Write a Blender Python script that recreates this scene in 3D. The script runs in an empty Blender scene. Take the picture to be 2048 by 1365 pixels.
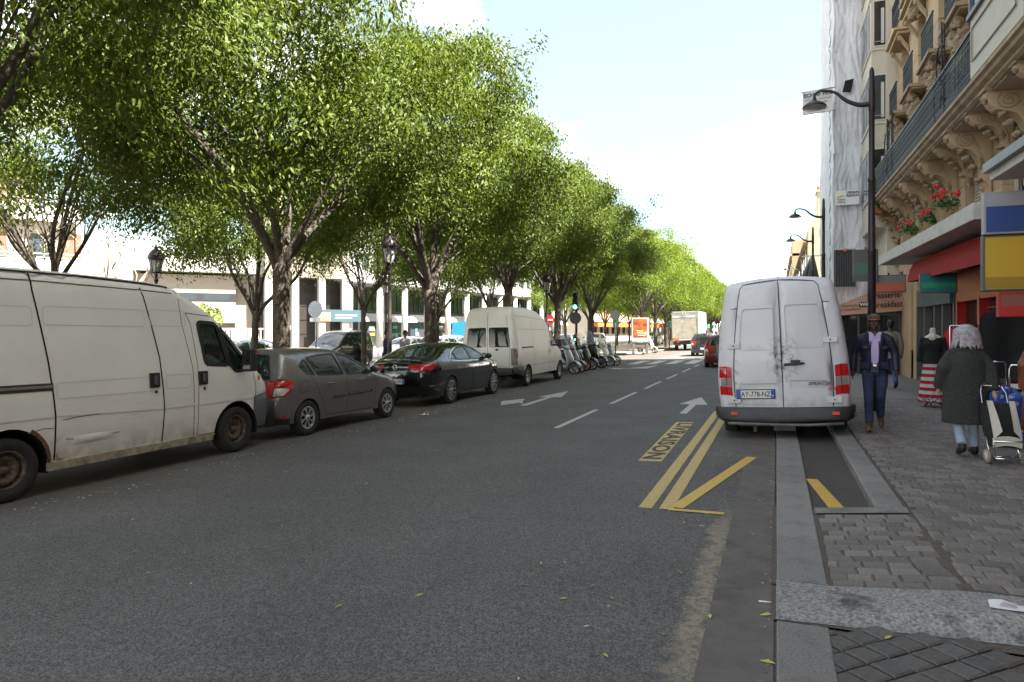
import bpy, bmesh, math, random
import numpy as np
from mathutils import Vector, Matrix, Euler
from mathutils.geometry import delaunay_2d_cdt
random.seed(7); np.random.seed(7)
SC = bpy.context.scene
COL = SC.collection
PI = math.pi
# ------------------------------------------------ camera, sky, sun, exposure
cam_data = bpy.data.cameras.new('camera'); cam = bpy.data.objects.new('camera', cam_data); COL.objects.link(cam)
cam.location = (0, 0, 1.52); cam.rotation_euler = (math.radians(90), 0, math.radians(21.15))
cam_data.sensor_width = 36.0; cam_data.lens = 1365/2048*36; cam_data.shift_y = -0.0100
cam_data.clip_start = 0.1; cam_data.clip_end = 3000
SC.camera = cam
SUN_EL, SUN_AZ = 54.0, 103.0       # azimuth clockwise from +Y (the street direction)
w = bpy.data.worlds.new("World"); SC.world = w; w.use_nodes = True
nt = w.node_tree; nt.nodes.clear()
N = nt.nodes.new; L = nt.links.new
out = N('ShaderNodeOutputWorld'); bg = N('ShaderNodeBackground')
sky = N('ShaderNodeTexSky'); sky.sky_type = 'NISHITA'; sky.sun_disc = False
sky.sun_elevation = math.radians(SUN_EL); sky.sun_rotation = math.radians(SUN_AZ); sky.air_density = 1.0; sky.dust_density = 1.6; sky.ozone_density = 1.2
tc = N('ShaderNodeTexCoord'); sep = N('ShaderNodeSeparateXYZ'); L(tc.outputs['Generated'], sep.inputs[0])
zz = N('ShaderNodeMath'); zz.operation = 'ADD'; zz.inputs[1].default_value = 0.12; L(sep.outputs[2], zz.inputs[0])
zm = N('ShaderNodeMath'); zm.operation = 'MAXIMUM'; zm.inputs[1].default_value = 0.05; L(zz.outputs[0], zm.inputs[0])
dx = N('ShaderNodeMath'); dx.operation = 'DIVIDE'; L(sep.outputs[0], dx.inputs[0]); L(zm.outputs[0], dx.inputs[1])
dy = N('ShaderNodeMath'); dy.operation = 'DIVIDE'; L(sep.outputs[1], dy.inputs[0]); L(zm.outputs[0], dy.inputs[1])
cb = N('ShaderNodeCombineXYZ'); L(dx.outputs[0], cb.inputs[0]); L(dy.outputs[0], cb.inputs[1]); cb.inputs[2].default_value = 12.3
n1 = N('ShaderNodeTexNoise'); n1.inputs['Scale'].default_value = 0.55; n1.inputs['Detail'].default_value = 9; n1.inputs['Roughness'].default_value = 0.5; n1.inputs['Distortion'].default_value = 0.5
L(cb.outputs[0], n1.inputs['Vector'])
rmp = N('ShaderNodeValToRGB'); rmp.color_ramp.elements[0].position = 0.52; rmp.color_ramp.elements[1].position = 0.74
L(n1.outputs['Fac'], rmp.inputs[0])
# thin milky veil everywhere, thicker towards the horizon
hz = N('ShaderNodeMapRange'); hz.inputs[1].default_value = 0.0; hz.inputs[2].default_value = 0.13; hz.inputs[3].default_value = 1.0; hz.inputs[4].default_value = 0.065; L(sep.outputs[2], hz.inputs[0])
mx = N('ShaderNodeMath'); mx.operation = 'MAXIMUM'; L(rmp.outputs[0], mx.inputs[0]); L(hz.outputs[0], mx.inputs[1])
mixc = N('ShaderNodeMix'); mixc.data_type = 'RGBA'; L(mx.outputs[0], mixc.inputs[0])
gain = N('ShaderNodeMix'); gain.data_type = 'RGBA'; gain.blend_type = 'MULTIPLY'; gain.inputs[0].default_value = 1.0; gain.inputs[7].default_value = (0.305, 0.345, 0.288, 1)
L(sky.outputs[0], gain.inputs[6]); L(gain.outputs[2], mixc.inputs[6]); mixc.inputs[7].default_value = (7.2, 6.5, 6.1, 1)
L(mixc.outputs[2], bg.inputs[0]); bg.inputs[1].default_value = 0.145; L(bg.outputs[0], out.inputs[0])
sd = bpy.data.lights.new('sun', 'SUN'); sd.energy = 4.6; sd.angle = math.radians(0.6); sd.color = (1.0, 0.95, 0.87)
so = bpy.data.objects.new('sun', sd); COL.objects.link(so)
_e, _a = math.radians(SUN_EL), math.radians(SUN_AZ)
so.rotation_euler = Vector((math.sin(_a)*math.cos(_e), math.cos(_a)*math.cos(_e), math.sin(_e))).to_track_quat('Z', 'Y').to_euler()
so.location = (20, -10, 40)
vs = SC.view_settings; vs.view_transform = 'Standard'; vs.look = 'None'; vs.exposure = 2.72; vs.gamma = 1.0; vs.use_curve_mapping = False
SC.cycles.max_bounces = 6; SC.cycles.transparent_max_bounces = 8
# ------------------------------------------------ materials
MATS = {}
def mat(name, col, rough=0.6, metal=0.0, noise=None, bump=None, spec=0.5, coat=0.0, emit=None, island=0.0, dirt=None, alpha=1.0, trans=0.0, bands=None):
    """noise=(scale, amount[, detail]) colour mottling; bump=(scale, distance); island=per-piece brightness spread; dirt=(scale,color,low,high)"""
    if name in MATS: return MATS[name]
    m = bpy.data.materials.new(name); m.use_nodes = True; t = m.node_tree; n = t.nodes.new; l = t.links.new
    b = t.nodes['Principled BSDF']
    b.inputs['Base Color'].default_value = (*col, 1); b.inputs['Roughness'].default_value = rough; b.inputs['Metallic'].default_value = metal
    b.inputs['Specular IOR Level'].default_value = spec; b.inputs['Coat Weight'].default_value = coat; b.inputs['Coat Roughness'].default_value = 0.04
    b.inputs['Transmission Weight'].default_value = trans; b.inputs['Alpha'].default_value = alpha
    tcn = n('ShaderNodeTexCoord'); src = None
    def rgb(): 
        r = n('ShaderNodeRGB'); r.outputs[0].default_value = (*col, 1); return r.outputs[0]
    cur = rgb()
    if noise:
        nz = n('ShaderNodeTexNoise'); nz.inputs['Scale'].default_value = noise[0]; nz.inputs['Detail'].default_value = noise[2] if len(noise) > 2 else 6; nz.inputs['Roughness'].default_value = 0.62
        l(tcn.outputs['Object'], nz.inputs['Vector'])
        mr = n('ShaderNodeMapRange'); mr.inputs[1].default_value = 0.3; mr.inputs[2].default_value = 0.7; mr.inputs[3].default_value = 1-noise[1]; mr.inputs[4].default_value = 1+noise[1]; l(nz.outputs['Fac'], mr.inputs[0])
        mm = n('ShaderNodeVectorMath'); mm.operation = 'SCALE'; l(cur, mm.inputs[0]); l(mr.outputs[0], mm.inputs['Scale']); cur = mm.outputs[0]
    if dirt:
        nz = n('ShaderNodeTexNoise'); nz.inputs['Scale'].default_value = dirt[0]; nz.inputs['Detail'].default_value = 8; nz.inputs['Roughness'].default_value = 0.65
        l(tcn.outputs['Object'], nz.inputs['Vector'])
        mr = n('ShaderNodeMapRange'); mr.inputs[1].default_value = dirt[2]; mr.inputs[2].default_value = dirt[3]; l(nz.outputs['Fac'], mr.inputs[0])
        mm = n('ShaderNodeMix'); mm.data_type = 'RGBA'; l(mr.outputs[0], mm.inputs[0]); l(cur, mm.inputs[6]); mm.inputs[7].default_value = (*dirt[1], 1); cur = mm.outputs[2]
    if island:
        g = n('ShaderNodeNewGeometry'); oi = n('ShaderNodeObjectInfo'); ad = n('ShaderNodeMath'); ad.operation = 'ADD'; l(g.outputs['Random Per Island'], ad.inputs[0]); l(oi.outputs['Random'], ad.inputs[1])
        fr = n('ShaderNodeMath'); fr.operation = 'FRACT'; l(ad.outputs[0], fr.inputs[0])
        mr = n('ShaderNodeMapRange'); mr.inputs[3].default_value = 1-island; mr.inputs[4].default_value = 1+island; l(fr.outputs[0], mr.inputs[0])
        mm = n('ShaderNodeVectorMath'); mm.operation = 'SCALE'; l(cur, mm.inputs[0]); l(mr.outputs[0], mm.inputs['Scale']); cur = mm.outputs[0]
    l(cur, b.inputs['Base Color'])
    if bump:
        nz = n('ShaderNodeTexNoise'); nz.inputs['Scale'].default_value = bump[0]; nz.inputs['Detail'].default_value = 5
        l(tcn.outputs['Object'], nz.inputs['Vector'])
        bp = n('ShaderNodeBump'); bp.inputs['Distance'].default_value = bump[1]; bp.inputs['Strength'].default_value = 1.0
        l(nz.outputs['Fac'], bp.inputs['Height']); l(bp.outputs[0], b.inputs['Normal'])
    if emit: b.inputs['Emission Color'].default_value = (*emit[0], 1); b.inputs['Emission Strength'].default_value = emit[1]
    m.diffuse_color = (*col, 1); MATS[name] = m; m['cur'] = 0
    return m
def nodes(m): return m.node_tree, m.node_tree.nodes['Principled BSDF']
# ------------------------------------------------ mesh builder
class MB:
    def __init__(s): s.v = []; s.f = []; s.m = []; s.sm = []; s.M = None
    def add(s, vs, fs, mi=0, smooth=False):
        o = len(s.v)
        if s.M is not None: vs = [s.M @ Vector(p) for p in vs]
        s.v.extend([tuple(p) for p in vs])
        for f in fs: s.f.append(tuple(i+o for i in f)); s.m.append(mi); s.sm.append(smooth)
        return s
    def box(s, c, d, mi=0, rz=0, rx=0, ry=0):
        x, y, z = d[0]/2, d[1]/2, d[2]/2
        vs = [(-x,-y,-z),(x,-y,-z),(x,y,-z),(-x,y,-z),(-x,-y,z),(x,-y,z),(x,y,z),(-x,y,z)]
        if rz or rx or ry:
            R = Euler((rx, ry, rz)).to_matrix(); vs = [R @ Vector(p) for p in vs]
        vs = [(p[0]+c[0], p[1]+c[1], p[2]+c[2]) for p in vs]
        return s.add(vs, [(0,3,2,1),(4,5,6,7),(0,1,5,4),(1,2,6,5),(2,3,7,6),(3,0,4,7)], mi)
    def b2(s, a, b, mi=0):   # box from two corners
        return s.box(((a[0]+b[0])/2,(a[1]+b[1])/2,(a[2]+b[2])/2), (abs(b[0]-a[0]),abs(b[1]-a[1]),abs(b[2]-a[2])), mi)
    def tube(s, pts, r, n=8, mi=0, smooth=True, cap=True):
        pts = [Vector(p) for p in pts]; k = len(pts); rs = r if isinstance(r, (list, tuple)) else [r]*k
        vs = []; fs = []; prev = None
        for i, p in enumerate(pts):
            d = (pts[min(i+1,k-1)]-pts[max(i-1,0)]); d = d.normalized() if d.length > 1e-9 else Vector((0,0,1))
            if prev is None: u = d.orthogonal().normalized()
            else:
                u = prev - d*prev.dot(d); u = u.normalized() if u.length > 1e-6 else d.orthogonal().normalized()
            prev = u; w_ = d.cross(u)
            for j in range(n):
                a = 2*PI*j/n; vs.append(p + (u*math.cos(a)+w_*math.sin(a))*rs[i])
        for i in range(k-1):
            for j in range(n):
                a = i*n+j; b = i*n+(j+1) % n; fs.append((a, b, b+n, a+n))
        if cap: fs.append(tuple(range(n-1,-1,-1))); fs.append(tuple((k-1)*n+j for j in range(n)))
        return s.add(vs, fs, mi, smooth)
    def lathe(s, prof, c=(0,0,0), n=24, mi=0, axis='z', smooth=True, cap=True):
        vs = []; fs = []; k = len(prof)
        for r, h in prof:
            for j in range(n):
                a = 2*PI*j/n; x, y = r*math.cos(a), r*math.sin(a)
                p = (x, y, h) if axis == 'z' else ((h, x, y) if axis == 'x' else (x, h, y))
                vs.append((p[0]+c[0], p[1]+c[1], p[2]+c[2]))
        for i in range(k-1):
            for j in range(n):
                a = i*n+j; b = i*n+(j+1) % n; fs.append((a, b, b+n, a+n) if axis != 'y' else (a, a+n, b+n, b))
        if cap: fs.append(tuple(range(n-1,-1,-1))); fs.append(tuple((k-1)*n+j for j in range(n)))
        return s.add(vs, fs, mi, smooth)
    def ell(s, c, r, n=12, m=8, mi=0, R=None):
        vs = []; fs = []
        for i in range(m+1):
            t = PI*i/m
            for j in range(n):
                a = 2*PI*j/n; p = Vector((r[0]*math.sin(t)*math.cos(a), r[1]*math.sin(t)*math.sin(a), r[2]*math.cos(t)))
                if R is not None: p = R @ p
                vs.append(p+Vector(c))
        for i in range(m):
            for j in range(n): fs.append((i*n+j, (i+1)*n+j, (i+1)*n+(j+1) % n, i*n+(j+1) % n))
        return s.add(vs, fs, mi, True)
    def prism(s, poly, h0, h1, mi=0, axis='z', smooth=False):   # extrude a 2d polygon
        def P(p, h): return (p[0],p[1],h) if axis == 'z' else ((h,p[0],p[1]) if axis == 'x' else (p[0],h,p[1]))
        n = len(poly); vs = [P(p,h0) for p in poly]+[P(p,h1) for p in poly]
        fs = [tuple(range(n-1,-1,-1)), tuple(range(n,2*n))]+[(i,(i+1)%n,(i+1)%n+n,i+n) for i in range(n)]
        return s.add(vs, fs, mi, smooth)
    def quad(s, a, b, c, d, mi=0): return s.add([a,b,c,d], [(0,1,2,3)], mi)
    def grid(s, f, nu, nv, mi=0, smooth=True):
        vs = [f(i/nu, j/nv) for j in range(nv+1) for i in range(nu+1)]; k = nu+1
        return s.add(vs, [(j*k+i, j*k+i+1, (j+1)*k+i+1, (j+1)*k+i) for j in range(nv) for i in range(nu)], mi, smooth)
    def build(s, name, mats, parent=None, fix=True, shear=None, bevel=0):
        if not isinstance(mats, (list, tuple)): mats = [mats]
        me = bpy.data.meshes.new(name)
        vv = s.v if shear is None else [(p[0], p[1], p[2]+shear(p)) for p in s.v]
        me.from_pydata(vv, [], s.f)
        for m in mats: me.materials.append(m)
        me.polygons.foreach_set('material_index', s.m); me.polygons.foreach_set('use_smooth', s.sm)
        if fix:
            bm = bmesh.new(); bm.from_mesh(me); bmesh.ops.recalc_face_normals(bm, faces=bm.faces); bm.to_mesh(me); bm.free()
        me.update()
        o = bpy.data.objects.new(name, me); COL.objects.link(o)
        if parent is not None: o.parent = parent
        if bevel:
            b = o.modifiers.new('bevel', 'BEVEL'); b.width = bevel; b.segments = 2; b.limit_method = 'ANGLE'; b.angle_limit = math.radians(40)
        return o
def bake(o, vox=None, disp=0.0, size=.12, smooth=1):     # fuse and roughen carved work, stored as plain mesh
    if vox: r = o.modifiers.new('fuse', 'REMESH'); r.mode = 'VOXEL'; r.voxel_size = vox; r.use_smooth_shade = True
    if smooth: s = o.modifiers.new('relax', 'SMOOTH'); s.iterations = smooth
    if disp: tx = bpy.data.textures.new('carving', 'CLOUDS'); tx.noise_scale = size; tx.noise_depth = 3; d = o.modifiers.new('d', 'DISPLACE'); d.texture = tx; d.strength = disp; d.mid_level = .5
    bpy.context.view_layer.update(); me = bpy.data.meshes.new_from_object(o.evaluated_get(bpy.context.evaluated_depsgraph_get())); o.modifiers.clear(); o.data = me; return o
def tag(o, label=None, cat=None, group=None, kind=None):
    if label: o['label'] = label
    if cat: o['category'] = cat
    if group: o['group'] = group
    if kind: o['kind'] = kind
    return o
def empty(name, loc=(0,0,0), rz=0, label=None, cat=None, group=None, scale=None):
    o = bpy.data.objects.new(name, None); COL.objects.link(o); o.location = loc; o.rotation_euler = (0,0,rz); o.empty_display_size = 0.2
    if scale: o.scale = scale if isinstance(scale, (tuple, list)) else (scale,)*3
    return tag(o, label, cat, group)
def copy_tree(o, parent=None):
    kids = list(o.children); c = o.copy(); COL.objects.link(c); c.parent = parent
    for ch in kids: copy_tree(ch, c)
    return c
def dup(o, loc, rz=0, label=None, scale=None, group=None):
    c = copy_tree(o); c.location = loc; c.rotation_euler = (0,0,rz)
    if label: c['label'] = label
    if scale: c.scale = scale if isinstance(scale, (tuple, list)) else (scale,)*3
    if group: c['group'] = group
    return c
def share(name, src, loc, parent, rot=(0,0,0), scale=(1,1,1)):
    o = bpy.data.objects.new(name, src.data); COL.objects.link(o); o.location = loc; o.rotation_euler = rot; o.scale = scale; o.parent = parent; return o
def text(name, body, size, m, loc, rot, parent=None, align='CENTER', ext=0.002, sx=1.0, bold=0.0, space=1.0, shear=0.0):
    c = bpy.data.curves.new(name, 'FONT'); c.body = body; c.size = size; c.extrude = ext; c.align_x = align; c.align_y = 'CENTER'; c.offset = bold; c.resolution_u = 3
    c.space_character = space; c.shear = shear; t = bpy.data.objects.new('t', c); COL.objects.link(t); bpy.context.view_layer.update()
    me = bpy.data.meshes.new_from_object(t.evaluated_get(bpy.context.evaluated_depsgraph_get())); bpy.data.objects.remove(t); me.materials.clear(); me.materials.append(m)
    o = bpy.data.objects.new(name, me); COL.objects.link(o); o.location = loc; o.rotation_euler = rot; o.scale = (sx, 1, 1)
    if parent is not None: o.parent = parent
    return o
# road height: camber from the right gutter down to the left gutter
def road_z(x): return -0.10 + 0.0245*max(-9.6, min(0, x))
def cat_rom(pts, k=6, closed=False):
    r = []; n = len(pts)
    for i in range(n if closed else n-1):
        p0, p1, p2, p3 = (pts[(i-1) % n], pts[i], pts[(i+1) % n], pts[(i+2) % n]) if closed else (pts[max(i-1,0)], pts[i], pts[i+1], pts[min(i+2,n-1)])
        for j in range(k):
            t = j/k; r.append(tuple(0.5*((2*b)+(-a+c)*t+(2*a-5*b+4*c-d)*t*t+(-a+3*b-3*c+d)*t**3) for a, b, c, d in zip(p0, p1, p2, p3)))
    if not closed: r.append(tuple(pts[-1]))
    return r
# common materials
M_BLACK = mat('black_plastic', (0.018,0.018,0.02), 0.45)
M_RUBBER = mat('tyre_rubber', (0.022,0.021,0.02), 0.85, noise=(9,0.25), bump=(60,0.002))
M_DARKIN = mat('dark_underbody', (0.008,0.008,0.008), 0.9)
M_GLASS = mat('tinted_car_glass', (0.014,0.028,0.020), 0.03, spec=0.55)
M_CHROME = mat('chrome', (0.72,0.72,0.74), 0.12, 1.0)
M_ALU = mat('brushed_alloy', (0.52,0.52,0.53), 0.28, 0.9)
M_HUB = mat('silver_hubcap', (0.45,0.46,0.47), 0.35, 0.6, noise=(6,0.12))
M_REDL = mat('red_lamp_lens', (0.5,0.012,0.012), 0.12, coat=1)
M_CLRL = mat('clear_lamp_lens', (0.62,0.62,0.62), 0.12, coat=1)
M_ORL = mat('amber_lamp_lens', (0.75,0.2,0.02), 0.15, coat=1)
M_WHITE = mat('white_paint', (0.78,0.78,0.76), 0.4)
M_STEEL = mat('galvanised_steel', (0.4,0.4,0.41), 0.4, 0.8, noise=(12,0.15))
M_IRON = mat('dark_iron', (0.035,0.03,0.032), 0.5, 0.3)
# ================================================ GROUND
def range_mask(t, src, lo0, lo1, hi0=None, hi1=None):
    n = t.nodes.new; l = t.links.new
    a = n('ShaderNodeMapRange'); a.inputs[1].default_value = lo0; a.inputs[2].default_value = lo1; a.interpolation_type = 'SMOOTHSTEP'; l(src, a.inputs[0])
    if hi0 is None: return a.outputs[0]
    b = n('ShaderNodeMapRange'); b.inputs[1].default_value = hi0; b.inputs[2].default_value = hi1; b.inputs[3].default_value = 1; b.inputs[4].default_value = 0; b.interpolation_type = 'SMOOTHSTEP'; l(src, b.inputs[0])
    m = n('ShaderNodeMath'); m.operation = 'MULTIPLY'; l(a.outputs[0], m.inputs[0]); l(b.outputs[0], m.inputs[1]); return m.outputs[0]
def mul(t, *s):
    o = s[0]
    for x in s[1:]:
        m = t.nodes.new('ShaderNodeMath'); m.operation = 'MULTIPLY'; t.links.new(o, m.inputs[0])
        if isinstance(x, (int, float)): m.inputs[1].default_value = x
        else: t.links.new(x, m.inputs[1])
        o = m.outputs[0]
    return o
def noise_fac(t, vec, scale, lo, hi, detail=6, rough=0.6):
    n = t.nodes.new('ShaderNodeTexNoise'); n.inputs['Scale'].default_value = scale; n.inputs['Detail'].default_value = detail; n.inputs['Roughness'].default_value = rough; t.links.new(vec, n.inputs['Vector'])
    m = t.nodes.new('ShaderNodeMapRange'); m.inputs[1].default_value = lo; m.inputs[2].default_value = hi; t.links.new(n.outputs['Fac'], m.inputs[0]); return m.outputs[0]
def mixcol(t, fac, a, b):
    m = t.nodes.new('ShaderNodeMix'); m.data_type = 'RGBA'; t.links.new(fac, m.inputs[0])
    for i, x in ((6, a), (7, b)):
        if isinstance(x, tuple): m.inputs[i].default_value = (*x, 1)
        else: t.links.new(x, m.inputs[i])
    return m.outputs[2]
def asphalt(name, base, grain=1.0, with_road=False):
    m = mat(name, base, 0.82, spec=0.35); t, b = nodes(m); n = t.nodes.new; l = t.links.new
    tcn = n('ShaderNodeTexCoord'); v = tcn.outputs['Object']
    vor = n('ShaderNodeTexVoronoi'); vor.inputs['Scale'].default_value = 95; l(v, vor.inputs['Vector'])
    agg = n('ShaderNodeMapRange'); agg.inputs[1].default_value = 0.0; agg.inputs[2].default_value = 1.0; agg.inputs[3].default_value = 1-0.62*grain; agg.inputs[4].default_value = 1+0.62*grain
    sc = n('ShaderNodeSeparateColor'); l(vor.outputs['Color'], sc.inputs[0]); l(sc.outputs[0], agg.inputs[0])
    big = noise_fac(t, v, 0.7, 0.3, 0.7, 8); bm = n('ShaderNodeMapRange'); bm.inputs[3].default_value = 0.84; bm.inputs[4].default_value = 1.14; l(big, bm.inputs[0])
    g2 = noise_fac(t, v, 22, 0.3, 0.7, 4); bm2 = n('ShaderNodeMapRange'); bm2.inputs[3].default_value = 0.86; bm2.inputs[4].default_value = 1.14; l(g2, bm2.inputs[0])
    f = mul(t, agg.outputs[0], bm.outputs[0], bm2.outputs[0])
    col = n('ShaderNodeVectorMath'); col.operation = 'SCALE'; col.inputs[0].default_value = base; l(f, col.inputs['Scale']); cur = col.outputs[0]
    if with_road:
        sp = n('ShaderNodeSeparateXYZ'); l(v, sp.inputs[0]); X, Y = sp.outputs[0], sp.outputs[1]
        wob = noise_fac(t, v, 1.3, 0.2, 0.8, 5)
        wm = n('ShaderNodeMath'); wm.operation = 'MULTIPLY_ADD'; l(wob, wm.inputs[0]); wm.inputs[1].default_value = 0.5; l(X, wm.inputs[2])
        brown = range_mask(t, wm.outputs[0], -6.55, -7.3)
        brn = mul(t, brown, noise_fac(t, v, 6, 0.15, 0.6, 6), 0.85); cur = mixcol(t, brn, cur, (0.088, 0.072, 0.058))
        wm2 = n('ShaderNodeMath'); wm2.operation = 'MULTIPLY_ADD'; l(noise_fac(t, v, 5, 0.3, 0.7, 7), wm2.inputs[0]); wm2.inputs[1].default_value = 0.14; l(X, wm2.inputs[2])
        sand = mul(t, range_mask(t, wm2.outputs[0], -0.46, -0.37, -0.33, -0.24), range_mask(t, Y, 2.2, 3.8, 5.6, 6.9), noise_fac(t, v, 26, 0.34, 0.55, 8, 0.75))
        cur = mixcol(t, mul(t, sand, .75), cur, (0.33, 0.275, 0.20))
        # oily darker wheel tracks
        tr = mul(t, range_mask(t, X, -2.7, -2.3, -2.1, -1.75), noise_fac(t, v, 0.9, 0.4, 0.75), 0.25); cur = mixcol(t, tr, cur, (0.05, 0.05, 0.052))
    l(cur, b.inputs['Base Color'])
    bp = n('ShaderNodeBump'); bp.inputs['Distance'].default_value = 0.004*grain; l(vor.outputs['Distance'], bp.inputs['Height']); bp.invert = True; l(bp.outputs[0], b.inputs['Normal'])
    return m
M_ASPH = asphalt('road_asphalt', (0.110, 0.1035, 0.101), .75, True)
M_ASPH2 = asphalt('old_asphalt', (0.07, 0.064, 0.06), 0.5)
M_PATH = asphalt('median_asphalt', (0.15, 0.135, 0.115), 0.5)
M_BAYASPH = asphalt('parking_bay_asphalt', (0.075, 0.064, 0.06), 0.35)
M_GUT = mat('gutter_concrete', (0.115,0.10,0.092), 0.8, noise=(5,0.22,8), bump=(60,0.003), dirt=(3.0,(0.06,0.052,0.048),0.52,0.75))
M_GRAN = mat('grey_granite', (0.205,0.196,0.188), 0.75, noise=(70,0.35,3), bump=(90,0.003), island=0.12, dirt=(4.0,(0.1,0.094,0.088),0.5,0.8))
M_GRAND = mat('rough_flecked_granite', (0.235,0.228,0.222), 0.8, noise=(50,0.62,3), bump=(70,0.004), dirt=(2.6,(0.06,0.058,0.058),0.56,0.66))
M_COB = mat('worn_granite_setts', (0.165,0.146,0.132), 0.7, noise=(38,0.3,4), bump=(60,0.004), island=0.26, dirt=(1.7,(0.125,0.112,0.103),0.48,0.72))
M_COBD = mat('dark_crossing_setts', (0.098,0.092,0.088), 0.75, noise=(30,0.25,4), bump=(50,0.004), island=0.16, dirt=(5,(0.14,0.112,0.085),0.55,0.75))
M_JOINT = mat('sandy_joint_fill', (0.10,0.082,0.068), 0.95, noise=(45,0.4), bump=(70,0.004))
M_YEL = mat('worn_yellow_road_paint', (0.50,0.37,0.13), 0.7, noise=(18,0.12), dirt=(34,(0.15,0.13,0.1),0.56,0.7), bump=(80,0.002))
M_YEL2 = mat('fresh_yellow_road_paint', (0.58,0.36,0.055), 0.6, noise=(18,0.1), dirt=(28,(0.2,0.14,0.06),0.6,0.75), bump=(80,0.002))
M_WHT = mat('worn_white_road_paint', (0.46,0.43,0.41), 0.7, noise=(16,0.12), dirt=(30,(0.16,0.155,0.15),0.54,0.7), bump=(80,0.002))
M_LAWN = mat('trodden_earth', (0.11,0.085,0.055), 0.95, noise=(8,0.3), bump=(25,0.01), dirt=(2.0,(0.05,0.075,0.02),0.45,0.6))
# far ground sheet
b = MB(); b.quad((-900,-300,-0.62), (900,-300,-0.62), (900,2500,-0.62), (-900,2500,-0.62)); g = b.build('ground', M_ASPH2); tag(g, kind='structure')
# main carriageway, cambered
b = MB(); xs = [-9.6,-8.5,-7,-5,-3,-1.5,-0.36]; ys = [-25,-5,0,3,6,10,15,20,30,43.0,50,80,140,320]
b.grid(lambda u,v: (xs[round(u*(len(xs)-1))], ys[round(v*(len(ys)-1))], road_z(xs[round(u*(len(xs)-1))])), len(xs)-1, len(ys)-1)
road = tag(b.build('road', M_ASPH), kind='structure')
b = MB(); b.quad((-40,42.6,-0.345),(-9.6,42.6,-0.345),(-9.6,51,-0.345),(-40,51,-0.345)); tag(b.build('side_road', M_ASPH), kind='structure')
b = MB(); b.quad((-31,-25,-0.349),(-19.4,-25,-0.349),(-19.4,320,-0.349),(-31,320,-0.349)); tag(b.build('far_road', M_ASPH2), kind='structure')
# gutter between asphalt and kerb, sunk joint at the kerb
b = MB()
b.quad((-0.36,-5,-0.104),(-0.012,-5,-0.098),(-0.012,17,-0.098),(-0.36,17,-0.104))
b.quad((-0.36,17,-0.104),(-0.012,17,-0.098),(-0.012,320,-0.098),(-0.36,320,-0.104))
gut = tag(b.build('gutter', M_GUT), kind='structure')
# parking bay let into the pavement
b = MB(); b.quad((0.30,6.72,-0.105),(0.80,6.72,-0.105),(0.80,17.5,-0.105),(0.30,17.5,-0.105)); tag(b.build('parking_bay', M_BAYASPH), kind='structure')
# pavement base (joint fill shows between the stones)
def pave_z(x, y):
    if y < 4.1: return -0.085
    k = min(1, max(0, (x-0.32)/0.75)); return -0.075 + 0.075*k
b = MB()
def strip(x0, x1, y0, y1, off, nx=6, ny=8):
    b.grid(lambda u,v: (x0+(x1-x0)*u, y0+(y1-y0)*v, pave_z(x0+(x1-x0)*u, y0+(y1-y0)*v+1e-4)-off*.75), nx, ny)
strip(-0.03, 4.6, -5, 4.095, 0.030); strip(-0.03, 1.06, 4.64, 6.70, 0.012); b.quad((-0.03,4.095,-0.097),(4.6,4.095,-0.097),(4.6,4.7,-0.097),(-0.03,4.7,-0.097))
b.quad((-0.03,6.70,-0.12),(0.80,6.70,-0.12),(0.80,17.5,-0.12),(-0.03,17.5,-0.12))
strip(0.80, 4.6, 6.70, 17.5, 0.012); strip(1.06, 4.6, 4.64, 6.70, 0.012)
pav = tag(b.build('pavement', M_JOINT), kind='structure')
b = MB(); b.quad((-0.0,17.5,-0.002),(4.6,17.5,-0.002),(4.6,320,-0.002),(-0.0,320,-0.002)); b.quad((0,17.5,-0.002),(0,320,-0.002),(0,320,-0.14),(0,17.5,-0.14)); b.quad((0,17.5,-0.002),(0,17.5,-0.14),(4.6,17.5,-0.14),(4.6,17.5,-0.002))
M_FARPAV = mat('far_paving', (0.17,0.158,0.148), 0.75, noise=(9,0.2), bump=(30,0.004)); tag(b.build('far_pavement', M_FARPAV), kind='structure')
# kerbstones along the road, and beside the bay
rk = random.Random(3)
def slab_mb(lx, ly, h=0.14, ch=0.008):
    m = MB(); x, y = lx/2, ly/2; c = ch
    vs = [(-x,-y,-h),(x,-y,-h),(x,y,-h),(-x,y,-h),(-x,-y,-c),(x,-y,-c),(x,y,-c),(-x,y,-c),(-x+c,-y+c,0),(x-c,-y+c,0),(x-c,y-c,0),(-x+c,y-c,0)]
    m.add(vs, [(8,9,10,11)]+[(4+i,4+(i+1)%4,8+(i+1)%4,8+i) for i in range(4)]+[(i,(i+1)%4,4+(i+1)%4,4+i) for i in range(4)]); return m
y = 4.72; first = True
ksrc = slab_mb(0.30, 0.985).build('kerbstone', M_GRAN, pav); ksrc.location = (0.155, y+0.5, -0.073); 
for i in range(1, 13): share('kerbstone', ksrc, (0.155+rk.uniform(-.002,.002), y+0.5+i*1.0, -0.073+rk.uniform(-.003,.003)), pav, rot=(rk.uniform(-.003,.003),0,0))
kn = slab_mb(0.265, 1.2).build('kerbstone', M_GRAN, pav); kn.location = (0.135, 3.46, -0.083)
share('kerbstone', kn, (0.135, 2.25, -0.083), pav); share('kerbstone', kn, (0.135, 1.04, -0.083), pav)
k2 = slab_mb(0.245, 0.985, 0.2, 0.02).build('kerbstone', M_GRAN, pav); k2.location = (0.925, 7.22, 0.0)
for i in range(1, 11): share('kerbstone', k2, (0.925+rk.uniform(-.002,.002), 7.22+i*1.0, rk.uniform(-.003,.003)), pav)
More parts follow.
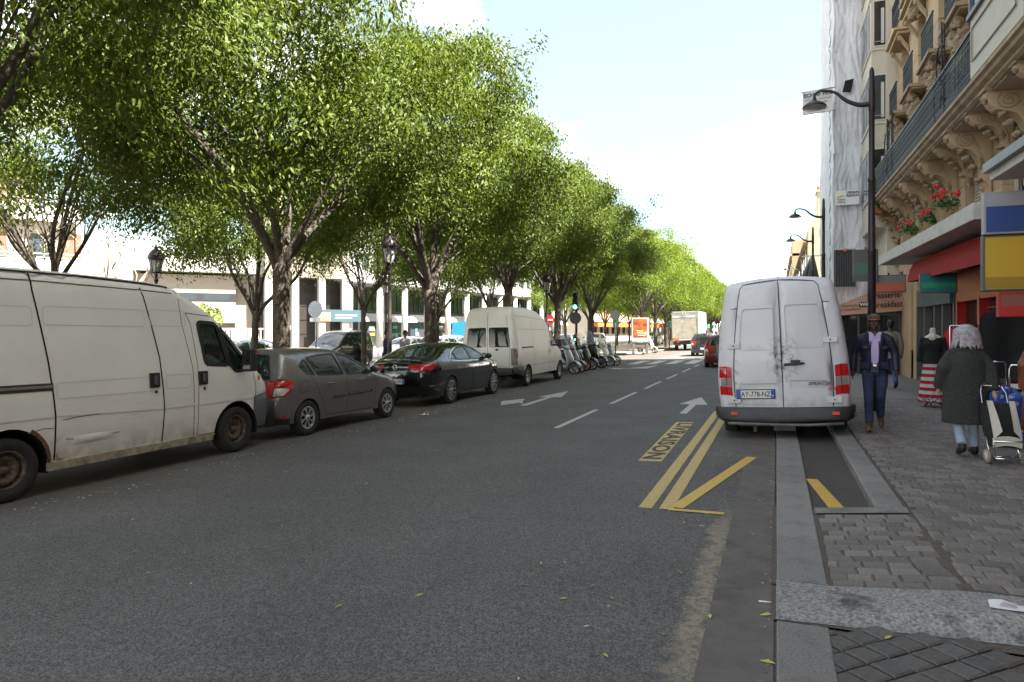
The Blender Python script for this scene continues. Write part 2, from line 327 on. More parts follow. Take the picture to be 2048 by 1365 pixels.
# end stone of the bay and the big flecked granite step
cr = MB()
def gr_f(u, v):
    x = 0.32+0.72*u; yy = 6.50+0.2*v; return (x, yy, pave_z(x, 6)+0.006)
cr.grid(gr_f, 6, 2, 0, False); cr.quad(gr_f(0,1), gr_f(1,1), (1.04,6.70,-0.13), (0.32,6.70,-0.13)); cr.build('kerbstone', M_GRAN, pav)
for (xa, xb) in ((0.0, 1.98), (1.99, 4.0)):
    st = MB(); nX = 12
    def top(x, v):
        y0 = 4.10+0.085*x; y1 = 4.68-0.012*x; yy = y0+(y1-y0)*v
        zt = pave_z(x, 5)+0.006; zb = -0.094
        k = min(1, v*2.6); k = k*k*(3-2*k); return (x, yy, zb+(zt-zb)*k)
    vv = [0,0.04,0.1,0.18,0.26,0.34,0.42,1.0]
    st.grid(lambda u, v: top(xa+(xb-xa)*u, vv[round(v*7)]), nX, 7); st.build('granite_step', M_GRAND, pav)
# running bond setts
rs = random.Random(11); variants = []
def sett_mesh(lx, ly, name='paving_stone', m=None):
    mb_ = MB(); x, y, c, h = lx/2, ly/2, 0.011, 0.05; j = lambda: rs.uniform(-.0035,.0035)
    o = [(-x+j(),-y+j()),(x+j(),-y+j()),(x+j(),y+j()),(-x+j(),y+j())]
    vs = [(p[0],p[1],-h) for p in o]+[(p[0],p[1],-0.007) for p in o]+[(p[0]*(1-c/x),p[1]*(1-c/y),0.0015*rs.uniform(-1,1)) for p in o]
    mb_.add(vs, [(8,9,10,11)]+[(4+i,4+(i+1)%4,8+(i+1)%4,8+i) for i in range(4)]+[(i,(i+1)%4,4+(i+1)%4,4+i) for i in range(4)]); return mb_
stones = []
def course(x0, x1, y0, y1, gap0):
    y = y0; row = 0
    while y < y1:
        ch_ = 0.128+rs.uniform(-.004,.004); x = x0-(0.085 if row % 2 else 0)+rs.uniform(-.02,.02)
        while x < x1:
            l_ = rs.uniform(0.145,0.19); xa, xb = max(x, x0), min(x+l_, x1)
            if xb-xa > 0.06: stones.append(((xa+xb)/2, y+ch_/2, xb-xa-0.010, ch_-0.010))
            x += l_
        y += ch_; row += 1
course(0.33, 1.05, 4.70, 6.48, 0); course(1.07, 4.15, 4.72, 17.5, 0)
def stone_visible(x, y):
    D = y*0.9326-x*0.3608; u = 1024+1365*(x*0.9326+y*0.3608)/D; return u < 2075
stones = [s_ for s_ in stones if stone_visible(s_[0], s_[1]) or s_[1] > 12]
stones.sort(key=lambda s_: s_[1])
lens = {}
for i, (x, y, lx, ly) in enumerate(stones[:290]):
    key = round(lx/0.02)
    if key not in lens: lens[key] = [None, None]
    v = rs.randrange(2)
    tilt = -math.atan(0.1) if x < 1.05 else 0
    z = pave_z(x, y)+rs.uniform(-.0025,.0025)
    rot = (rs.uniform(-.012,.012), tilt+rs.uniform(-.012,.012), rs.uniform(-.012,.012))
    if lens[key][v] is None:
        o = sett_mesh(max(0.05, key*0.02), ly).build('paving_stone', M_COB, pav); o.location = (x,y,z); o.rotation_euler = rot; lens[key][v] = o
    else: share('paving_stone', lens[key][v], (x,y,z), pav, rot)
far = MB()
for (x, y, lx, ly) in stones[290:]:
    m_ = sett_mesh(lx, ly); far.M = Matrix.Translation((x, y, pave_z(x, y)+rs.uniform(-.003,.003))) @ Euler((rs.uniform(-.012,.012), (-math.atan(0.1) if x < 1.05 else 0)+rs.uniform(-.012,.012), 0)).to_matrix().to_4x4(); far.add(m_.v, m_.f)
far.M = None; fo = far.build('distant_paving_stones', M_COB, pav, fix=False); fo['kind'] = 'stuff'
# worn smooth mortar patches over the setts
def patch(cx, cy, rx, ry, name, m, z, seed, rot=0):
    r_ = random.Random(seed); pts = []
    for i in range(22):
        a = 2*PI*i/22; q = 1+r_.uniform(-.3,.3); px, py = rx*q*math.cos(a), ry*q*math.sin(a); pts.append((cx+px*math.cos(rot)-py*math.sin(rot), cy+px*math.sin(rot)+py*math.cos(rot)))
    mb_ = MB(); mb_.add([(cx,cy,pave_z(cx,cy)+z+.003)]+[(p[0],p[1],pave_z(p[0],p[1])+z-.004) for p in pts], [(0,1+i,1+(i+1)%22) for i in range(22)], 0, True); return mb_.build(name, m, pav)
M_MORT = mat('worn_mortar', (0.13,0.118,0.11), 0.8, noise=(30,0.3,4), bump=(50,0.003))
for q in ((2.75,6.9,0.5,0.5,3,0.5),(3.4,9.0,0.6,1.3,4,0.0)): patch(q[0],q[1],q[2],q[3],'mortar_patch',M_MORT,0.0035,q[4],q[5])
# diamond setts of the crossing, near right
dsrc = []
for v in range(3): dsrc.append(None)
c45 = math.cos(PI/4)
for i in range(-40, 40):
    for j in range(-40, 60):
        px, py = i*0.148+(j % 1), j*0.148
        x, y = 0.1+(px-py)*c45, 1.4+(px+py)*c45
        if x < 0.19 or x > 3.3 or y > 4.085+0.085*x or y < 2.55 or not stone_visible(x, y-.25): continue
        v = rs.randrange(3); z = -0.0885+rs.uniform(-.003,.002); rot = (rs.uniform(-.015,.015), rs.uniform(-.015,.015), PI/4+rs.uniform(-.01,.01))
        if dsrc[v] is None:
            o = sett_mesh(0.137, 0.137).build('paving_stone', M_COBD, pav); dsrc[v] = o; o.location = (x,y,z); o.rotation_euler = rot; o.scale = (1,1,1)
        else: share('paving_stone', dsrc[v], (x,y,z), pav, rot)
# left: median with kerb, beds and far pavement
M_KERB = mat('far_kerb_granite', (0.27,0.25,0.225), 0.8, noise=(20,0.25))
def median(y0, y1, name):
    m = MB(); x0, x1 = -9.6, -19.0
    n_ = 8; R_ = 2.6; outl = [(x0,y0)]
    for k in range(n_+1):
        a = PI/2*k/n_; outl.append((x0-R_+R_*math.cos(a), y1-R_+R_*math.sin(a)))
    outl += [(x1,y1),(x1,y0)]
    m.prism(outl, -0.6, -0.205, 0); o = m.build(name, M_PATH); tag(o, kind='structure')
    kb = MB(); path = outl[:n_+2]; ln = 1.0
    for a, c in zip(path[:-1], path[1:]):
        A, B = Vector((*a,0)), Vector((*c,0)); L_ = (B-A).length; k = max(1, round(L_/1.0)) if L_ < 60 else 1
        d = (B-A).normalized(); nr = Vector((-d.y, d.x, 0))*0.22
        kb.add([(*A.xy,-0.6),(*B.xy,-0.6),(*B.xy,-0.199),(*A.xy,-0.199),(*(A+nr).xy,-0.199),(*(B+nr).xy,-0.199)], [(0,1,2,3),(3,2,5,4)])
    kb2 = kb.build('kerb', M_KERB, o); kb2.location.x = 0.003
    bd = MB()
    return o
median(-25, 42.3, 'median'); 
m = MB(); n_ = 8; outl = []
for k in range(n_+1):
    a = -PI/2+PI/2*k/n_; outl.append((-9.6-2.2+2.2*math.cos(a), 51.5+2.2+2.2*math.sin(a)))
outl = outl+[(-9.6,320),(-19,320),(-19,51.5)]
m.prism(outl, -0.6, -0.205, 0); md2 = tag(m.build('median_beyond_crossing', M_PATH), kind='structure')
m = MB(); m.tube([(p[0],p[1],-0.22) for p in outl[:n_+2]], 0.05, 6); m.build('kerb', M_KERB, md2)
for yb in (12.6,19.8,27,33.5): pass
m = MB(); m.prism([(-60,-25),(-31,-25),(-31,320),(-60,320)], -0.6, -0.2); tag(m.build('far_side_pavement', M_FARPAV), kind='structure')
m = MB(); m.prism([(-31.0,-25),(-30.75,-25),(-30.75,320),(-31.0,320)], -0.55, -0.196); tag(m.build('far_side_kerb', M_KERB), kind='structure')
# ---- painted markings (sheets 4 mm above the road)
def sheet(name, polys, m, parent=road, z=0.004):
    mb_ = MB()
    for p in polys: mb_.add([(a, c, road_z(a)+z) for a, c in p], [tuple(range(len(p)))])
    return mb_.build(name, m, parent)
def band(p, q, w_):
    d = Vector((q[0]-p[0], q[1]-p[1])).normalized(); nx, ny = -d.y*w_/2, d.x*w_/2
    return [(p[0]-nx,p[1]-ny),(q[0]-nx,q[1]-ny),(q[0]+nx,q[1]+ny),(p[0]+nx,p[1]+ny)]
def G(u, v, z=-0.13):
    f_, th_ = 1365., math.radians(21.15); a = (u-1024)/f_; D = (1.52-z)*f_/(v-662); return (D*(math.cos(th_)*a-math.sin(th_)), D*(math.cos(th_)+math.sin(th_)*a))
sheet('lane_dash', [], M_WHT) if False else None
for (a, c) in ((11.43,14.44),(15.72,18.93),(20.15,23.2),(24.5,27.4),(28.7,31.8),(33,35.6)):
    sheet('lane_dash', [band((-3.6,a), (-3.62,c), 0.11)], M_WHT)
for x in (-1.135, -0.945): sheet('yellow_line', [band((x, 6.36), (x+.02, 14.5), 0.125)], M_YEL)
sheet('yellow_line', [band((-0.86,6.44), (-0.29,9.3), 0.13)], M_YEL2, z=0.0055)
sheet('yellow_line', [band((-0.92,6.36), (-0.43,6.34), 0.075)], M_YEL2, z=0.007)
mb_ = MB(); mb_.add([(0.305,8.15,-0.101),(0.42,8.15,-0.101),(0.60,6.80,-0.101),(0.46,6.78,-0.101)], [(0,1,2,3)]); mb_.build('yellow_line', M_YEL2, pav)
def arrow(base, scale, pts, name='lane_arrow'):
    polys = []
    for p in pts: polys.append([(base[0]+a*scale, base[1]+c*scale) for a, c in p])
    sheet(name, polys, M_WHT)
arrow((-1.74, 14.0), 1.0, [[(-.07,0),(.07,0),(.07,1.8),(-.07,1.8)], [(-.32,1.85),(.32,1.75),(.0,3.6)]])
arrow((-5.53, 15.0), 1.0, [[(-.09,0),(.09,0),(.03,2.3),(-.13,2.3)], [(-.38,2.15),(.27,2.2),(-.1,4.1)], [(-.09,0.3),(-.30,.6),(-.56,1.68),(-.40,1.0)], [(-.30,.75),(-.56,0.0),(-.56,1.68)], [(-.56,0),(-.56,1.68),(-.93,.96)]])
arrow((-6.6, 31.4), 1.0, [[(-.09,0),(.09,0),(.5,.9),(.35,.9)], [(0.1,.8),(1.0,.4),(1.05,3.6)], [(-.85,.4),(-.15,0),(-.1,.6),(-.6,1.2)]])
for k in range(8): sheet('crossing_stripe', [[(-7.5+1.0*k, 36.5),(-6.95+1.0*k, 36.5),(-6.98+1.0*k, 41.0),(-7.53+1.0*k, 41.0)]], M_WHT)
# delivery-bay lettering: dark letters left free in a yellow panel
sheet('lettering_panel', [[(-1.64,8.70),(-1.35,8.70),(-1.38,12.65),(-1.69,12.65)]], M_YEL)
t_ = text('lettering', 'LIVRAISON', 0.33, M_ASPH2, (-1.515, 10.68, road_z(-1.5)+0.0065), (0.0245, 0, -PI/2), road, ext=0.0005, sx=2.15, bold=0.010, space=1.08)
# ---- leaves, litter
M_LEAFY = mat('fallen_yellow_leaf', (0.42,0.40,0.10), 0.7, island=0.35)
M_LEAFG = mat('fallen_green_leaf', (0.20,0.28,0.07), 0.7, island=0.35)
M_LEAFP = mat('pale_litter', (0.5,0.46,0.38), 0.8, island=0.35)
lf = MB(); rl = random.Random(5)
def leaf(x, y, z, s, mi):
    a = rl.uniform(0, 2*PI); ca, sa = math.cos(a), math.sin(a); h = s*rl.uniform(.05,.25)
    P = [(-s,0,0.002),(0,-s*.32,h*.2+.003),(s,0,h*.5+0.002),(0,s*.32,h+.003)]
    lf.add([(x+p[0]*ca-p[1]*sa, y+p[0]*sa+p[1]*ca, z+p[2]) for p in P], [(0,1,2),(0,2,3)], mi)
for i in range(760):
    y = rl.uniform(4.5, 34); x = -7.02+rl.gauss(0,.16); leaf(x, y, road_z(x)+.002, rl.uniform(.010,.036), rl.choice((0,0,1,2,2)))
for i in range(80):
    y = rl.uniform(2.9, 12); x = rl.choice((-0.03,-0.02,-0.05))+rl.gauss(0,.012); leaf(x, y, -0.095, rl.uniform(.008,.024), rl.choice((0,0,1,2)))
for i in range(70):
    y = rl.uniform(3.0, 11); x = rl.uniform(-1.6,-.05); leaf(x, y, road_z(x)+.006, rl.uniform(.006,.022), rl.choice((0,0,1,2)))
for i in range(60):
    y = rl.uniform(3.2, 16); x = rl.uniform(-6.8,-1); leaf(x, y, road_z(x)+.004, rl.uniform(.006,.026), rl.choice((0,1,2)))
for i in range(40):
    y = rl.uniform(3.2, 12); x = rl.uniform(.1,2.6); leaf(x, y, pave_z(x,y)+.008, rl.uniform(.005,.02), rl.choice((0,2,2)))
for (u, v, s) in ((838,1187,.035),(1045,1170,.03),(1082,1127,.03),(1185,1175,.028),(1211,1318,.03),(1360,1153,.04),(1420,1243,.038),(1535,1340,.04),(1532,1243,.04),(1505,1077,.03),(1127,1200,.03),(678,1205,.035),(1776,1295,.035),(1525,1178,.02)):
    x, y = G(u, v); leaf(x, y, (road_z(x) if x < 0 else pave_z(x,y))+.006, s, 0)
o = lf.build('fallen_leaves', [M_LEAFY, M_LEAFG, M_LEAFP], fix=False); tag(o, 'small yellow and green leaves scattered over the road and along the gutters', 'leaves', kind='stuff')
M_PAPER = mat('white_paper', (0.72,0.71,0.73), 0.7); M_INK = mat('flyer_ink', (0.35,0.12,0.2), 0.8)
b = MB(); px, py = G(2010, 1226, -0.03); 
def ff(u, v): return (px-0.085+0.17*u+0.02*v, py-0.06+0.12*v-0.03*u, pave_z(px,py)+0.012+0.012*math.sin(u*5)*v+0.008*u*u)
b.grid(ff, 6, 4); fl = b.build('paper_flyer', M_PAPER); tag(fl, 'white paper leaflet with pink print lying on the granite step', 'leaflet')
ib = MB()
for k in range(7): ib.add([ff(0.25+.02*k, .25+.075*k), ff(.7+.01*k, .25+.075*k), ff(.7+.01*k, .275+.075*k), ff(.25+.02*k, .275+.075*k)], [(0,1,2,3)])
ib.v = [(p[0],p[1],p[2]+.004) for p in ib.v]; ib.build('print', M_INK, fl)
b = MB(); q = G(848, 831, -0.27)
b.add([(q[0]-.12,q[1],-.262),(q[0]-.02,q[1]-.06,-.25),(q[0]+.1,q[1]+.03,-.262),(q[0]+.04,q[1]+.08,-.2),(q[0]-.05,q[1]+.07,-.25)], [(0,1,4),(1,2,3),(1,3,4)])
b.add([(q[0]+.0,q[1]-.02,-.245),(q[0]+.09,q[1]+.01,-.25),(q[0]+.05,q[1]+.06,-.195)], [(0,1,2)], 1)
tag(b.build('paper_wrapper', [M_PAPER, mat('red_print', (0.5,0.04,0.04), 0.6)]), 'crumpled white and red paper wrapper on the road beside the black saloon', 'litter')
b = MB(); q = G(1530, 1207, -0.1); b.tube([(q[0]-.035,q[1],-.092),(q[0]+.035,q[1]+.01,-.092)], .005, 6); tag(b.build('cigarette_end', M_PAPER), 'white cigarette end lying in the gutter by the kerb joint', 'litter')
# ================================================ VEHICLES
def inside(p, poly):
    x, y = p; c = False; n = len(poly); j = n-1
    for i in range(n):
        xi, yi = poly[i]; xj, yj = poly[j]
        if (yi > y) != (yj > y) and x < (xj-xi)*(y-yi)/(yj-yi)+xi: c = not c
        j = i
    return c
def cdt_regions(outline, regions, step, extra=(), sy=1.0):
    """triangulate an outline with region polygons; returns pts, {region index: tris}; region 0 = rest. First matching region wins"""
    V = []; E = []
    def addloop(poly):
        o = len(V); V.extend([Vector((p[0], p[1])) for p in poly]); n = len(poly); E.extend([(o+i, o+(i+1) % n) for i in range(n)])
    addloop(outline)
    for r in regions: addloop(r)
    for p in extra:
        if inside(p, outline): V.append(Vector(p))
    xs = [p[0] for p in outline]; ys = [p[1] for p in outline]
    x = min(xs)+step*.5; k = 0
    while x < max(xs):
        y = min(ys)+step*sy*(.5 if k % 2 else 1.0)
        while y < max(ys):
            if inside((x, y), outline): V.append(Vector((x, y)))
            y += step*sy
        x += step; k += 1
    r = delaunay_2d_cdt(V, E, [], 0, 1e-4); P = [(p.x, p.y) for p in r[0]]; T = {}
    for t in r[2]:
        c = (sum(P[i][0] for i in t)/3, sum(P[i][1] for i in t)/3)
        if not inside(c, outline): continue
        a = abs((P[t[1]][0]-P[t[0]][0])*(P[t[2]][1]-P[t[0]][1])-(P[t[2]][0]-P[t[0]][0])*(P[t[1]][1]-P[t[0]][1]))
        if a < 1e-7: continue
        k = 0
        for i, reg in enumerate(regions):
            if inside(c, reg): k = i+1; break
        T.setdefault(k, []).append(tuple(t))
    return P, T
def rpoly(pts, r=0.05, k=4):   # round polygon corners
    o = []; n = len(pts)
    for i in range(n):
        a, b, c = Vector(pts[i-1]), Vector(pts[i]), Vector(pts[(i+1) % n])
        d1 = (a-b); d2 = (c-b); q = min(r, d1.length*.45, d2.length*.45); p1 = b+d1.normalized()*q; p2 = b+d2.normalized()*q
        for j in range(k+1):
            t = j/k; o.append(tuple(p1*(1-t)**2+b*2*t*(1-t)+p2*t*t))
    return o
class Body:
    """car shell. sil: list of (x,z,key) running rear-bottom -> roof -> front-bottom; x forward, z up, origin under the rear axle"""
    def __init__(s, sil, W, zb, tum, arches, sill, r=0.08, plan=(0.10,0.16), xs=None, crown=0.035, bow=0.06, low=0.03, smooth=4):
        s.sil = cat_rom(sil, smooth) if smooth > 1 else list(sil)
        s.W, s.zb, s.tum, s.r, s.plan, s.crown, s.bow, s.low = W, zb, tum, r, plan, crown, bow, low
        s.x0 = min(p[0] for p in s.sil); s.x1 = max(p[0] for p in s.sil); s.arches = arches; s.sill = sill
        A = np.array(s.sil); s.A = A; d = np.linalg.norm(np.diff(A, axis=0), axis=1); s.S = np.concatenate([[0], np.cumsum(d)])
        tn = np.gradient(A, axis=0); ln = np.linalg.norm(tn, axis=1)[:,None]; ln[ln == 0] = 1; tn = tn/ln
        s.Nn = np.stack([-tn[:,1], tn[:,0]], 1)     # outward normal (left of travel: rear->roof->front gives outward = left)
        # outline: silhouette then underside with arches from front to rear
        o = [tuple(p) for p in s.sil]; zs = sill
        for (cx, cz, R) in sorted(arches, key=lambda a: -a[0]):
            h = zs-cz
            a0 = math.asin(max(-1, min(1, h/R)))
            o.append((cx+R*math.cos(a0), zs))
            for k in range(1, 14):
                a = a0+(PI-2*a0)*k/14; o.append((cx+R*math.cos(a), cz+R*math.sin(a)))
            o.append((cx-R*math.cos(a0), zs))
        s.outline = o
    def halfw(s, x, z):
        w_ = s.W
        if z > s.zb: w_ -= (z-s.zb)*s.tum[0]+((z-s.zb)**2)*s.tum[1]
        else: w_ -= ((s.zb-z)**2)*s.low*3
        L0, L1 = 0.55, 0.75
        t = max(0, (s.x0+L0-x)/L0); w_ -= s.plan[0]*t*t
        t = max(0, (x-s.x1+L1)/L1); w_ -= s.plan[1]*t*t
        return w_
    def side(s, p, off=0.0, sgn=-1):
        x, z = p; d = np.min(s.dist(x, z)); r = s.r; w_ = s.halfw(x, z)
        if d < r: w_ = w_-r+math.sqrt(max(0, r*r-(r-d)**2))
        return (x, sgn*(w_+off), z)
    def dist(s, x, z):
        A = s.A; P = np.array([x, z]); a = A[:-1]; b = A[1:]; ab = b-a; t = np.clip(((P-a)*ab).sum(1)/np.maximum((ab*ab).sum(1), 1e-9), 0, 1)
        return np.linalg.norm(a+ab*t[:,None]-P, axis=1)
    def at(s, q):     # silhouette point + normal at arc length q
        x = np.interp(q, s.S, s.A[:,0]); z = np.interp(q, s.S, s.A[:,1]); nx = np.interp(q, s.S, s.Nn[:,0]); nz = np.interp(q, s.S, s.Nn[:,1]); l_ = math.hypot(nx, nz) or 1
        return x, z, nx/l_, nz/l_
    def cross(s, p, off=0.0):       # p=(t*W, arc)
        t, q = p; x, z, nx, nz = s.at(q); w_ = s.halfw(x, z)-s.r; tt = t/s.W; b_ = (s.crown*abs(nz)+s.bow*abs(nx))*(1-tt*tt)+off
        return (x+nx*b_, tt*w_, z+nz*b_)
    def q_at(s, z=None, x=None, part='rear'):
        half = s.S[-1]/2; col = 1 if z is not None else 0; val = z if z is not None else x; best, bq = 1e9, 0
        for i in range(len(s.A)-1):
            if part == 'rear' and s.S[i] > half: continue
            if part == 'front' and s.S[i+1] < half: continue
            a, b = s.A[i][col], s.A[i+1][col]; t = 0 if a == b else max(0, min(1, (val-a)/(b-a))); d = abs(a+(b-a)*t-val)
            if d < best-1e-6: best, bq = d, s.S[i]+(s.S[i+1]-s.S[i])*t
        return bq
def build_shell(car, B, paint, side_regs, cross_regs, step=0.16, sides=(-1, 1)):
    """side_regs: list of (part name, polygon, material, offset, both) ; cross_regs: the same in (t, arc) space. The rest is the 'body'."""
    body = MB(); parts = {}
    def put(name, m, vs, fs, sm=True):
        parts.setdefault(name, (MB(), m)); parts[name][0].add(vs, fs, 0, sm)
    extra = []
    for i in range(0, len(B.A), 1):
        for f in (0.06, 0.25, 0.55, 1.0):
            p = B.A[i]-B.Nn[i]*B.r*f; extra.append((p[0], p[1]))
    for sg in sides:
        regs = [r for r in side_regs if r[4] in (0, sg)]
        P, T = cdt_regions(B.outline, [r[1] for r in regs], step, extra)
        for k, tris in T.items():
            off = 0 if k == 0 else regs[k-1][3]
            idx = sorted({i for t in tris for i in t}); mp = {i: j for j, i in enumerate(idx)}
            vs = [B.side(P[i], off, sg) for i in idx]; fs = [tuple(mp[i] for i in t) for t in tris]
            if k == 0: body.add(vs, fs, 0, True)
            else: parts.setdefault((regs[k-1][0], k, sg), (MB(), regs[k-1][2]))[0].add(vs, fs, 0, True)
    W = B.W; outl = [(-W, q) for q in B.S]+[(W, q) for q in B.S[::-1]]
    P, T = cdt_regions(outl, [r[1] for r in cross_regs], step*1.2, [(t*W, q) for q in B.S for t in (-.85,-.5,0,.5,.85)])
    for k, tris in T.items():
        off = 0 if k == 0 else cross_regs[k-1][3]
        idx = sorted({i for t in tris for i in t}); mp = {i: j for j, i in enumerate(idx)}
        vs = [B.cross(P[i], off) for i in idx]; fs = [tuple(mp[i] for i in t) for t in tris]
        if k == 0: body.add(vs, fs, 0, True)
        else: parts.setdefault((cross_regs[k-1][0], -k, 0), (MB(), cross_regs[k-1][2]))[0].add(vs, fs, 0, True)
    o = weld(body.build('body', paint, car, fix=False)); made = {'body': o}
    for (nm, k, sg), (mb_, m_) in parts.items(): made.setdefault((nm, sg), []).append(weld(mb_.build(nm, m_, car, fix=False)))
    # wheel arch liners, floor
    ln = MB()
    for (cx, cz, R) in B.arches:
        for sg in (-1, 1):
            w_ = B.halfw(cx, cz+R*.7)-0.012; prof = []
            for k in range(13):
                a = -0.25+(PI+0.5)*k/12; prof.append((cx+(R+.004)*math.cos(a), cz+(R+.004)*math.sin(a)))
            n_ = len(prof); vs = [(p[0], sg*w_, p[1]) for p in prof]+[(p[0], sg*(w_-.3), p[1]) for p in prof]
            ln.add(vs, [(i, i+1, i+1+n_, i+n_) for i in range(n_-1)]+[tuple(range(n_, 2*n_))], 0, True)
    zf = B.sill+.02; xa, xb = B.x0+.12, B.x1-.12
    ln.box(((xa+xb)/2, 0, zf+.03), (xb-xa, 2*(B.W-.30), .1)); 
    xs = sorted(B.arches); ln.box(((xs[0][0]+xs[-1][0])/2, 0, zf+.05), (xs[-1][0]-xs[0][0]-2*B.arches[0][2], 2*(B.W-.05), .1))
    u = ln.build('underbody', M_DARKIN, car)
    return made
def weld(o, d=1e-5):
    bm = bmesh.new(); bm.from_mesh(o.data); bmesh.ops.remove_doubles(bm, verts=bm.verts, dist=1e-4); bmesh.ops.recalc_face_normals(bm, faces=bm.faces); bm.to_mesh(o.data); bm.free(); return o
def ribbons(car, B, lines, w_=0.012, name='panel_gap', m=None, off=0.0015, sg=-1, kind='side'):
    mb_ = MB(); m = m or M_DARKIN
    for ln in lines:
        pts = []
        for a, b in zip(ln[:-1], ln[1:]):
            L_ = math.dist(a, b); k = max(1, int(L_/0.08)); pts += [(a[0]+(b[0]-a[0])*i/k, a[1]+(b[1]-a[1])*i/k) for i in range(k)]
        pts.append(ln[-1]); n = len(pts); vs = []
        for i, p in enumerate(pts):
            d = Vector((pts[min(i+1,n-1)][0]-pts[max(i-1,0)][0], pts[min(i+1,n-1)][1]-pts[max(i-1,0)][1])); d = d.normalized() if d.length else Vector((1,0)); nn = Vector((-d.y, d.x))*w_/2
            for q in ((p[0]+nn.x, p[1]+nn.y), (p[0]-nn.x, p[1]-nn.y)): vs.append(B.side(q, off, sg) if kind == 'side' else B.cross(q, off))
        mb_.add(vs, [(2*i, 2*i+1, 2*i+3, 2*i+2) for i in range(n-1)], 0, True)
    return mb_.build(name, m, car)
WCACHE = {}
def wheel(car, x, sg, ytrack, R, rim, width, kind, m_rim):
    """wheel at (x, sg*ytrack, R): tyre + rim; outer face towards sg*y"""
    key = (R, rim, width, kind, m_rim.name)
    w_ = empty('wheel'); w_.parent = car; w_.location = (x, sg*ytrack, R); w_.rotation_euler = (0, 0, 0 if sg < 0 else PI)
    if key in WCACHE:
        for ch in WCACHE[key].children: c = ch.copy(); COL.objects.link(c); c.parent = w_
        return w_
    t = MB(); h = width/2
    prof = [(rim*.93,-h*.7),(rim*1.0,-h*.86),(rim+(R-rim)*.35,-h*1.0),(rim+(R-rim)*.75,-h*.98),(R*.985,-h*.78),(R,-h*.55),(R,h*.6),(R*.97,h*.9),(rim,h*.9)]
    t.lathe(prof, n=40, axis='y', cap=False); 
    for q in (-.25, .0, .25): t.lathe([(R*1.001,h*(q-.04)),(R*1.001,h*(q+.04))], n=40, axis='y', cap=False)
    t.build('tyre', M_RUBBER, w_)
    r = MB()
    r.lathe([(rim*.955,-h*.86),(rim*1.0,-h*.8),(rim*.99,-h*.72),(rim*.93,-h*.72),(rim*.9,h*.1),(0.001,h*.1)], n=40, axis='y', cap=False, mi=1 if kind in ('alloy',) else 0)
    r.lathe([(rim*.93,-h*.84),(rim*1.005,-h*.88),(rim*1.005,-h*.8),(rim*.93,-h*.76)], n=40, axis='y', cap=False)
    if kind == 'steel':
        r.lathe([(rim*.88,-h*.25),(rim*.72,-h*.55),(rim*.5,-h*.5),(rim*.42,-h*.2),(rim*.2,-h*.2),(rim*.18,-h*.62),(0.001,-h*.66)], n=40, axis='y', cap=False)
        for k in range(10):
            a = 2*PI*k/10; r.lathe([(rim*.07,-h*.62),(0.001,-h*.62)], c=(rim*.76*math.cos(a),0,rim*.76*math.sin(a)), n=8, axis='y', mi=1, cap=False)
        for k in range(5):
            a = 2*PI*k/5; r.lathe([(rim*.05,-h*.2),(rim*.05,-h*.36),(0.001,-h*.36)], c=(rim*.31*math.cos(a),0,rim*.31*math.sin(a)), n=6, axis='y', cap=False)
    elif kind == 'hub':     # plastic cover with 8 broad spokes
        for k in range(8):
            a = 2*PI*(k+.3)/8; da = .27; p = []
            for (rr, dd) in ((.2,.30),(.55,.20),(.8,.25),(.97,.33)): p.append((rr*rim*math.cos(a-dd*da*2), rr*rim*math.sin(a-dd*da*2)))
            for (rr, dd) in ((.97,.33),(.8,.25),(.55,.20),(.2,.30)): p.append((rr*rim*math.cos(a+dd*da*3.4), rr*rim*math.sin(a+dd*da*3.4)))
            r.prism(p, -h*.70, -h*.86, axis='y')
        r.lathe([(rim*.86,-h*.72),(rim*.9,-h*.88),(rim*.97,-h*.9),(rim*1.0,-h*.84)], n=40, axis='y', cap=False)
        r.lathe([(rim*.26,-h*.6),(rim*.24,-h*.95),(rim*.1,-h*1.0),(0.001,-h*1.0)], n=20, axis='y', cap=False)
        r.lathe([(rim*.9,-h*.5),(0.001,-h*.5)], n=24, axis='y', mi=1, cap=False)
    elif kind == 'alloy':   # 11 slim turbine spokes
        for k in range(11):
            a = 2*PI*k/11; s0, s1 = .05, .15; p = [(rim*.16*math.cos(a-.25),rim*.16*math.sin(a-.25)),(rim*.95*math.cos(a+s1-.09),rim*.95*math.sin(a+s1-.09)),(rim*.95*math.cos(a+s1+.09),rim*.95*math.sin(a+s1+.09)),(rim*.16*math.cos(a+.2),rim*.16*math.sin(a+.2))]
            r.prism(p, -h*.45, -h*.80, axis='y')
        r.lathe([(rim*.2,-h*.5),(rim*.19,-h*.85),(rim*.1,-h*.9),(0.001,-h*.9)], n=20, axis='y', cap=False)
        r.lathe([(rim*.55,-h*.15),(0.001,-h*.15)], n=24, axis='y', mi=1, cap=False)
    r.build('rim', [m_rim, M_DARKIN], w_)
    WCACHE[key] = w_; return w_
def place_car(car, x, yaxle, rz=PI/2, z=None, lean=0.0245):
    car.location = (x, yaxle, road_z(x)-.0 if z is None else z)
    car.rotation_euler = (Matrix.Rotation(-lean, 4, 'Y') @ Matrix.Rotation(rz, 4, 'Z')).to_euler()
def paint(name, col, rough=0.28, metal=0.0, coat=0.7, dirt=None, noise=(3,0.04)):
    return mat(name, col, rough, metal, noise=noise, coat=coat, dirt=dirt)
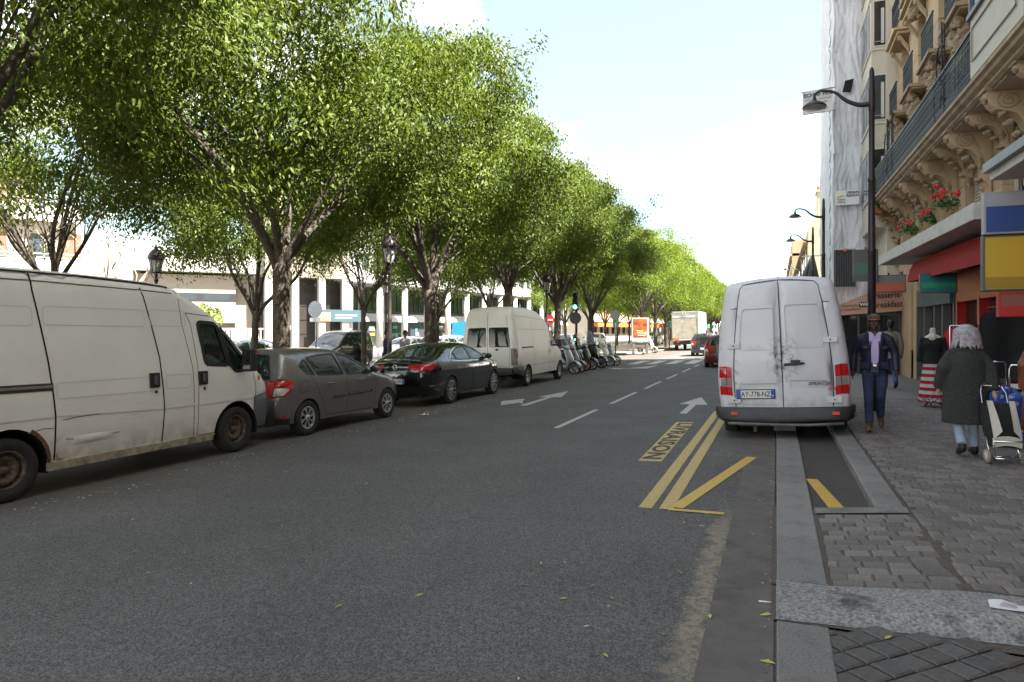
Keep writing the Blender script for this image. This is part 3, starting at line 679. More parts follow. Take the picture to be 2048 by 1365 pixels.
def plate(car, B, zc, wide=.52, txt=None, yc=0.0, q=None, sides=None):
    q = B.q_at(z=zc) if q is None else q
    x, y_, z = B.cross((yc, q), 0.0); mb_ = MB(); X = x-.012
    mb_.box((X, yc, zc), (.012, wide, .115), 0); mb_.box((X-.003, yc+wide/2-.024, zc), (.012, .048, .112), 1); mb_.box((X-.003, yc-wide/2+.024, zc), (.012, .048, .112), 1)
    mb_.box((X+.004, yc, zc), (.012, wide+.02, .13), 2)
    o = mb_.build('number_plate', [mat('plate_white', (0.7,0.7,0.68), 0.4), mat('plate_blue', (0.01,0.08,0.42), 0.4), M_BLACK], car)
    if txt: text('lettering', txt, .105, M_BLACK, (X-.0075, yc, zc-.003), (PI/2, 0, -PI/2), o, ext=.001, sx=.93, bold=.0012)
    return o
# ------------------------------------------------ white high-roof van, near left
def make_panel_van():
    car = empty('panel_van', label='battered white high-roof panel van with rusty rear arch, nearest on the left kerb', cat='van')
    P = mat('old_white_van_paint', (0.89,0.875,0.84), 0.42, noise=(1.2,0.05), coat=0.15, dirt=(2.2,(0.74,0.70,0.63),0.66,0.88), bump=(1.6,0.012)); t, bs = nodes(P)
    # grime and rust rising from the sills
    tcn = t.nodes.new('ShaderNodeTexCoord'); sp = t.nodes.new('ShaderNodeSeparateXYZ'); t.links.new(tcn.outputs['Object'], sp.inputs[0])
    cur = bs.inputs['Base Color'].links[0].from_socket
    g1 = mul(t, range_mask(t, sp.outputs[2], 0.75, 0.26), noise_fac(t, tcn.outputs['Object'], 5, 0.25, 0.7), .8); cur = mixcol(t, g1, cur, (0.26,0.21,0.15))
    g2 = mul(t, range_mask(t, sp.outputs[2], 0.68, 0.35), range_mask(t, sp.outputs[0], 0.9, 0.45), noise_fac(t, tcn.outputs['Object'], 9, 0.50, 0.62, 8)); cur = mixcol(t, g2, cur, (0.20,0.065,0.02))
    st = t.nodes.new('ShaderNodeMapping'); st.inputs['Scale'].default_value = (1.2,1,34); t.links.new(tcn.outputs['Object'], st.inputs[0])
    g3 = mul(t, noise_fac(t, st.outputs[0], 2.4, 0.60, 0.72, 5), range_mask(t, sp.outputs[2], 1.2, 0.9), .3); cur = mixcol(t, g3, cur, (0.33,0.30,0.26)); t.links.new(cur, bs.inputs['Base Color'])
    sil = [(-1.05,.34),(-1.07,.9),(-1.04,1.6),(-0.98,2.3),(-0.86,2.47),(0.0,2.50),(1.0,2.49),(1.8,2.46),(2.18,2.42),(2.52,2.27),(2.92,2.02),(3.22,1.74),(3.5,1.46),(3.68,1.28),(3.92,1.10),(4.05,0.98),(4.1,0.84),(4.14,0.62),(4.15,.45),(4.10,.28)]
    B = Body(sil, .99, 1.05, (.035,.045), [(0,.34,.43),(3.25,.34,.42)], .31, r=.13, plan=(.03,.20), crown=.03, bow=.09, smooth=4)
    W1 = rpoly([(2.56,1.93),(2.90,1.91),(3.09,1.30),(2.66,1.33)], .07); W2 = rpoly([(2.98,1.87),(3.12,1.71),(3.53,1.22),(3.22,1.20),(3.13,1.30)], .05)
    bump_ = [(3.62,.80),(4.5,.84),(4.5,.1),(3.6,.1)]
    wind = B.q_at(x=3.62, part='front')
    q0, q1 = B.q_at(x=2.62, part='front'), B.q_at(x=3.62, part='front'); qb = B.q_at(x=4.09, part='front')
    S = [('window', W1, M_GLASS, -.012, 0), ('window', W2, M_GLASS, -.012, 0), ('bumper', bump_, mat('grey_bumper_plastic', (0.11,0.115,0.13), 0.6, noise=(5,.15)), .012, 0)]
    S += [('headlight', [(3.98,.97),(4.2,.97),(4.2,.84),(4.02,.84)], M_CLRL, .002, 0)]
    Wd = B.W; C = [('windscreen', [(-.8,q0),(.8,q0),(.86,q1),(-.86,q1)], M_GLASS, -.004, 0)]
    md = build_shell(car, B, P, S, C, .17, sides=(-1,1))
    frame = [[tuple(p) for p in (W1+[W1[0]])], [tuple(p) for p in (W2+[W2[0]])]]
    ribbons(car, B, frame, .05, 'window_seal', M_BLACK, .004)
    ribbons(car, B, [[(2.92,1.88),(3.11,1.28)]], .05, 'window_post', M_BLACK, .006)
    sl = [[(.32,2.44),(.33,2.25),(.44,1.45),(.50,.85),(.50,.36)], [(1.70,2.36),(1.74,2.25),(1.90,1.45),(1.95,.78),(1.93,.33)], [(2.38,2.05),(2.45,1.9),(2.52,1.3),(2.52,.35),(3.0,.35)], [(2.38,2.05),(2.95,2.0)], [(3.60,1.16),(3.66,.95),(3.64,.76)], [(2.28,2.40),(2.30,1.9),(2.43,1.3),(2.45,.33)]]
    for l_ in sl[:2]: ribbons(car, B, [l_], .020, 'panel_gap', M_DARKIN)
    for l_ in sl[2:]: ribbons(car, B, [l_], .009, "panel_gap", M_DARKIN)
    ribbons(car, B, [[(.33,2.36),(1.72,2.33),(2.2,2.31)], [(-1,2.36),(.32,2.36)]], .014, 'roof_gutter', mat('dark_roof_gutter', (.10,.095,.085), .7), .002)  # evenly dark strip along the roof edge
    rr = ribbons(car, B, [[(-1.0,1.20),(.48,1.18)]], .085, 'door_rail', mat('dark_rail_track', (.06,.05,.045), .6), .004); ribbons(car, B, [[(-1.0,1.205),(.48,1.185)]], .03, 'door_rail', M_STEEL, .012)  # evenly dark band with the steel rail on top
    # pressed panels as thin raised outlines, crease shade put into their darker colour
    def press(x0, x1, z0, z1, name='pressing'):
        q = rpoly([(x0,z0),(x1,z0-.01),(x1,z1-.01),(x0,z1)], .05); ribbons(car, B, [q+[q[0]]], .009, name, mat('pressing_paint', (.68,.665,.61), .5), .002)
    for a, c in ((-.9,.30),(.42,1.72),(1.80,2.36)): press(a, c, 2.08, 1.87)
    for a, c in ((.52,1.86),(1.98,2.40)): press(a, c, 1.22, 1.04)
    # waist swage
    ribbons(car, B, [[(.54,.86),(1.9,.80)], [(1.97,.80),(2.44,.79)], [(2.55,.79),(3.1,.79),(3.6,.80)], [(-1,.88),(.47,.86)]], .035, 'swage_line', P, .007)
    # dented, scraped strip low on the sliding door
    scr = mat('scraped_paint', (.22,.17,.12), .7, noise=(30,.3)); ribbons(car, B, [[(.58,.80),(.75,.815),(1.0,.82),(1.3,.835)], [(.62,.58),(.9,.545),(1.15,.56),(1.3,.57)], [(.2,.70),(.36,.73),(.48,.72)]], .009, 'scratch', scr, .003)
    dent = MB(); dent.grid(lambda u,v: (lambda p: (p[0], p[1]-.013*math.sin(PI*v)*math.sin(PI*min(1,u*1.1)), p[2]))(B.side((.68+.6*u, .50+.10*v), .001, -1)), 14, 6); dent.build('dent', P, car)
    arch_r = mat('rusted_arch_lip', (.17,.075,.035), .9, noise=(20,.5), bump=(30,.006))
    ribbons(car, B, [[(.43*math.cos(a)*1.04, .34+.43*1.04*math.sin(a)) for a in [k*.12-.05 for k in range(10)]]], .04, 'rusted_edge', arch_r, .004)
    # handles and locks
    for (x, z) in ((1.80,1.165),(2.60,1.145)):
        h_ = MB(); y = B.side((x,z),0,-1)[1]; h_.box((x,y-.006,z), (.15,.03,.19)); h_.box((x+.01,y-.024,z), (.05,.02,.12), 1); h_.build('door_handle', [M_BLACK, mat('handle_grey', (.09,.09,.1), .4)], car, bevel=.008)
        h_ = MB(); h_.lathe([(.022,0),(.018,-.012),(.001,-.013)], c=(x+.02,y-.005,z-.15), n=12, axis='y'); h_.build('lock', M_BLACK, car)
    h_ = MB(); y = B.side((3.74,1.08),0,-1)[1]; h_.ell((3.74,y-.004,1.08), (.03,.012,.04)); h_.build('side_repeater', M_ORL, car)
    mir = MB(); mir.box((3.30,-1.17,1.36), (.11,.17,.33)); mir.tube([(3.36,-.93,1.28),(3.32,-1.12,1.26)], .03, 8); mir.tube([(3.36,-.93,1.42),(3.32,-1.12,1.42)], .025, 8)
    mm_ = mir.build('mirror', M_BLACK, car, bevel=.03); g_ = MB(); g_.box((3.242,-1.17,1.37), (.004,.135,.27)); g_.build('mirror_glass', mat('mirror_glass', (.5,.52,.55), .03, 1.0), mm_)
    hv = MB(); hv.ell((3.12,-.70,1.24), (.14,.16,.10)); hv.build('yellow_vest', mat('hi_vis_yellow', (.75,.85,.03), .7, emit=None), car)
    # sill and roof gutter strip
    s_ = MB(); s_.box((1.60,-.955,.30), (2.36,.04,.09)); s_.build('sill', mat('sill_grime', (.33,.29,.22), .7, noise=(9,.35), dirt=(6,(.1,.05,.03),.5,.7)), car)
    rl_ = MB(); rl_.tube([B.side((x, z), .015, -1) for x, z in ((-.9,2.44),(0,2.455),(1,2.45),(1.8,2.42),(2.15,2.39))], .012, 6); rl_.build('roof_rail', M_BLACK, car)
    rust = mat('rusty_steel_wheel', (.11,.085,.07), .75, .3, noise=(25,.4), dirt=(14,(.26,.2,.15),.5,.7))
    for x in (0, 3.25):
        for sg in (-1, 1): wheel(car, x, sg, .86, .34, .205, .20, 'steel', rust)
    return car
van = make_panel_van(); place_car(van, -8.44, 4.75)
def hatch_spec():
    return dict(sil=[(-.56,.22),(-.65,.40),(-.67,.58),(-.63,.80),(-.58,.98),(-.50,1.20),(-.40,1.39),(-.30,1.46),(.2,1.485),(.75,1.485),(1.15,1.45),(1.45,1.37),(1.8,1.20),(2.12,1.03),(2.45,.94),(2.85,.85),(3.12,.72),(3.28,.55),(3.32,.38),(3.26,.20)],
      W=.855, zb=.90, tum=(.30,.30), r=.11, plan=(.13,.22), wb=2.575, ar=.335, sill=.24, R=.305, rim=.195, kind='hub',
      win=[[(.16,1.33),(.55,1.375),(.98,1.385),(1.07,.99),(.30,1.02)], [(-.12,1.20),(.10,1.315),(.24,1.03),(.02,1.06)], [(1.07,1.385),(1.34,1.33),(1.78,1.13),(2.04,.98),(1.16,.985)]],
      gaps=[[(1.03,1.43),(1.12,.95),(1.17,.6),(1.12,.30)], [(.16,1.36),(.14,1.0),(.30,.72),(.44,.52),(.50,.30),(2.1,.27)], [(2.08,1.0),(2.15,.75),(2.08,.5),(2.1,.28)]],
      rg=(.99,1.38), fg=(1.50,2.10))
def saloon_spec():
    return dict(sil=[(-.95,.25),(-1.10,.42),(-1.14,.70),(-1.10,.95),(-1.0,1.06),(-.80,1.115),(-.45,1.23),(0,1.385),(.45,1.475),(1.0,1.50),(1.45,1.475),(1.8,1.38),(2.15,1.21),(2.45,1.07),(2.95,.95),(3.35,.83),(3.58,.65),(3.66,.42),(3.58,.2)],
      W=.925, zb=.95, tum=(.34,.36), r=.13, plan=(.20,.30), wb=2.737, ar=.375, sill=.22, R=.335, rim=.245, kind='alloy',
      win=[[(.33,1.29),(.68,1.375),(1.12,1.40),(1.20,1.05),(.40,1.07)], [(-.02,1.14),(.15,1.22),(.30,1.28),(.36,1.07),(.05,1.09)], [(1.20,1.40),(1.52,1.37),(1.90,1.21),(2.22,1.04),(1.28,1.05)]],
      gaps=[[(1.16,1.44),(1.24,1.0),(1.28,.6),(1.22,.30)], [(.14,1.26),(.10,1.08),(.32,.82),(.46,.55),(.52,.30),(2.2,.27)], [(2.28,1.04),(2.36,.8),(2.26,.5),(2.2,.28)]],
      rg=(1.12,1.44), fg=(1.68,2.42))
def mpv_spec():
    return dict(sil=[(-.70,.28),(-.78,.45),(-.79,.8),(-.76,1.1),(-.70,1.5),(-.60,1.76),(-.4,1.83),(.5,1.86),(1.3,1.82),(1.65,1.70),(2.05,1.42),(2.42,1.14),(2.7,1.03),(3.1,.92),(3.38,.75),(3.44,.5),(3.40,.24)],
      W=.88, zb=1.05, tum=(.15,.12), r=.10, plan=(.10,.22), wb=2.7, ar=.345, sill=.26, R=.315, rim=.2, kind='steel',
      win=[[(-.50,1.62),(.45,1.66),(.45,1.18),(-.55,1.20)], [(.53,1.66),(1.25,1.66),(1.25,1.15),(.53,1.17)], [(1.33,1.65),(1.62,1.60),(2.22,1.13),(1.33,1.13)]],
      gaps=[[(1.29,1.7),(1.29,.32)], [(.49,1.7),(.49,.5)], [(2.3,1.1),(2.3,.4)]], rg=(1.15,1.66), fg=(1.70,2.38))
def make_car(name, label, spec, P, step=.15, detail=True, mirror=True, group=None, rimmat=None, cat='car', rear_light='wide', front=True):
    car = empty(name, label=label, cat=cat, group=group); sp = spec; wb = sp['wb']
    B = Body(sp['sil'], sp['W'], sp['zb'], sp['tum'], [(0,sp['R'],sp['ar']),(wb,sp['R'],sp['ar'])], sp['sill'], r=sp['r'], plan=sp['plan'])
    W = sp['W']; S = [('window', rpoly(p, .03), M_GLASS, -.006, 0) for p in sp['win']]
    zr0, zr1 = sp['rg']; a, b_ = B.q_at(z=zr0, part='rear'), B.q_at(z=zr1, part='rear'); f0, f1 = B.q_at(x=sp['fg'][0], part='front'), B.q_at(x=sp['fg'][1], part='front')
    C = [('rear_window', rpoly([(-W*.80,b_),(W*.80,b_),(W*.86,a),(-W*.86,a)], .05), M_GLASS, -.005, 0), ('windscreen', rpoly([(-W*.92,f0),(W*.92,f0),(W*.97,f1),(-W*.97,f1)], .04), mat('windscreen_glass', (.03,.04,.055), .03, spec=.8, coat=.5), -.005, 0)]
    x0, x1 = B.x0, B.x1; Q = lambda z: B.q_at(z=z)
    if rear_light == 'hatch':
        S.append(('reversing_light', rpoly([(-.8,.86),(-.50,.85),(-.44,.82),(-.56,.73),(-.8,.70)], .02), M_CLRL, .008, 0)); S.append(('tail_light', rpoly([(-.8,.97),(-.42,.98),(-.34,.94),(-.36,.85),(-.50,.72),(-.8,.66)], .03), M_REDL, .006, 0))
        for sg in (-1, 1): C.append(('tail_light', [(sg*W*.72,Q(.97)),(sg*W*1.0,Q(.97)),(sg*W*1.0,Q(.68)),(sg*W*.86,Q(.70))], M_REDL, .006, 0))
    elif rear_light == 'wide':
        zz_ = zr0-.18; S.append(('tail_light', rpoly([(x0-.1,zz_+.07),(x0+.28,zz_+.09),(x0+.40,zz_+.05),(x0+.2,zz_-.08),(x0-.1,zz_-.10)], .02), M_REDL, .005, 0))
        for sg in (-1, 1): C.append(('tail_light', [(sg*W*.52,Q(zz_+.04)),(sg*W*1.0,Q(zz_+.07)),(sg*W*1.0,Q(zz_-.10)),(sg*W*.62,Q(zz_-.04))], M_REDL, .005, 0))
    else:
        S.append(('tail_light', [(x0-.1,1.15),(x0+.1,1.15),(x0+.1,.75),(x0-.1,.75)], M_REDL, .005, 0))
        for sg in (-1, 1): C.append(('tail_light', [(sg*W*.9,Q(1.15)),(sg*W,Q(1.15)),(sg*W,Q(.75)),(sg*W*.9,Q(.75))], M_REDL, .005, 0))
    zf = 0.70 if sp['W'] < .9 else .72
    F = lambda z: B.q_at(z=z, part='front')
    S.append(('headlight', rpoly([(x1-.52,zf+.09),(x1-.25,zf+.07),(x1+.1,zf+.0),(x1+.1,zf-.10),(x1-.3,zf-.02)], .02), M_CLRL, .004, 0))
    for sg in (-1, 1): C.append(('headlight', [(sg*W*.62,F(zf+.06)),(sg*W,F(zf+.08)),(sg*W,F(zf-.10)),(sg*W*.62,F(zf-.08))], M_CLRL, .004, 0))
    C.append(('grille', rpoly([(-W*.55,F(.60)),(W*.55,F(.60)),(W*.5,F(.36)),(-W*.5,F(.36))], .04), M_BLACK, -.008, 0))
    build_shell(car, B, P, S, C, step)
    if detail:
        ribbons(car, B, [list(p)+[p[0]] for p in [rpoly(q, .03) for q in sp['win']]], .028, 'window_seal', M_BLACK, .003)
        for g in sp['gaps']: ribbons(car, B, [g], .008, 'panel_gap', M_DARKIN)
        gg = rpoly([(-W*.80,b_),(W*.80,b_),(W*.86,a),(-W*.86,a)], .05); ribbons(car, B, [gg+[gg[0]]], .03, 'rear_window_seal', M_BLACK, .002, kind='cross')
    if mirror:
        for sg in (-1, 1):
            xm = sp['win'][2][3][0]-.04; zm = sp['win'][2][3][1]+.07; y_ = B.halfw(xm, zm)
            m_ = MB(); m_.ell((xm-.02, sg*(y_+.13), zm), (.075,.10,.075), 12, 8); m_.tube([(xm+.05,sg*(y_-.04),zm-.05),(xm,sg*(y_+.08),zm-.03)], .02, 6); mo = m_.build('mirror', P if detail else M_BLACK, car)
            g_ = MB(); g_.ell((xm-.085, sg*(y_+.13), zm), (.012,.08,.055), 10, 6); g_.build('mirror_glass', M_BLACK, mo)
    for x in (0, wb):
        for sg in (-1, 1): wheel(car, x, sg, W-.11, sp['R'], sp['rim'], .20, sp['kind'], rimmat or M_HUB)
    return car, B
# ---- grey hatchback
P = paint('metallic_grey_paint', (0.20,0.19,0.195), .30, .45, noise=(4,.05))
clio, B = make_car('hatchback_car', 'metallic grey five-door hatchback with silver hubcaps, parked between white van and black saloon', hatch_spec(), P, .12, rear_light='hatch')
place_car(clio, -8.36, 9.72)
for x in (.62, 1.62):
    h_ = MB(); y = B.side((x,.86),0,-1)[1]; h_.tube([(x-.08,y-.003,.855),(x-.04,y-.028,.86),(x+.05,y-.028,.86),(x+.09,y-.003,.86)], [.008,.014,.014,.008], 8); h_.build('door_handle', P, clio)
ribbons(clio, B, [[(.72,.60),(1.08,.605)], [(1.16,.605),(2.0,.62)]], .042, 'rubbing_strip', M_BLACK, .012)
ribbons(clio, B, [[(.76,.606),(1.06,.612)], [(1.20,.612),(1.9,.628)]], .012, 'chrome_insert', M_CHROME, .016)
q = rpoly([(-.22,.93),(.02,.94),(.02,.76),(-.22,.75)], .05); ribbons(clio, B, [q+[q[0]]], .006, 'fuel_flap', M_DARKIN, .002)
W = B.W; q1, q2 = B.q_at(z=1.40), B.q_at(z=1.43)
m_ = MB(); m_.add([B.cross((t, q_), .012) for q_ in (q1, q2) for t in (-.3,0,.3)], [(0,1,4,3),(1,2,5,4)]); m_.build('brake_light', M_REDL, clio)
ribbons(clio, B, [[(-.60,.36),(-.50,.36)]], .07, 'reflector', M_REDL, .006)
ribbons(clio, B, [[(-.66,.30),(-.42,.29)]], .10, 'bumper_skirt', M_BLACK, .005)
an = MB(); an.tube([(-.18,0,1.49),(-.34,0,1.66)], .004, 5); an.build('aerial', M_BLACK, clio)
# window vertical divider + glimpses of green sticker
m_ = MB(); x_, y_, z_ = B.cross((-.42, B.q_at(z=1.05)), .004); m_.box((x_-.004,y_,z_), (.006,.16,.05)); m_.build('sticker', mat('green_sticker', (.05,.45,.12), .5), clio)
# ---- black saloon
P = paint('black_car_paint', (0.006,0.006,0.007), .10, 0, coat=1.0, noise=(3,.02))
sal, B = make_car('saloon_car', 'glossy black saloon with silver multi-spoke alloys, parked behind the grey hatchback', saloon_spec(), P, .12, rear_light='wide', rimmat=M_ALU)
place_car(sal, -8.42, 15.3)
ribbons(sal, B, [[(.0,1.11),(.17,1.245),(.42,1.345),(.8,1.42),(1.15,1.435),(1.5,1.415),(1.85,1.27),(2.28,1.04)]], .016, 'chrome_trim', M_CHROME, .008)
ribbons(sal, B, [[(.02,1.08),(.45,1.05),(1.2,1.03),(2.26,1.02)]], .010, 'chrome_trim', M_CHROME, .006)
for x in (.78, 1.78):
    h_ = MB(); y = B.side((x,.90),0,-1)[1]; h_.tube([(x-.10,y-.003,.90),(x-.06,y-.030,.905),(x+.06,y-.030,.905),(x+.10,y-.003,.90)], [.006,.011,.011,.006], 8); h_.build('door_handle', P, sal)
qb = B.q_at(z=.92); m_ = MB(); m_.add([B.cross((t, q_), .010) for q_ in (qb, qb+.03) for t in (-.52,-.26,0,.26,.52)], [(i,i+1,i+6,i+5) for i in range(4)]); m_.build('chrome_bar', M_CHROME, sal)
x_, y_, z_ = B.cross((0, qb+.015), .012); m_ = MB(); m_.tube([(x_-.006, .055*math.cos(a*PI/8), z_+.055*math.sin(a*PI/8)) for a in range(17)], .007, 6, cap=False); m_.tube([(x_-.006,-.065,z_-.012),(x_-.006,.065,z_+.012)], .006, 6); m_.build('badge', M_CHROME, sal)
plate(sal, B, .62, txt='BR-461-NC')
M_SCR = mat('scuffed_primer', (.4,.4,.38), .8, noise=(40,.5))
ribbons(sal, B, [[(-.98,.50),(-.90,.505),(-.84,.50)], [(-.78,.515),(-.74,.51)]], .012, 'scratch', M_SCR, .004)
an = MB(); an.ell((-.02,0,1.43), (.08,.02,.045)); an.build('aerial_fin', P, sal)
# ---- white van with rear windows
def make_window_van():
    car = empty('window_van', label='white high-roof van with dark rear door windows, parked between the black saloon and the motorcycles', cat='van')
    P = mat('cream_white_van_paint', (0.87,0.85,0.80), 0.4, noise=(1.5,0.05), coat=.2, dirt=(2.5,(0.66,0.62,0.54),0.62,0.85))
    sil = [(-.98,.46),(-1.04,.62),(-1.04,1.3),(-1.0,2.0),(-.93,2.38),(-.78,2.53),(-.4,2.58),(.6,2.58),(1.35,2.52),(1.95,2.36),(2.35,2.12),(2.75,1.76),(3.1,1.42),(3.40,1.20),(3.75,1.08),(4.0,.92),(4.12,.70),(4.14,.45),(4.08,.28)]
    B = Body(sil, .985, 1.05, (.07,.05), [(0,.33,.40),(3.5,.33,.40)], .36, r=.12, plan=(.03,.20), crown=.03, bow=.05)
    q = lambda z: B.q_at(z=z)
    f0, f1 = B.q_at(x=2.42, part='front'), B.q_at(x=3.38, part='front'); W = B.W
    S = [('window', rpoly([(2.35,1.92),(2.62,1.84),(3.28,1.25),(2.42,1.27)], .06), M_GLASS, -.008, 0), ('bumper', [(-1.2,.66),(-.42,.66),(-.42,.2),(-1.2,.2)], mat('van_bumper', (.09,.092,.095), .6), .014, 0), ('bumper', [(3.85,.62),(4.4,.62),(4.4,.1),(3.8,.1)], mat('van_bumper', (.09,.092,.095), .6), .014, 0),
         ('light_housing', [(-1.2,1.25),(-.96,1.25),(-.96,.72),(-1.2,.72)], mat('lamp_grey', (.25,.25,.25), .4), .004, 0), ('headlight', [(3.9,1.02),(4.3,.9),(4.3,.75),(3.95,.8)], M_CLRL, .003, 0)]
    C = [('rear_window', rpoly([(.06,q(1.92)),(W*.93,q(1.92)),(W*.93,q(1.30)),(.06,q(1.30))], .07), M_GLASS, .004, 0), ('rear_window', rpoly([(-.06,q(1.92)),(-W*.93,q(1.92)),(-W*.93,q(1.30)),(-.06,q(1.30))], .07), M_GLASS, .004, 0),
         ('bumper', [(-W,0),(W,0),(W,q(.64)),(-W,q(.64))], mat('van_bumper', (.09,.092,.095), .6), .05, 0), ('windscreen', [(-W*.95,f0),(W*.95,f0),(W*.95,f1),(-W*.95,f1)], M_GLASS, -.004, 0)]
    for sg in (-1,1): C.append(('light_housing', [(sg*W*.94,q(1.25)),(sg*W,q(1.25)),(sg*W,q(.72)),(sg*W*.94,q(.72))], mat('lamp_grey', (.25,.25,.25), .4), .004, 0))
    build_shell(car, B, P, S, C, .18)
    for sg in (-1,):
        ribbons(car, B, [[(-.995,1.20),(-.995,.95)]], .08, 'tail_light', M_REDL, .010); ribbons(car, B, [[(-.995,.92),(-.995,.85)]], .08, 'reversing_light', M_CLRL, .010); ribbons(car, B, [[(-.995,.83),(-.995,.75)]], .08, 'tail_light', M_REDL, .010)
    for g in ([(.55,2.25),(.60,2.0),(.62,1.2),(.62,.42)], [(2.0,2.2),(2.1,1.9),(2.2,1.3),(2.2,.45)], [(-.82,2.28),(.5,2.26),(2.1,2.18)], [(-.8,.70),(.4,.68),(1.9,.68),(3.05,.70)], [(-.74,1.86),(.5,1.86),(2.05,1.84)]): ribbons(car, B, [g], .008, 'panel_gap', mat('shadow_gap', (.12,.11,.10), .8))
    ribbons(car, B, [[(-.60,1.27),(.52,1.27)]], .05, 'door_rail', M_BLACK, .004)
    ribbons(car, B, [[(2.08,1.16),(2.08,1.02)], [(2.3,1.16),(2.3,1.02)]], .04, 'door_handle', M_BLACK, .012)
    ribbons(car, B, [[(0,q(.66)),(0,q(2.4))]], .014, 'door_gap', M_DARKIN, .006, kind='cross')
    ribbons(car, B, [[(-.84,q(.66)),(-.88,q(1.2)),(-.88,q(2.3))]], .010, 'door_gap', M_DARKIN, .003, kind='cross')
    ribbons(car, B, [[(.22,q(1.10)),(.08,q(1.10))]], .05, 'door_handle', M_BLACK, .012, kind='cross')
    m_ = MB(); x_, y_, z_ = B.cross((-.38,q(1.22)), .01); m_.ell((x_,y_,z_), (.008,.06,.03)); m_.build('badge', mat('dark_badge', (.03,.04,.07), .3), car)
    m_ = MB(); m_.box((2.95,-1.14,1.35),(.14,.12,.28)); m_.tube([(3.0,-.9,1.28),(2.97,-1.1,1.28)],.03,6); m_.build('mirror', M_BLACK, car, bevel=.02)
    for x in (0, 3.5):
        for sg in (-1, 1): wheel(car, x, sg, .86, .33, .20, .20, 'steel', M_HUB)
    return car
tv = make_window_van(); place_car(tv, -8.48, 20.95)
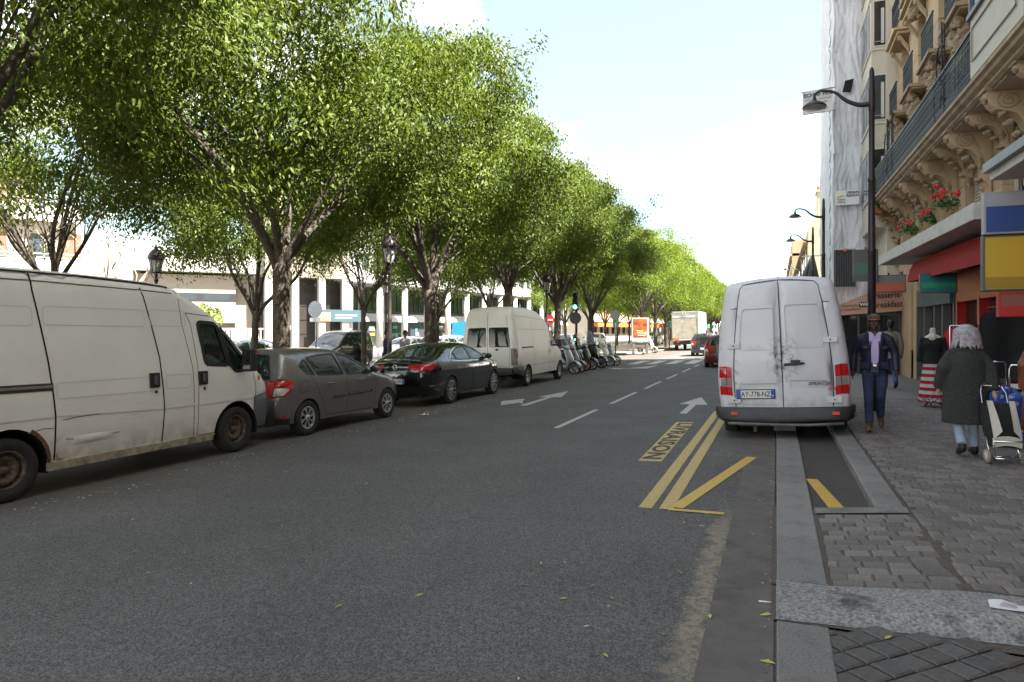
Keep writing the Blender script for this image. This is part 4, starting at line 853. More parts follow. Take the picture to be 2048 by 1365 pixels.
# ---- white van seen from behind, right of the road
def make_delivery_van():
    car = empty('delivery_van', label='white delivery van seen from behind, parked half in the pavement bay', cat='van')
    P = mat('white_van_paint', (0.63,0.63,0.67), 0.36, noise=(1.5,0.03), coat=.25, dirt=(3.0,(0.55,0.54,0.54),0.66,0.9)); t, bs = nodes(P)
    tcn = t.nodes.new('ShaderNodeTexCoord'); sp = t.nodes.new('ShaderNodeSeparateXYZ'); t.links.new(tcn.outputs['Object'], sp.inputs[0]); cur = bs.inputs['Base Color'].links[0].from_socket
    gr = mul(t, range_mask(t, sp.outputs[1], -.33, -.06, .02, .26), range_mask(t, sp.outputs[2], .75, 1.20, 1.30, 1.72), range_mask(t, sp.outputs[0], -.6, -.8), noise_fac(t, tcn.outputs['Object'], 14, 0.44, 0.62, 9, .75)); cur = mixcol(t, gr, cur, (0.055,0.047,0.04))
    gr = mul(t, range_mask(t, sp.outputs[2], .82, .5), noise_fac(t, tcn.outputs['Object'], 8, 0.35, 0.75, 7), .55); cur = mixcol(t, gr, cur, (0.27,0.25,0.22)); t.links.new(cur, bs.inputs['Base Color'])
    sil = [(-.93,.42),(-.955,.6),(-.955,1.25),(-.93,1.8),(-.885,2.2),(-.84,2.34),(-.74,2.41),(-.5,2.445),(1,2.47),(2.1,2.44),(2.5,2.3),(3.1,1.7),(3.45,1.35),(3.8,1.2),(4.2,1.0),(4.3,.7),(4.3,.4)]
    B = Body(sil, .955, 1.0, (.055,.05), [(0,.34,.40),(3.55,.34,.40)], .40, r=.12, plan=(.035,.2), crown=.045, bow=.07)
    q = lambda z: B.q_at(z=z); W = B.W; M_SMK = mat('smoked_clear_lens', (.26,.21,.20), .15, coat=1)
    M_BMP = mat('grey_van_bumper', (.055,.056,.06), .55, noise=(7,.2), dirt=(5,(.12,.11,.1),.6,.8))
    C = []
    # door leaves (offset proud), then pressings sunk in them
    pr = [(.74,.12,2.0,1.37), (-.10,-.74,2.03,1.38)]
    for (a, b_, z1, z0) in pr: C.append(('door_panel', rpoly([(a,q(z0)),(b_,q(z0)),(b_*.985,q(z1)),(a*.985,q(z1))], .07), P, -.006, 0))
    C.append(('plate_recess', rpoly([(.73,q(.56)),(.07,q(.56)),(.07,q(.88)),(.73,q(.88))], .03), P, -.008, 0))
    C.append(('door_panel', rpoly([(-.12,q(.80)),(-.73,q(.80)),(-.73,q(.91)),(-.12,q(.91))], .02), P, -.006, 0))
    C.append(('rear_door', [(.004,q(.52)),(.82,q(.52)),(.82,q(1.5)),(.81,q(2.1)),(.80,q(2.30)),(.74,q(2.35)),(.004,q(2.36))], P, .008, 0))
    C.append(('rear_door', [(-.004,q(.52)),(-.82,q(.52)),(-.82,q(1.5)),(-.81,q(2.1)),(-.80,q(2.30)),(-.74,q(2.35)),(-.004,q(2.36))], P, .008, 0))
    for sg in (-1, 1):
        C.append(('tail_light', [(sg*W*.905,q(1.12)),(sg*W,q(1.14)),(sg*W,q(.96)),(sg*W*.905,q(.95))], M_REDL, .010, 0)); C.append(('reversing_light', [(sg*W*.905,q(.945)),(sg*W,q(.955)),(sg*W,q(.84)),(sg*W*.905,q(.83))], M_SMK, .010, 0)); C.append(('tail_light', [(sg*W*.905,q(.825)),(sg*W,q(.835)),(sg*W,q(.70)),(sg*W*.905,q(.69))], M_REDL, .010, 0))
    S = [('tail_light', [(-1.1,1.14),(-.91,1.14),(-.91,.96),(-1.1,.96)], M_REDL, .008, 0), ('reversing_light', [(-1.1,.955),(-.93,.955),(-.93,.84),(-1.1,.84)], M_SMK, .008, 0), ('tail_light', [(-1.1,.835),(-.91,.835),(-.91,.70),(-1.1,.70)], M_REDL, .008, 0), ('window', rpoly([(2.35,1.9),(2.6,1.85),(3.25,1.3),(2.4,1.3)], .05), M_GLASS, -.006, 0)]
    f0, f1 = B.q_at(x=2.55, part='front'), B.q_at(x=3.4, part='front'); C.append(('windscreen', [(-W*.95,f0),(W*.95,f0),(W*.95,f1),(-W*.95,f1)], M_GLASS, -.004, 0))
    build_shell(car, B, P, S, C, .14)
    rb = lambda pts, w_, nm, m_, o=.009: ribbons(car, B, [pts], w_, nm, m_, o, kind='cross')
    rb([(0,q(.52)),(0,q(2.37))], .014, 'door_gap', M_DARKIN, .010)
    for sg in (-1, 1): rb([(sg*.005,q(2.365)),(sg*.74,q(2.355)),(sg*.805,q(2.305)),(sg*.82,q(2.1)),(sg*.828,q(1.5)),(sg*.828,q(.52))], .016, 'door_seal', M_BLACK, .009)
    edge = mat('pressing_crease_shade', (.36,.36,.39), .5)  # greyer than the doors: shade of the embossed edges drawn as lines
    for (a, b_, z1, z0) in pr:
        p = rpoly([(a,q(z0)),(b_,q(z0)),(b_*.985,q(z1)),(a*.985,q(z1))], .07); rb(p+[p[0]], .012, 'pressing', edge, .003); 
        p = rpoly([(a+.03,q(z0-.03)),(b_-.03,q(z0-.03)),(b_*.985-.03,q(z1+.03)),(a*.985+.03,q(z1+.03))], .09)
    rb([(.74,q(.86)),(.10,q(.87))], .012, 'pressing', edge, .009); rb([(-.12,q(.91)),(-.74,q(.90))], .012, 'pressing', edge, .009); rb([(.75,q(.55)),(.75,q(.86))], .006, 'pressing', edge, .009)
    rb([(W,q(2.02)),(.83,q(2.02))], .012, 'roof_seam', M_BLACK, .004); rb([(-W,q(2.06)),(-.83,q(2.06))], .012, 'roof_seam', M_BLACK, .004)
    for (t_, z) in ((.845,1.45),(.845,.62),(-.845,1.50),(-.845,.62)):
        x_, y_, z_ = B.cross((t_, q(z)), .012); h_ = MB(); h_.box((x_-.018, y_, z), (.03,.19,.085)); h_.lathe([(.012,0),(.012,.012),(.001,.012)], c=(x_-.045,y_,z), n=8, axis='x', mi=1); h_.build('hinge', [P, M_BLACK], car, bevel=.006)
    x_, y_, z_ = B.cross((-.12, q(1.16)), .01); h_ = MB(); h_.tube([(x_-.045,-.03,1.15),(x_-.05,-.1,1.155),(x_-.05,-.28,1.165),(x_-.02,-.31,1.165)], [.02,.022,.018,.012], 8); h_.box((x_-.01,-.19,1.185), (.03,.13,.06)); h_.build('door_handle', M_BLACK, car, bevel=.004)
    x_ = B.cross((.36, q(.72)), 0)[0]
    o = MB(); o.box((x_-.008,.385,.715), (.014,.53,.118), 0); o.box((x_-.018,.385+.24,.715), (.01,.05,.115), 1); o.box((x_-.018,.385-.24,.715), (.01,.05,.115), 1)
    pl = o.build('number_plate', [mat('plate_white', (0.7,0.7,0.68), 0.4), mat('plate_blue', (0.01,0.08,0.42), 0.4)], car); fr = MB(); fr.box((x_-.002,.385,.715), (.012,.56,.145)); fr.build('plate_frame', M_BLACK, car)
    text('lettering', 'AY-778-NZ', .108, M_BLACK, (x_-.017,.385,.711), (PI/2,0,-PI/2), pl, ext=.001, sx=.80, bold=.0016)
    text('lettering', '95', .035, mat('plate_white', (0.7,0.7,0.68), 0.4), (x_-.0235,.145,.69), (PI/2,0,-PI/2), pl, ext=.0005)
    text('lettering', 'Mercedes-Benz', .075, mat('embossed_chrome', (.5,.5,.53), .3, .6), (x_-.020,.40,.845), (PI/2,0,-PI/2), car, ext=.002)
    tt = text('lettering', 'SPRINTER', .062, mat('badge_grey', (.12,.12,.14), .35, .5), (x_-.020,-.50,.862), (PI/2,0,-PI/2), car, ext=.003, sx=1.15, bold=.002, shear=.3)
    tt = text('lettering', 'CDI', .055, mat('badge_red', (.5,.02,.02), .3), (x_-.020,-.66,.785), (PI/2,0,-PI/2), car, ext=.003, sx=1.1, bold=.002, shear=.3)
    # bumper: a step bar with wrap-round ends
    bm_ = MB(); prof = [(.30,0),(.34,-.05),(.49,-.05),(.51,.03)]
    def bf(u, v):
        t_ = -1+2*u; yy = 1.0*t_; k = abs(t_)**8; xx = -1.06+.42*k+.03*t_*t_
        zs = [.25,.31,.315,.35,.49,.515,.515]; xo = [.10,.0,-.035,-.04,-.035,-.01,.12]; i = round(v*6); sag = .018*math.sin(3*t_+1)*(i < 3)
        return (xx+xo[i], yy, zs[i]+.05*k*(1 if i < 3 else 0)-sag)
    bm_.grid(bf, 40, 6, 0, True); bo = bm_.build('bumper', M_BMP, car); so_ = bo.modifiers.new('solid', 'SOLIDIFY'); so_.thickness = .012
    dd = MB(); dd.tube([(-1.10,.80,.285),(-1.105,.3,.27),(-1.105,.0,.262),(-1.11,-.35,.262),(-1.10,-.8,.285)], .022, 6); dd.build('bumper_lip', mat('scraped_bumper', (.13,.13,.135), .6, noise=(9,.4)), bo)
    for sg in (-1, 1):
        r_ = MB(); r_.box((-1.085,sg*.70,.43), (.02,.10,.045)); r_.build('reflector', mat('bright_reflector', (.85,.05,.03), .2, coat=1), car, bevel=.004)
    tb = MB(); tb.box((-.98,0,.215), (.06,.30,.10)); tb.box((-.92,0,.25), (.05,1.3,.05)); tb.box((-.90,.42,.19), (.04,.05,.12)); 
    tb.lathe([(.012,0),(.012,-.012),(.001,-.012)], c=(-1.012,.05,.20), n=8, axis='x', mi=1)
    tb.build('tow_bar', [mat('tow_bar_steel', (.05,.05,.052), .5, .4), M_BLACK], car)
    for sg in (1,-1): m_ = MB(); m_.box((3.05,sg*1.17,1.28), (.14,.20,.36)); m_.tube([(3.1,sg*.9,1.25),(3.07,sg*1.1,1.25)], .03, 6); mo = m_.build('mirror', M_BLACK, car, bevel=.03); g_ = MB(); g_.box((2.977,sg*1.17,1.29),(.004,.15,.28)); g_.build('mirror_glass', mat('mirror_glass_dark', (.10,.11,.12), .05, 1.0), mo)
    for x in (0, 3.55):
        for sg in (-1, 1): wheel(car, x, sg, .80, .34, .21, .22, 'steel', mat('dusty_wheel', (.09,.09,.09), .7))
    return car
dv = make_delivery_van(); place_car(dv, 0.13, 11.98, z=-.135, lean=.045)
# ---- moving and far vehicles
hs, ss, ms = hatch_spec(), saloon_spec(), mpv_spec()
for s_ in (hs,): s_['kind'] = 'hub'
P = paint('dark_green_grey_paint', (.05,.06,.065), .25, .5)
c1, B1 = make_car('hatchback_car', 'dark grey-green hatchback driving away behind the white lorry', dict(hatch_spec(), W=.88), P, .2, rear_light='hatch'); place_car(c1, -4.55, 48.6); c1.scale = (1.05,)*3
plate(c1, B1, .50, txt=None)
m_ = MB(); m_.box((-.70,0,.66),(.02,1.2,.012)); m_.build('chrome_strip', M_CHROME, c1)
P = paint('dark_red_paint', (.16,.02,.015), .3); c2, B2 = make_car('hatchback_car', 'dark red hatchback half hidden behind the big white delivery van', hatch_spec(), P, .2, rear_light='hatch'); place_car(c2, -2.25, 33.0)
P = paint('grey_far_van_paint', (.07,.075,.085), .3); c3, B3 = make_car('far_van', 'dark grey van far up the road beside the lorry', dict(ms, W=.95), P, .25, mirror=False, rear_light='tall', cat='van'); place_car(c3, -3.6, 62.0); c3.scale = (1.2,1.1,1.35)
def box_truck():
    car = empty('box_lorry', label='white box lorry with dirty roller shutter, parked beyond the crossing', cat='lorry')
    mw = mat('lorry_white', (.66,.65,.62), .5, noise=(1.5,.06)); md_ = mat('dirty_shutter', (.40,.36,.29), .7, noise=(2,.18), dirt=(2.2,(.24,.2,.15),.45,.75)); mo = mat('orange_lamp_panel', (.75,.18,.02), .4)
    b = MB(); b.b2((-1.3,-1.2,.95),(5.6,1.2,3.55)); b.build('box_body', mw, car, bevel=.02)
    for k in range(11): b = MB(); b.box((-1.315,0,1.25+.155*k),(.02,2.16,.147)); b.build('shutter_slat', md_, car)
    b = MB(); b.box((-1.32,1.12,2.2),(.05,.1,2.6)); b.box((-1.32,-1.12,2.2),(.05,.1,2.6)); b.box((-1.32,0,3.48),(.05,2.34,.12)); b.box((-1.32,0,3.02),(.045,2.2,.06)); b.tube([(-1.35,.2,3.0),(-1.35,.2,3.5)],.02,6); b.tube([(-1.35,-.05,3.0),(-1.35,-.05,3.5)],.02,6); b.build('door_frame', mat('lorry_grey', (.3,.29,.27), .6), car)
    for sg in (1,-1): b = MB(); b.box((-1.33,sg*.86,1.06),(.03,.6,.16)); b.build('marker_panel', mo, car)
    b = MB(); b.box((-1.15,0,.72),(.12,2.2,.28)); b.box((2,0,.75),(6,.9,.2)); b.box((-1.25,.7,.55),(.1,.5,.2)); b.build('chassis', M_BLACK, car)
    for sg in (1,-1): b = MB(); b.box((-1.22,sg*.75,.78),(.03,.34,.13)); b.build('tail_light', M_REDL, car)
    b = MB(); b.add([(5.7,-1.05,.5),(7.3,-1.05,.5),(7.35,-1.05,1.3),(7.0,-1.02,2.35),(5.7,-1.02,2.4),(5.7,1.05,.5),(7.3,1.05,.5),(7.35,1.05,1.3),(7.0,1.02,2.35),(5.7,1.02,2.4)], [(0,1,2,3,4),(9,8,7,6,5),(0,5,6,1),(1,6,7,2),(2,7,8,3),(3,8,9,4),(4,9,5,0)]); b.build('cab', mw, car, bevel=.05)
    for x in (0, 6.2):
        for sg in (-1,1): wheel(car, x, sg, .98, .45, .26, .26, 'steel', M_HUB)
    return car
bt = box_truck(); place_car(bt, -7.6, 64.5)
# parked cars beyond the second row of trees (most face the camera, row runs along the far carriageway)
P = paint('black_mpv_paint', (.008,.008,.009), .1, coat=1.0); k1, Bk = make_car('people_carrier', 'black people carrier with roof rails, facing left beyond the trees', ms, P, .2, rear_light='tall', cat='car')
place_car(k1, -20.6, 30.2, rz=-PI/2, z=-.349, lean=0)
b = MB(); [b.tube([(-.4,sg*.62,1.83),(-.3,sg*.62,1.89),(1.0,sg*.62,1.90),(1.15,sg*.62,1.82)], .02, 6) for sg in (-1,1)]; b.build('roof_rail', M_BLACK, k1)
PS = paint('silver_paint', (.55,.57,.60), .25, .5); PW = paint('white_car_paint', (.72,.73,.74), .25); PB = paint('dark_blue_car_paint', (.03,.045,.09), .2, .3)
kA, _ = make_car('parked_car', 'silver saloon parked facing left beyond the slim tree beside the white van bonnet', ss, PS, .25, detail=False)
place_car(kA, -20.7, 23.2, rz=-PI/2, z=-.349, lean=0)
kB, _ = make_car('parked_car', 'white hatchback parked behind the thin tree, right of the black people carrier', hs, PW, .25, detail=False, rear_light='hatch')
place_car(kB, -20.6, 36.8, rz=-PI/2, z=-.349, lean=0)
rows = [(kA, -24.3, 27.5, 'silver saloon in the outer lane behind the black people carrier', -PI/2), (kB, -20.7, 41.2, 'white hatchback parked behind the three walking people', -PI/2), (kA, -20.7, 46.5, 'silver saloon parked left of the white window van roof', -PI/2),
        (kB, -24.4, 50, 'white hatchback driving past the arcade of the pale building', -PI/2), (kA, -20.7, 58, 'silver saloon parked just past the side street beyond the trees', -PI/2), (kB, -20.7, 64, 'white hatchback seen between tree trunks left of the poster panel', -PI/2),
        (kA, -20.7, 71, 'silver saloon parked far up the avenue behind the traffic light', -PI/2), (kB, -17.2, 69, 'white hatchback with dark windows left of the advertising panel', -PI/2), (kA, -14.2, 84, 'silver saloon parked far behind the poster panel', PI/2), (kB, -24.4, 78, 'white hatchback at the far end of the side carriageway', -PI/2)]
for src, x, y, lb, rz in rows:
    c = copy_tree(src); place_car(c, x, y, rz=rz, z=-.349 if x < -19 else -.205, lean=0); c['label'] = lb; c['group'] = 'cars parked along the far carriageway'
for c in (kA, kB, k1): c['group'] = 'cars parked along the far carriageway'
# white minibus further down
c4, _ = make_car('far_van', 'white minibus waiting beyond the traffic light', ms, PW, .3, detail=False, mirror=False, rear_light='tall', cat='van'); place_car(c4, -22.6, 60, rz=-PI/2, z=-.349, lean=0); c4.scale = (1.15,1.1,1.4)
# ================================================ RIGHT SIDE BUILDINGS
KR = 0.0215
def sh(p): return KR*p[1]
M_STONE = mat('honey_limestone', (0.46,0.34,0.205), 0.82, noise=(1.6,0.10,8), island=0.10, dirt=(0.9,(0.33,0.235,0.14),0.5,0.78), bump=(14,0.006))
M_STONE2 = mat('weathered_limestone', (0.36,0.27,0.175), 0.85, noise=(3,0.16,8), dirt=(2.4,(0.15,0.115,0.085),0.48,0.72), bump=(12,0.012))
M_STJ = mat('stone_joint', (0.17,0.13,0.095), 0.9)
M_CREAM = mat('cream_cladding', (0.52,0.475,0.39), 0.6, noise=(2,0.05,6), dirt=(3,(0.4,0.34,0.26),0.55,0.85))
M_SHUT = mat('pale_shutter', (0.46,0.42,0.35), 0.6)
M_WGL = mat('window_glass', (0.02,0.024,0.026), 0.04, spec=0.7)
M_WGLB = mat('bright_reflecting_glass', (0.10,0.12,0.14), 0.03, 0.55, spec=1.0)
M_FRW = mat('cream_window_frame', (0.58,0.55,0.48), 0.5); M_FRD = mat('dark_window_frame', (0.05,0.05,0.055), 0.4)
M_CURT = mat('white_curtain', (0.55,0.55,0.54), 0.9)
M_RAIL = mat('black_wrought_iron', (0.012,0.012,0.014), 0.35, 0.4)
M_RED = mat('red_shopfront', (0.43,0.012,0.010), 0.35); M_GRF = mat('grey_shopfront', (0.10,0.098,0.10), 0.45)
M_CONC = mat('white_rendered_canopy', (0.50,0.485,0.46), 0.7, noise=(3,0.06), dirt=(3.5,(0.33,0.31,0.28),0.5,0.75), bump=(30,.003))
M_ZINC = mat('grey_zinc', (0.2,0.205,0.215), 0.45, 0.4, noise=(4,0.15))
SB = empty('stone_building', (0,0,0), label='honey stone apartment building with long iron balcony and carved scroll brackets on the right', cat='building')
FX = 4.1
XW = lambda m, a, b, mi=0: m.b2(a, b, mi)
bays = [26.4-2.8*i for i in range(17)]        # window centre lines, down to behind the viewer
bays = [y for y in bays if y > -20]
END = 27.85
# stone piers as coursed blocks (near enough to tell apart), plain wall behind
b = MB(); b.b2((FX+.28,-22,-.6),(FX+7,END-.03,20.5)); b.build('wall', M_STJ, SB, shear=sh)
roof = MB(); roof.b2((FX-.35,-22,19.9),(FX+6.9,END,20.3)); roof.b2((FX+.6,-22,20.3),(FX+6,END,22.3)); roof.build('cornice', M_STONE2, SB, shear=sh)
edges = [END]+[q for y in bays for q in (y+.60, y-.60)]+[-22]
piers = [(edges[i+1], edges[i]) for i in range(0, len(edges)-1, 2)]
blk = {}
def block(y0, y1, z0, z1, x0=FX, x1=FX+.4, m=M_STONE, name='stone_block'):
    key = (round(y1-y0,2), round(z1-z0,2), round(x1-x0,2), m.name)
    yc, zc = (y0+y1)/2, (z0+z1)/2+KR*(y0+y1)/2
    if key not in blk:
        q = MB(); q.box((0,0,0), (x1-x0, y1-y0-.012, z1-z0-.014)); o = q.build(name, m, SB); o.location = ((x0+x1)/2, yc, zc); blk[key] = o; return o
    return share(name, blk[key], ((x0+x1)/2, yc, zc), SB)
levels = [3.0, 5.3, 8.15, 11.15, 14.1, 17.0, 19.9]
wall2 = MB()
for (y0, y1) in piers:
    if y0 > 10.5:
        z = 3.0; k = 0
        while z < 15.5:
            hh = .5
            if 5.2 < z < 5.4: pass
            if k % 2: block(y0, y1, z, z+hh)
            else: mid = (y0+y1)/2+(.12 if k % 4 else -.12); block(y0, mid, z, z+hh); block(mid, y1, z, z+hh)
            z += hh; k += 1
        XW(wall2, (FX,y0,15.5), (FX+.4,y1,19.9))
    else: XW(wall2, (FX,y0,2.6), (FX+.4,y1,19.9))
for y in bays:          # spandrels
    for (a, c) in ((7.75,8.15),(10.75,11.15),(13.8,14.2),(16.7,17.1),(19.5,19.9),(5.15,5.45),(2.6,3.4)): XW(wall2, (FX+.02,y-.60,a), (FX+.4,y+.60,c))
wall2.build('wall_panel', M_STONE, SB, shear=sh)
# windows: reveal, frame, leaves, blinds
r8 = random.Random(21)
def win(y, z0, z1, kind, wd=1.16):
    w_ = empty('window'); w_.parent = SB; w_.location = (FX+.22, y, KR*y)
    f = MB(); 
    for sg in (-1, 1): f.box((0, sg*(wd/2-.035), (z0+z1)/2), (.07,.07,z1-z0))
    f.box((0,0,z1-.035), (.07,wd,.07)); f.box((0,0,z0+.05), (.07,wd,.1)); f.box((0,0,(z0+z1)/2), (.06,.08,z1-z0)); f.box((0,0,z0+(z1-z0)*.72), (.05,wd,.05)); f.build('frame', M_FRW, w_)
    if kind == 'shutter':
        s_ = MB(); n = int((z1-z0)/.075)
        for k in range(n): s_.box((-.03,0,z0+.05+k*.075), (.02,wd-.1,.062), ry=.35)
        o = s_.build('shutter_slats', M_SHUT, w_); o['kind'] = 'stuff'
    else:
        g = MB(); g.box((.02,-wd/4,(z0+z1)/2),(.01,wd/2-.06,z1-z0-.1)); g.build('pane', M_WGL, w_); g = MB(); g.box((.02,wd/4,(z0+z1)/2),(.01,wd/2-.06,z1-z0-.1)); g.build('pane', M_WGL, w_)
        if kind == 'curtain': c_ = MB(); c_.grid(lambda u,v: (.06+.02*math.sin(u*30), -wd/2+.1+(wd-.2)*u, z0+.1+(z1-z0-.2)*v), 20, 1); c_.build('curtain', M_CURT, w_)
for i, y in enumerate(bays):
    if y < 8: continue
    for (a, c) in ((3.4,5.1),(5.5,7.75),(8.2,10.75),(11.2,13.8),(14.2,16.7)): win(y, a, c, r8.choice(('shutter','shutter','glass','curtain')))
# balcony slab with moulded edge
YB0 = -22
b = MB(); prof = [(FX+.1,5.30),(3.36,5.30),(3.30,5.34),(3.30,5.38),(3.22,5.42),(3.20,5.48),(3.15,5.50),(3.15,5.57),(FX+.1,5.60)]
n = len(prof); ysl = [YB0+ (END+.05-YB0)*i/20 for i in range(21)]
b.add([(p[0],y,p[1]) for y in ysl for p in prof], [(j*n+i, j*n+(i+1)%n, (j+1)*n+(i+1)%n, (j+1)*n+i) for j in range(20) for i in range(n)]+[tuple(range(n)), tuple(range(20*n+n-1, 20*n-1, -1))]); b.build('balcony_slab', M_STONE2, SB, shear=sh)
sof = MB()
for y in [25.0-2.8*i for i in range(7)]: sof = MB(); sof.b2((3.4,y-.9,5.262),(FX,y+.9,5.298)); sof.build('soffit_panel', M_STONE2, SB, shear=sh)
# scroll consoles
def console(y, sc=1.0, parent=SB):
    c_ = empty('scroll_bracket'); c_.parent = parent; c_.location = (FX, y, 5.29+KR*y); c_.scale = (sc,)*3
    prof = cat_rom([(0,0),(-.72,0),(-.76,-.10),(-.72,-.24),(-.60,-.34),(-.46,-.38),(-.33,-.46),(-.24,-.62),(-.20,-.82),(-.17,-1.02),(-.08,-1.12),(0,-1.12)], 5)
    m = MB(); m.prism([(p[0],p[1]) for p in prof], -.15, .15, axis='y'); m.build('bracket_body', M_STONE, c_, bevel=.02)
    s_ = MB()
    for sg in (-1, 1):
        pts = []
        for k in range(34):
            a = k*.42; r = .19*(1-k/36); pts.append((-.46+r*math.cos(a+2.2)*1.0, sg*.155, -.20+r*.8*math.sin(a+2.2)))
        s_.tube(pts, [.017*(1-.5*k/34) for k in range(34)], 5, cap=False)
        s_.tube([(-.3,sg*.155,-.30),(-.16,sg*.155,-.45),(-.10,sg*.155,-.7),(-.08,sg*.155,-.95)], .014, 5)
    s_.build('scroll', M_STONE2, c_)
    l = MB()
    for k in range(5): l.ell((-.62+.1*k, 0, -.30-.06*k-.03*k*k), (.07,.17,.05), 8, 6)
    l.ell((-.10,0,-1.16), (.09,.15,.11), 10, 6); l.ell((-.77,0,-.10), (.05,.16,.09), 10, 6); l.ell((-.06,0,-1.32), (.05,.09,.12), 8, 6)
    for sg in (-1,1): l.ell((-.20,sg*.15,-.72),(.06,.04,.14),8,6)
    bake(l.build('carved_leaf', M_STONE2, c_, fix=False), .018, .085, .07, 2)
    a = MB(); a.box((-.40,0,.012),(.86,.42,.05)); a.box((-.38,0,-.03),(.78,.36,.04)); a.build('abacus', M_STONE2, c_, bevel=.006)
    return c_
cb = console(26.4+1.4)
for y in [27.8-1.4*k for k in range(1, 15)]:
    c2_ = copy_tree(cb, SB); c2_.location = (FX, y, 5.29+KR*y); c2_.rotation_euler = (0,0,0)
    k_ = round((27.8-y)/1.4); c2_.scale = (1,1,1) if k_ % 2 == 0 else (.92,.7,.66)
cb.location.y = 27.6
# curved pilasters under the main brackets
pm = MB()
for y in [27.8-2.8*k for k in range(7)]:
    for sg in (-.19,): pm.add([(FX-.02,y-.17,3.3),(FX-.16,y-.17,3.3),(FX-.10,y-.17,4.2),(FX-.13,y-.17,4.7),(FX-.32,y-.17,5.2),(FX-.02,y-.17,5.2)]+[(p[0],p[1]+.34,p[2]) for p in [(FX-.02,y-.17,3.3),(FX-.16,y-.17,3.3),(FX-.10,y-.17,4.2),(FX-.13,y-.17,4.7),(FX-.32,y-.17,5.2),(FX-.02,y-.17,5.2)]], [(0,1,2,3,4,5),(11,10,9,8,7,6),(1,7,8,2),(2,8,9,3),(3,9,10,4),(0,6,7,1)])
    o = pm.build('pilaster', M_STONE, SB, shear=sh); pm = MB()
# iron railing panels
def rail_panel(ln, ht, dens=.105):
    m = MB(); n = max(2, round(ln/dens))
    m.box((0,0,ht-.015),(.045,ln,.03)); m.box((0,0,ht-.14),(.018,ln,.015)); m.box((0,0,.04),(.02,ln,.02)); m.box((0,0,.22),(.016,ln,.012))
    for k in range(n+1):
        y = -ln/2+ln*k/n; m.box((0,y,ht/2),(.013,.013,ht))
        if k < n:
            ym = y+ln/n/2; q = ln/n*.42
            for (zc, fl) in ((.32,1),(.50,-1),(.64,1)):
                if zc < ht-.16: m.tube([(0, ym+fl*q*math.cos(a*.8), zc+q*1.7*math.sin(a*.8)) for a in range(8)], .008, 4, cap=False)
            m.ell((0,ym,.13),(.008,q*.7,.05),6,4)
            m.ell((0,ym,ht-.08),(.008,q*.5,.035),6,4)
    return m
rp = rail_panel(1.375, .95).build('railing_panel', M_RAIL, SB); rp.location = (3.22, 14.05+.69, 5.58+KR*14.74)
for k in range(1, 10):
    y = 14.05+.69+1.375*k; share('railing_panel', rp, (3.22, y, 5.58+KR*y), SB, rot=(KR,0,0))
# upper windows: small balconies, brackets of carved stone, pediments
sp_ = rail_panel(1.5, 1.0, .10).build('railing_panel', M_RAIL, SB); sp_.location = (3.72, bays[0], 8.22+KR*bays[0])
cl = empty('balconet'); cl.parent = SB; cl.location = (FX, bays[0], 8.18+KR*bays[0])
m = MB(); m.box((-.24,0,0),(.52,1.7,.10)); m.box((-.20,0,-.07),(.42,1.6,.06)); m.build('ledge', M_STONE2, cl, bevel=.01)
m = MB(); rr = random.Random(4)
for k in range(34):
    t_ = k/34; m.ell((-.20+rr.uniform(-.12,.10)-.06*(1-t_), rr.uniform(-.42,.42)*(1-t_*.6), -.12-t_*.62), (.09,.10,.12), 7, 5)
bake(m.build('carved_fruit', M_STONE2, cl, fix=False), .022, .13, .09, 2)
pd = empty('pediment'); pd.parent = SB; pd.location = (FX, bays[0], 10.75+KR*bays[0])
m = MB(); m.box((-.18,0,.02),(.40,1.8,.10)); m.box((-.24,0,.12),(.50,1.95,.08)); m.add([(-.42,-.95,.16),(-.42,.95,.16),(-.42,0,.52),(.05,-.95,.16),(.05,.95,.16),(.05,0,.52)], [(0,1,2),(3,5,4),(0,2,5,3),(1,4,5,2)]); m.build('pediment_stone', M_STONE, pd, bevel=.01)
for sg in (-1,1): m = MB(); m.prism([(-.02,-.45),(-.30,0),(-.36,-.12),(-.24,-.24),(-.14,-.42),(-.02,-.62)], sg*.74-.07, sg*.74+.07, axis='y'); m.ell((-.28,sg*.74,-.12),(.09,.09,.10),10,6); m.build('pediment_bracket', M_STONE2, pd, bevel=.01)
for i, y in enumerate(bays):
    if y < 9 or i == 0: continue
    share('railing_panel', sp_, (3.72, y, 8.22+KR*y), SB); c_ = copy_tree(cl, SB); c_.location = (FX, y, 8.18+KR*y)
    p_ = copy_tree(pd, SB); p_.location = (FX, y, 10.75+KR*y)
    share('railing_panel', sp_, (3.80, y, 11.2+KR*y), SB); c_ = copy_tree(cl, SB); c_.location = (FX, y, 11.18+KR*y)
share('railing_panel', sp_, (3.80, bays[0], 11.2+KR*bays[0]), SB)
